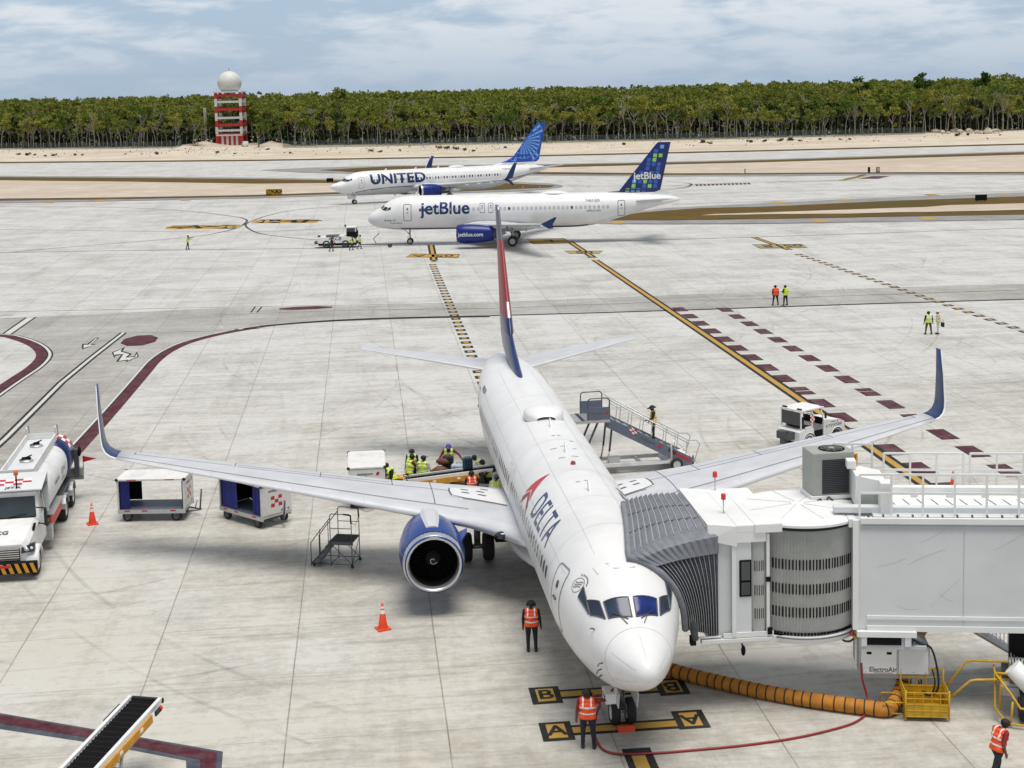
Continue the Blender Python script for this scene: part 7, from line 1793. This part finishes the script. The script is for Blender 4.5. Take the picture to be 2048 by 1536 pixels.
b = MB()
for k in range(4):
    z0, z1 = zpx(268)+k*4.1, zpx(268)+(k+1)*4.1; x0, x1 = (-1.6, 1.6) if k % 2 == 0 else (1.6, -1.6); b.hexa([(x0, 2, z0), (x1, 2, z1), (x1, 3, z1), (x0, 3, z0), (x0, 2, z0+.3), (x1, 2, z1+.3), (x1, 3, z1+.3), (x0, 3, z0+.3)], 'dksteel'); b.tube([(x0, 2, z0+1.2), (x1, 2, z1+1.2)], .05, 'alu', 4)
b.build('stair', TW)
b = MB(); b.box((0, d2, 1.9), (2*w2-.9, 2*d2-.6, 3.7), 'forestfloor')
for k in range(9): b.box((-w2+1.0+k*(2*w2-2)/8, .18, 1.9), ((2*w2-2)/8*.94, .2, 3.6), 'towerred' if k % 2 == 0 else 'towerwhite')
b.box((0, -.1, 3.85), (2*w2+.6, .9, .5), 'towerwhite'); b.build('ground_room', TW)
# masts
p = G(535, 290); m_ = thing('lamp_mast', 'slim grey mast with small lamps standing right of the radar tower', 'mast', p); b = MB(); b.cyl((0, 0, 0), (0, 0, 53*s1), .16, 'alu', 8, .09); b.build('pole', m_)
b = MB(); b.box((-.35, 0, 53*s1), (.7, .3, .5), 'towerwhite'); b.box((.5, 0, 53*s1-.7), (.4, .3, .8), 'dksteel'); b.build('lamp_head', m_)
p = G(412, 290); m_ = thing('lattice_mast', 'thin white lattice mast left of the radar tower', 'mast', p); b = MB()
for a in range(3): b.cyl((.4*math.cos(a*2.1), .4*math.sin(a*2.1), 0), (.4*math.cos(a*2.1), .4*math.sin(a*2.1), 76*s1), .07, 'towerwhite', 5)
for k in range(20): b.tube([(.4*math.cos(k*2.1), .4*math.sin(k*2.1), k*.72), (.4*math.cos((k+1)*2.1), .4*math.sin((k+1)*2.1), (k+1)*.72)], .04, 'towerwhite', 4)
b.build('lattice', m_)
# white van beside the tower
p = G(490, 293.5, 0)
vn = thing('white_van', 'small white van parked beside the foot of the radar tower', 'van', p, R(12))
b = MB(); b.prism([(-2.3, .45), (2.3, .45), (2.3, 1.05), (1.75, 1.2), (1.15, 1.95), (-2.2, 2.0), (-2.35, 1.2)], -.9, .9, 'white', 'y', Matrix.Rotation(PI/2, 4, 'Z')); b.build('body', vn)
b = MB(); b.box((0, -2.0, 1.55), (1.5, .5, .45), 'glass', Matrix.Rotation(PI, 4, 'Z')); b.box((0, 0, 1.55), (1.86, 3.2, .42), 'glass'); b.build('window', vn)
for x in (-.85, .85):
    for y in (-1.4, 1.4): b = MB(); b.wheel((x, y, .36), (1, 0, 0), .36, .24); b.build('wheel', vn)
# dirt mounds, rock pile, bushes
def mound(px, rx, ry, h, seed):
    rr = random.Random(seed); c = G(*px); n = 26; vs = []; fs = []
    for i in range(n+1):
        for j in range(n+1):
            u, v = 2*i/n-1, 2*j/n-1; r = math.hypot(u, v); z = h*max(0, 1-r*r)**1.4*(1+.25*math.sin(7*u+seed)*math.cos(6*v)+rr.uniform(-.06, .06))
            vs.append((c.x+u*rx, c.y+v*ry, .09+z if r < 1 else .02))
    fs = [(i*(n+1)+j, (i+1)*(n+1)+j, (i+1)*(n+1)+j+1, i*(n+1)+j+1) for i in range(n) for j in range(n)]
    b = MB(); b.add(vs, fs, 'sand', True); o = b.build('dirt_mound'); o['kind'] = 'structure'
mound((405, 292), 11, 8, 1.3, 1); mound((545, 293), 8, 7, 1.5, 2); mound((375, 297), 7, 4, .8, 3)
b = psheet('tower_yard', [(352, 297), (400, 274), (520, 273), (558, 275), (566, 296), (520, 299), (420, 299)], 'sand', .06)
RK = 'pale limestone boulder in the rock pile at the right end of the fence'
rr = random.Random(21); base_r = None
for k in range(26):
    px = rr.uniform(1862, 2000); p = G(px, rr.uniform(263.5, 268.5)-.006*(px-1930)); r = rr.uniform(.5, 1.35)
    if base_r is None or k % 5 == 0:
        b = MB(); bm = bmesh.new(); bmesh.ops.create_icosphere(bm, subdivisions=2, radius=1)
        for v in bm.verts: v.co *= rr.uniform(.78, 1.12)
        b.frombm(bm, 'rock'); o = b.build('boulder'); base_r = o
    else: o = base_r.copy(); COL.objects.link(o)
    tag(o, RK, 'rock', 'boulders in the rock pile'); o.location = p+V((0, 0, r*.4)); o.scale = (r*1.3, r, r*.8); o.rotation_euler = (0, 0, rr.uniform(0, 6))
BL = 'low dark scrub bush on the pale sand in front of the perimeter fence'
rr = random.Random(31); bush = []
for px, py, s in ((38, 310, 1.), (56, 311, 1.3), (70, 311, .8), (90, 313, .8), (108, 312, 1.1), (150, 311, .9), (165, 311, .7), (250, 309, .5), (314, 309, 1.2), (434, 306, 1.0), (470, 308, .6), (536, 300, .9), (580, 307, .8), (742, 303, 1.1), (760, 305, .9), (800, 302, .8), (878, 297, 1.2), (895, 298, 1.4), (912, 299, 1.3), (930, 301, 1.1), (948, 303, .8), (1010, 296, .9), (1248, 290, 1.1), (1406, 286, 1.7), (1420, 288, 1.0), (1500, 285, 1.2), (1530, 284, 1.1), (1560, 283, 1.3), (1580, 281.5, 1.8), (1600, 283, .8), (1640, 280, 1.), (1680, 280, .7), (1700, 280, .8), (1915, 272, 1.3), (1935, 271, 1.1), (2000, 271, .6)):
    if len(bush) < 4:
        b = MB(); q = random.Random(len(bush)+70); bl = [(V((q.uniform(-.6, .6), q.uniform(-.4, .4), q.uniform(.2, .6))), .5) for _ in range(5)]; vs, fs = crown_quads(q, bl, 110, .08, .2); b.add(vs, fs, 'bushleaf')
        for _ in range(5): b.tube([(0, 0, 0), (q.uniform(-.5, .5), q.uniform(-.4, .4), q.uniform(.5, 1.1))], .03, 'bark', 4)
        o = b.build('scrub_bush'); bush.append(o)
    else: o = bush[rr.randrange(4)].copy(); COL.objects.link(o)
    tag(o, BL, 'bush', 'scrub bushes on the sand'); o.location = G(px, py, .1); o.scale = (s*1.1, s*.9, s*.9); o.rotation_euler = (0, 0, rr.uniform(0, 6))
# loose scrub and stones of the strip, uncountable
b = MB(); rr = random.Random(77)
for k in range(1500):
    px = rr.uniform(-80, 2120); t = rr.random(); py = lerp(fence_y(px)+1.5, np.interp(px, [0, 1024, 2048], [317, 306, 278]), t*t)
    if rr.random() < .5 and not (820 < px < 1000 or 250 < px < 520): continue
    b.add(quad(rr, G(px, py, .1)+V((0, 0, rr.uniform(.03, .28))), rr.uniform(.06, .28)), [(0, 1, 2, 3)], 'bushleaf' if rr.random() < .7 else 'bark')
o = b.build('scrub'); tag(o, 'scattered dry scrub and twigs on the sand strip', 'scrub', None, 'stuff')
# taxiway signs
def signboard(px, w_, h, label, face, rz=0, text=()):
    p = G(*px); o = thing('taxiway_sign', label, 'sign', p, rz); b = MB(); b.box((0, 0, h/2+.25), (w_, .3, h), 'dark'); b.build('cabinet', o)
    b = MB()
    for x in (-w_*.35, w_*.35): b.box((x, 0, .12), (.12, .12, .26), 'dksteel')
    b.box((0, 0, .03), (w_*1.1, 1.0, .06), 'p_white'); b.build('footing', o)
    if face: 
        b = MB(); face(b, w_, h); b.build('sign_face', o)
def yface(b, w_, h):
    z = h/2+.25; b.box((w_*.19, -.165, z), (w_*.60, .02, h*.9), 'yellow'); b.box((-w_*.31, -.165, z), (w_*.34, .02, h*.9), 'dark')
    X = Matrix.Translation((0, -.18, z)) @ Matrix.Rotation(PI/2, 4, 'X'); b.text('B6', 1.1, 'yellow', X @ Matrix.Translation((-w_*.31, 0, 0)), None, .03); b.text('<A>', 1.1, 'dark', X @ Matrix.Translation((w_*.19, 0, 0)), None, .03)
signboard((548, 391.5), 2.9, .95, 'yellow and black taxiway sign on the grass edge left of the taxiing airliner', yface)
signboard((660, 366), 1.4, .75, 'small black sign back on the grass just ahead of the taxiing airliner', None)
signboard((1962, 404), 1.75, .85, 'black sign back on a concrete footing in the right infield', None)
def redface(b, w_, h): b.box((0, -.165, h/2+.25), (w_*.9, .02, h*.9), 'red'); b.text('0', 1.0, 'plane_white', Matrix.Translation((0, -.18, h/2+.25)) @ Matrix.Rotation(PI/2, 4, 'X'), None, .03)
signboard((1756, 346.5), .65, 1.0, 'small red sign at the grass edge of the far taxiway', redface)
signboard((1738, 346.5), .4, 1.0, 'narrow dark sign left of the small red one on the far grass edge', None)
p = G(1490, 347); o = thing('runway_marker', 'thin black post marker standing on the far infield edge', 'marker', p); b = MB(); b.box((0, 0, .5), (.16, .16, 1.), 'dark'); b.box((-.5, 0, .06), (1.2, .5, .12), 'p_white'); b.build('post', o)
for px, py in ((1046, 376), (1080, 375), (1125, 372.5), (1148, 374), (1178, 373.5), (1412, 370.5), (1562, 364)):
    b = MB(); b.cyl((0, 0, 0), (0, 0, .18), .14, 'p_white', 10, .10); b.cyl((0, 0, .18), (0, 0, .34), .09, 'beacon' if px < 1100 else 'reflect', 10, .05); o = b.build('taxiway_light', None, G(px, py, .05))
    tag(o, 'small red-lensed light at the tip of the left infield' if px < 1100 else 'small white ground light on the far taxiway line', 'ground light', 'red infield lights' if px < 1100 else 'white taxiway lights')
# ================================================================ people
def capsule(b, p0, r0, p1, r1, n=10):
    """closed tapered capsule"""
    p0, p1 = V(p0), V(p1); d = p1-p0; L_ = max(d.length, 1e-4); t = d/L_ if d.length > 1e-4 else V((0, 0, 1)); u = t.orthogonal().normalized(); w_ = t.cross(u); rg = []
    prof = [(r0*math.sin(a), -r0*math.cos(a)) for a in (.12, .5, 1.0)]+[(r0, 0), (r1, L_)]+[(r1*math.cos(a), L_+r1*math.sin(a)) for a in (.5, 1.0, 1.45)]
    for r, h in prof: rg.append([p0+t*h+(u*math.cos(2*PI*k/n)+w_*math.sin(2*PI*k/n))*r for k in range(n)])
    b.loft(rg, 'skin', True, True, True)
def rotm(ax, a): return Matrix.Rotation(a, 3, ax)
POSE = dict(lean=0, twist=0, headx=0, headz=0, armL=((-.14, .02, -1), (-.05, .18, -1)), armR=((.14, .02, -1), (.05, .18, -1)), legL=((-.05, .02, -1), (-.02, -.03, -1)), legR=((.05, .02, -1), (.02, -.03, -1)))
def person(px, face, label, pose=None, vest='vestorange', shirt='darkshirt', legs='trousers', head='hair', hat=None, fingers=False, sleeve='long', vox=.017, world=None, ears=False, H=1.72, hair=True, z=0., stripes=True, group=None):
    """face = heading in degrees, 0 looks away from the camera (+y), 90 looks left (-x)"""
    q = dict(POSE); q.update(pose or {}); s = H/1.72
    caps = []
    def C(p0, r0, p1, r1, tag): caps.append((V(p0)*s, r0*s, V(p1)*s, r1*s, tag))
    T3 = rotm('X', -q['lean']) @ rotm('Z', q['twist']); pel = V((0, 0, .93))
    def U(p): return pel+T3 @ (V(p)-pel)
    C((-.075, 0, .92), .115, (.075, 0, .92), .115, 'legs')
    C(U((-.06, .01, 1.06)), .120, U((.06, .01, 1.06)), .120, 'torso'); C(U((-.075, .0, 1.24)), .125, U((.075, .0, 1.24)), .125, 'torso'); C(U((-.12, -.005, 1.37)), .085, U((.12, -.005, 1.37)), .085, 'torso')
    C(U((0, 0, 1.0)), .125, U((0, 0, 1.2)), .13, 'torso')
    nk = U((0, .0, 1.45)); HB = T3 @ (rotm('Z', q['headz']) @ rotm('X', -q['headx']))
    C(U((0, -.005, 1.40)), .062, nk, .055, 'skin')
    hd = nk+HB @ V((0, .03, .135)); 
    def Hh(p): return hd+HB @ V(p)
    C(Hh((0, -.015, .03)), .092, Hh((0, .01, .015)), .088, 'head'); C(Hh((0, .025, -.03)), .070, Hh((0, .045, -.072)), .048, 'face'); C(Hh((0, .09, -.005)), .014, Hh((0, .105, -.03)), .016, 'face')
    for x in (-1, 1): C(Hh((x*.088, .0, -.01)), .020, Hh((x*.090, .0, -.03)), .014, 'face')
    for sd, arm in ((-1, q['armL']), (1, q['armR'])):
        sh = U((sd*.185, -.005, 1.385)); d0 = (T3 @ V(arm[0])).normalized(); d1 = (T3 @ V(arm[1])).normalized(); el = sh+d0*.285; wr = el+d1*.25
        C(sh, .066, el, .045, 'sleeve'); C(el, .045, wr, .031, 'forearm')
        hdv = d1; pm_ = wr+hdv*.085; C(wr, .030, pm_, .034, 'hand')
        if True:
            side = V((0, 1, 0))-hdv*hdv.y
            side = side.normalized() if side.length > .1 else V((0, 0, 1)); nrm = hdv.cross(side).normalized()
            for k in range(4):
                o = side*((k-1.5)*.019); l = (.066, .078, .072, .056)[k]; a = pm_+o; m_ = a+hdv*l*.55; e = m_+(hdv*.8-nrm*sd*.6).normalized()*l*.55
                C(a, .0105, m_, .010, 'hand'); C(m_, .010, e, .0085, 'hand')
            a = wr+hdv*.03+side*.03; C(a, .013, a+(hdv*.6+side*.8).normalized()*.055, .010, 'hand')
    zmin = 9; feet = []
    for sd, leg in ((-1, q['legL']), (1, q['legR'])):
        hp = V((sd*.09, 0, .90)); d0 = V(leg[0]).normalized(); d1 = V(leg[1]).normalized(); kn = hp+d0*.415; an = kn+d1*.40
        C(hp, .098, kn, .062, 'legs'); C(kn, .062, an, .047, 'legs')
        toe = V((sd*.12, 1, -.10-max(0, -d1.y)*.7 if d1.y < -.2 else -.02)).normalized()
        C(an+V((0, -.035, -.035)), .045, an+V((0, 0, -.045))+toe*.155, .038, 'boot'); C(an, .05, an+V((0, -.02, -.04)), .048, 'boot')
        zmin = min(zmin, (an.z-.045-.045), (an+V((0, 0, -.045))+toe*.155).z-.038)
    # one continuous skin: voxel remesh of the overlapping limbs
    b = MB()
    for p0, r0, p1, r1, _ in caps: capsule(b, p0-V((0, 0, zmin*s)), r0, p1-V((0, 0, zmin*s)), r1)
    me = bpy.data.meshes.new('person'); me.from_pydata(b.v, [], b.f); tmp = bpy.data.objects.new('person', me); COL.objects.link(tmp)
    md = tmp.modifiers.new('r', 'REMESH'); md.mode = 'VOXEL'; md.voxel_size = vox*s; md.use_smooth_shade = True
    m2 = tmp.modifiers.new('s', 'SMOOTH'); m2.factor = .5; m2.iterations = 2
    dg = bpy.context.evaluated_depsgraph_get(); ev = tmp.evaluated_get(dg); me2 = bpy.data.meshes.new_from_object(ev); bpy.data.objects.remove(tmp); bpy.data.meshes.remove(me)
    me2.name = 'person'
    nV = len(me2.vertices); co_ = np.zeros(nV*3); me2.vertices.foreach_get('co', co_); co_ = co_.reshape(-1, 3)
    nF = len(me2.polygons); fc = np.zeros(nF*3); me2.polygons.foreach_get('center', fc); fc = fc.reshape(-1, 3); fc[:, 2] += zmin*s
    best = np.full(nF, 9.); tg = np.zeros(nF, int)
    for i, (p0, r0, p1, r1, _) in enumerate(caps):
        a = np.array(p0); d = np.array(p1)-a; L2 = d@d+1e-9; t = np.clip(((fc-a)@d)/L2, 0, 1); dist = np.linalg.norm(fc-a-t[:, None]*d, axis=1)-(r0+(r1-r0)*t)
        k = dist < best; best[k] = dist[k]; tg[k] = i
    tags = [c[4] for c in caps]
    slots = ['skin', shirt, legs, 'boot', 'hair']; me2.materials.clear()
    for m in slots: me2.materials.append(M[m])
    mp = {'legs': 2, 'torso': 1, 'skin': 0, 'head': 0, 'face': 0, 'sleeve': 1, 'forearm': 1 if sleeve == 'long' else 0, 'hand': 0, 'boot': 3}
    ft = [tags[i] for i in tg]; mi = np.array([mp[t] for t in ft])
    # local coordinates of torso and head for clothing
    Ti = np.array(T3.inverted()); tl = (fc/s-np.array(pel))@Ti.T+np.array(pel)
    Hi = np.array(HB.inverted()); hl = (fc/s-np.array(hd))@Hi.T
    eye = (np.abs(np.abs(hl[:, 0])-.033) < .016) & (np.abs(hl[:, 2]-.012) < .010) & (hl[:, 1] > .06); mi[eye & np.isin(ft, ['head', 'face'])] = 4
    mth_ = (np.abs(hl[:, 0]) < .025) & (np.abs(hl[:, 2]+.072) < .007) & (hl[:, 1] > .05)
    me2.polygons.foreach_set('material_index', mi.astype(np.int32)); me2.polygons.foreach_set('use_smooth', [True]*nF); me2.update()
    o = bpy.data.objects.new('person', me2); COL.objects.link(o); tag(o, label, 'person', group)
    ftn = np.array(ft)
    def shell(name, mask, off, slot_m, slot_fn=None):
        ids = np.nonzero(mask)[0]
        if len(ids) == 0: return None
        vm = {}; vs = []; fs = []; ms = []
        nrm = np.zeros(nV*3); me2.vertices.foreach_get('normal', nrm); nrm = nrm.reshape(-1, 3)
        for f in ids:
            ff = []
            for v in me2.polygons[int(f)].vertices:
                if v not in vm: vm[v] = len(vs); vs.append(tuple(co_[v]+nrm[v]*off))
                ff.append(vm[v])
            fs.append(ff); ms.append(slot_fn(f) if slot_fn else 0)
        m_ = bpy.data.meshes.new(name); m_.from_pydata(vs, [], fs)
        for x in slot_m: m_.materials.append(M[x])
        m_.polygons.foreach_set('material_index', ms); m_.polygons.foreach_set('use_smooth', [True]*len(fs)); m_.update()
        c = bpy.data.objects.new(name, m_); COL.objects.link(c); c.parent = o
        md = c.modifiers.new('thickness', 'SOLIDIFY'); md.thickness = .012; md.offset = 0
        return c
    if vest:
        isT = np.isin(ftn, ['torso']) | (np.isin(ftn, ['legs']) & (tl[:, 2] > .86) & (np.abs(tl[:, 0]) < .3))
        vm_ = isT & (tl[:, 2] > .88) & ((tl[:, 2] < 1.40) | (np.abs(tl[:, 0]) < .17)) & ~((tl[:, 2] > 1.31) & (np.abs(tl[:, 0]) < .055) & (tl[:, 1] > 0))
        def sf(f):
            x, y, z_ = tl[f]
            if not stripes or vox >= .022: return 0
            if 1.015 < z_ < 1.06 or (1.19 < z_ < 1.23): return 1
            if z_ > 1.20 and .075 < abs(x) < .115: return 1
            return 0
        shell('vest', vm_, .020*s, [vest, 'reflect'], sf)
    hm = np.isin(ftn, ['head', 'face', 'skin']) & ((hl[:, 2] > .045) | ((hl[:, 1] < .015) & (hl[:, 2] > -.07) & (np.abs(hl[:, 0]) < .12)) | ((hl[:, 1] < .035) & (hl[:, 2] > .01)))
    hm &= (hl[:, 2] > -.09)
    if hat in (None, 'head') and hair: shell('hair', hm, .014*s, [head])
    elif hat:
        shell('cap', hm & (hl[:, 2] > .022), .018*s, [head]); 
        bb = MB()
        def HP(x, y, z_): return hd*s+HB @ V((x, y, z_))*s-V((0, 0, zmin*s))
        if hat == 'cap':
            vs = [HP(-.075, .07, .045), HP(.075, .07, .045), HP(.065, .17, .025), HP(-.065, .17, .025)]; up = V((0, 0, .012)); bb.hexa([v for v in vs]+[v+up for v in vs], head)
        else:
            rg = [[HP(r*math.cos(a), r*math.sin(a), zz) for a in [2*PI*k/20 for k in range(20)]] for r, zz in ((.085, .03), (.20, .012), (.20, .022), (.085, .045))]
            bb.loft(rg, head, True, False, True)
        bb.build('cap_brim', o)
        if hair: shell('hair', hm & (hl[:, 2] <= .022), .010*s, ['hair'])
    if ears:
        bb = MB()
        def HP(x, y, z_): return hd*s+HB @ V((x, y, z_))*s-V((0, 0, zmin*s))
        for x in (-1, 1): bb.sphere(HP(x*.108, -.005, -.01), (.035*s, .045*s, .05*s), 'dark', 12, 8)
        bb.tube([HP(.115*math.cos(a), -.01, .01+.125*math.sin(a)) for a in [PI*k/8 for k in range(9)]], .014*s, 'dark', 6); bb.build('ear_defenders', o)
    p = world if world is not None else G(*px, z)
    o.scale = (1.15, 1.13, 1); o.location = V(p); o.rotation_euler = (0, 0, R(face)); return o
relaxL = dict()
walk = dict(legL=((-.03, .42, -1), (-.02, -.10, -1)), legR=((.03, -.28, -1), (.02, -.62, -1)), armL=((-.15, -.3, -1), (-.05, .1, -1)), armR=((.15, .3, -1), (.05, .55, -1)), lean=.05)
strad = dict(legL=((-.16, .03, -1), (-.10, -.02, -1)), legR=((.16, .02, -1), (.10, -.02, -1)))
# --- near the nose
person((1064, 1303), -8, 'person in orange vest and black trousers standing beside the fuselage, back turned', dict(armL=((-.18, -.05, -1), (-.02, .12, -1)), armR=((.20, -.03, -1), (.10, .15, -1)), legL=((-.03, .0, -1), (0, -.02, -1)), legR=((.04, .02, -1), (.02, -.02, -1))), 'vestorange', ears=True, vox=.012, sleeve='long')
person((1176, 1496), -12, 'person in orange vest and maroon shirt reaching up to the hose below the nose', dict(armL=((-.22, -.05, -1), (-.10, .2, -1)), armR=((.92, .35, -.12), (.45, .55, .65)), lean=.04, headz=-.35, headx=-.25, legL=((-.06, .05, -1), (-.02, -.05, -1)), legR=((.10, -.03, -1), (.05, -.03, -1))), 'vestorange', 'redshirt', ears=True, vox=.012, sleeve='short')
person(None, -72, 'person in orange vest walking with head bowed at the bottom right corner', dict(walk, lean=.22, headx=.45, legL=((-.03, .38, -1), (-.02, -.12, -1)), legR=((.03, -.40, -1), (.02, -.55, -1)), armL=((-.15, .25, -1), (-.05, .7, -1)), armR=((.15, -.25, -1), (.05, .5, -1))), 'vestorange', 'redshirt', hat='cap', head='hair', vox=.012, sleeve='short', world=G(1994, 1562))
# --- middle distance on the apron
person((1551, 611), 5, 'person in orange vest standing on the road line beside a lime-vested one', dict(strad, armL=((-.22, -.05, -1), (.25, .4, -1))), 'vestorange', 'redshirt', vox=.022)
person((1571, 611), 35, 'person in lime vest standing on the road line to the right of an orange-vested one', dict(strad, armL=((-.25, .2, -1), (.6, .6, .2))), 'vestyellow', vox=.022)
person((1857, 669), 3, 'person in lime vest and brown trousers standing on the open apron at the right', dict(strad, armL=((-.28, 0, -1), (-.12, .1, -1)), armR=((.28, 0, -1), (.12, .1, -1))), 'vestyellow', 'darkshirt', 'browncloth', vox=.020)
wb = person((1876, 668), 70, 'person in amber vest and white clothes holding a dark bag at the right', dict(armL=((-.12, .25, -1), (.3, .9, .1)), armR=((.18, -.05, -1), (.05, .1, -1))), 'vestamber', 'whitecloth', 'whitecloth', head='whitecloth', hat='cap', vox=.020)
t = thing('shoulder_bag', 'dark bag hanging from the hand of the white-clothed person at the right', 'bag', G(1884, 668, 0)+V((.0, -.1, .55)), R(20)); b = MB(); b.box((0, 0, .15), (.12, .30, .32), 'blackbag', None, .03); b.build('bag_body', t); b = MB(); b.tube([(0, -.1, .3), (0, -.06, .5), (0, .06, .5), (0, .1, .3)], .012, 'black', 6); b.build('strap', t)
# --- far apron near the towed aircraft
person((376, 499), -70, 'person in lime vest far out on the apron signalling with a raised arm', dict(walk, armR=((.2, .9, .1), (.1, 1, .25)), armL=((-.2, .5, -.6), (.1, 1, .1)), legL=((-.05, .22, -1), (-.02, .02, -1)), legR=((.05, -.24, -1), (.02, -.3, -1))), 'vestyellow', vox=.026)
t = person((664, 503), -75, 'person in dark clothes walking in front of the low white aircraft tractor', dict(walk), None, vox=.026)
person((704, 500.5), -70, 'person in lime vest walking beside the cab of the aircraft tractor, left of another', dict(walk), 'vestyellow', vox=.026)
person((720, 498), -80, 'person in pale lime vest walking beside the tow bar, right of another', dict(walk, legL=((-.03, .3, -1), (0, .05, -1))), 'vestyellow', 'whitecloth', vox=.026)
# --- on the boarding stairs: feet on a tread
u = .60; sp_ = SO+Matrix.Rotation(R(4), 3, 'Z') @ V((lerp(PX, BX, u), SW*.62, 0)); kz = (int(u*nst)+.5)/nst; sp_.z = lerp(ZL, ZBt, kz)-.02
person(None, 80, 'person in wide black hat and pale vest standing on the grey-blue boarding stairs', dict(headx=.2, armL=((-.15, .2, -1), (.1, .9, -.3)), armR=((.15, .1, -1), (0, .5, -.8))), 'vestamber', 'darkshirt', hat='brim', vox=.018, world=sp_)
# --- baggage crew
CREW = [
 ((788, 1000), 40, 'person in red-brown cap stooping at the low end of the belt loader', dict(lean=.55, headx=.2, armL=((-.1, .5, -1), (0, .5, -1)), armR=((.1, .5, -1), (0, .5, -1))), 'vestyellow', 'darkshirt', 'cap', 'brick'),
 ((826, 972), 160, 'bare-headed person in lime vest facing the camera behind the belt loader crew', dict(armR=((.2, .1, -1), (.05, .4, -1))), 'vestyellow', 'darkshirt', None, 'hair'),
 ((819, 985), -60, 'person in dark cap and lime vest leaning right beside the belt loader', dict(lean=.22, armL=((-.1, .6, -.7), (.1, 1, -.1)), armR=((.1, .7, -.6), (0, 1, 0))), 'vestyellow', 'redshirt', 'cap', 'hair'),
 ((848, 987), -20, 'person in pale lime vest and black cap standing with back turned at the belt', dict(armL=((-.25, .1, -1), (0, .6, -.8)), armR=((.28, .1, -1), (0, .6, -.8)), headz=-.8), 'vestyellow', 'whitecloth', 'cap', 'hair'),
 ((899, 959), 175, 'person in purple cap and lime vest reaching out over the luggage pile', dict(lean=.15, armL=((-.75, .3, -.6), (-.5, .5, -.75)), armR=((.45, .2, -.85), (.5, .6, -.6)), headx=.2), 'vestyellow', 'redshirt', 'cap', 'purple'),
 ((972, 979), 75, 'person in black cap bending forward at the aircraft hold, farther of two', dict(lean=.7, headx=-.1, armL=((-.1, .4, -1), (0, .6, -.9)), armR=((.1, .4, -1), (0, .6, -.9))), 'vestyellow', 'whitecloth', 'cap', 'hair'),
 ((978, 990), 120, 'bare-headed person bending over a case at the top of the belt loader', dict(lean=.35, headx=.25, armL=((-.15, .5, -.9), (0, .9, -.3)), armR=((.15, .5, -.9), (0, .9, -.3))), 'vestyellow', 'darkshirt', None, 'hair'),
 ((945, 1021), 8, 'person in orange vest standing with back turned in front of the belt loader', dict(armL=((-.2, .1, -1), (-.05, .4, -1)), armR=((.2, .15, -1), (0, .6, -.7))), 'vestorange', 'darkshirt', None, 'hair'),
 ((993, 1030), -25, 'person in lime vest and grey cap close to the fuselage behind the wing root', dict(armL=((-.25, .05, -1), (-.1, .3, -1)), lean=.1), 'vestyellow', 'whitecloth', 'cap', 'greyblue'),
]
for px, face, lab, pose, vest, shirt, hat, head in CREW:
    person(px, face, lab, pose, vest, shirt, 'trousers', head, hat, vox=.018, H=1.78, group='baggage crew at the belt loader')
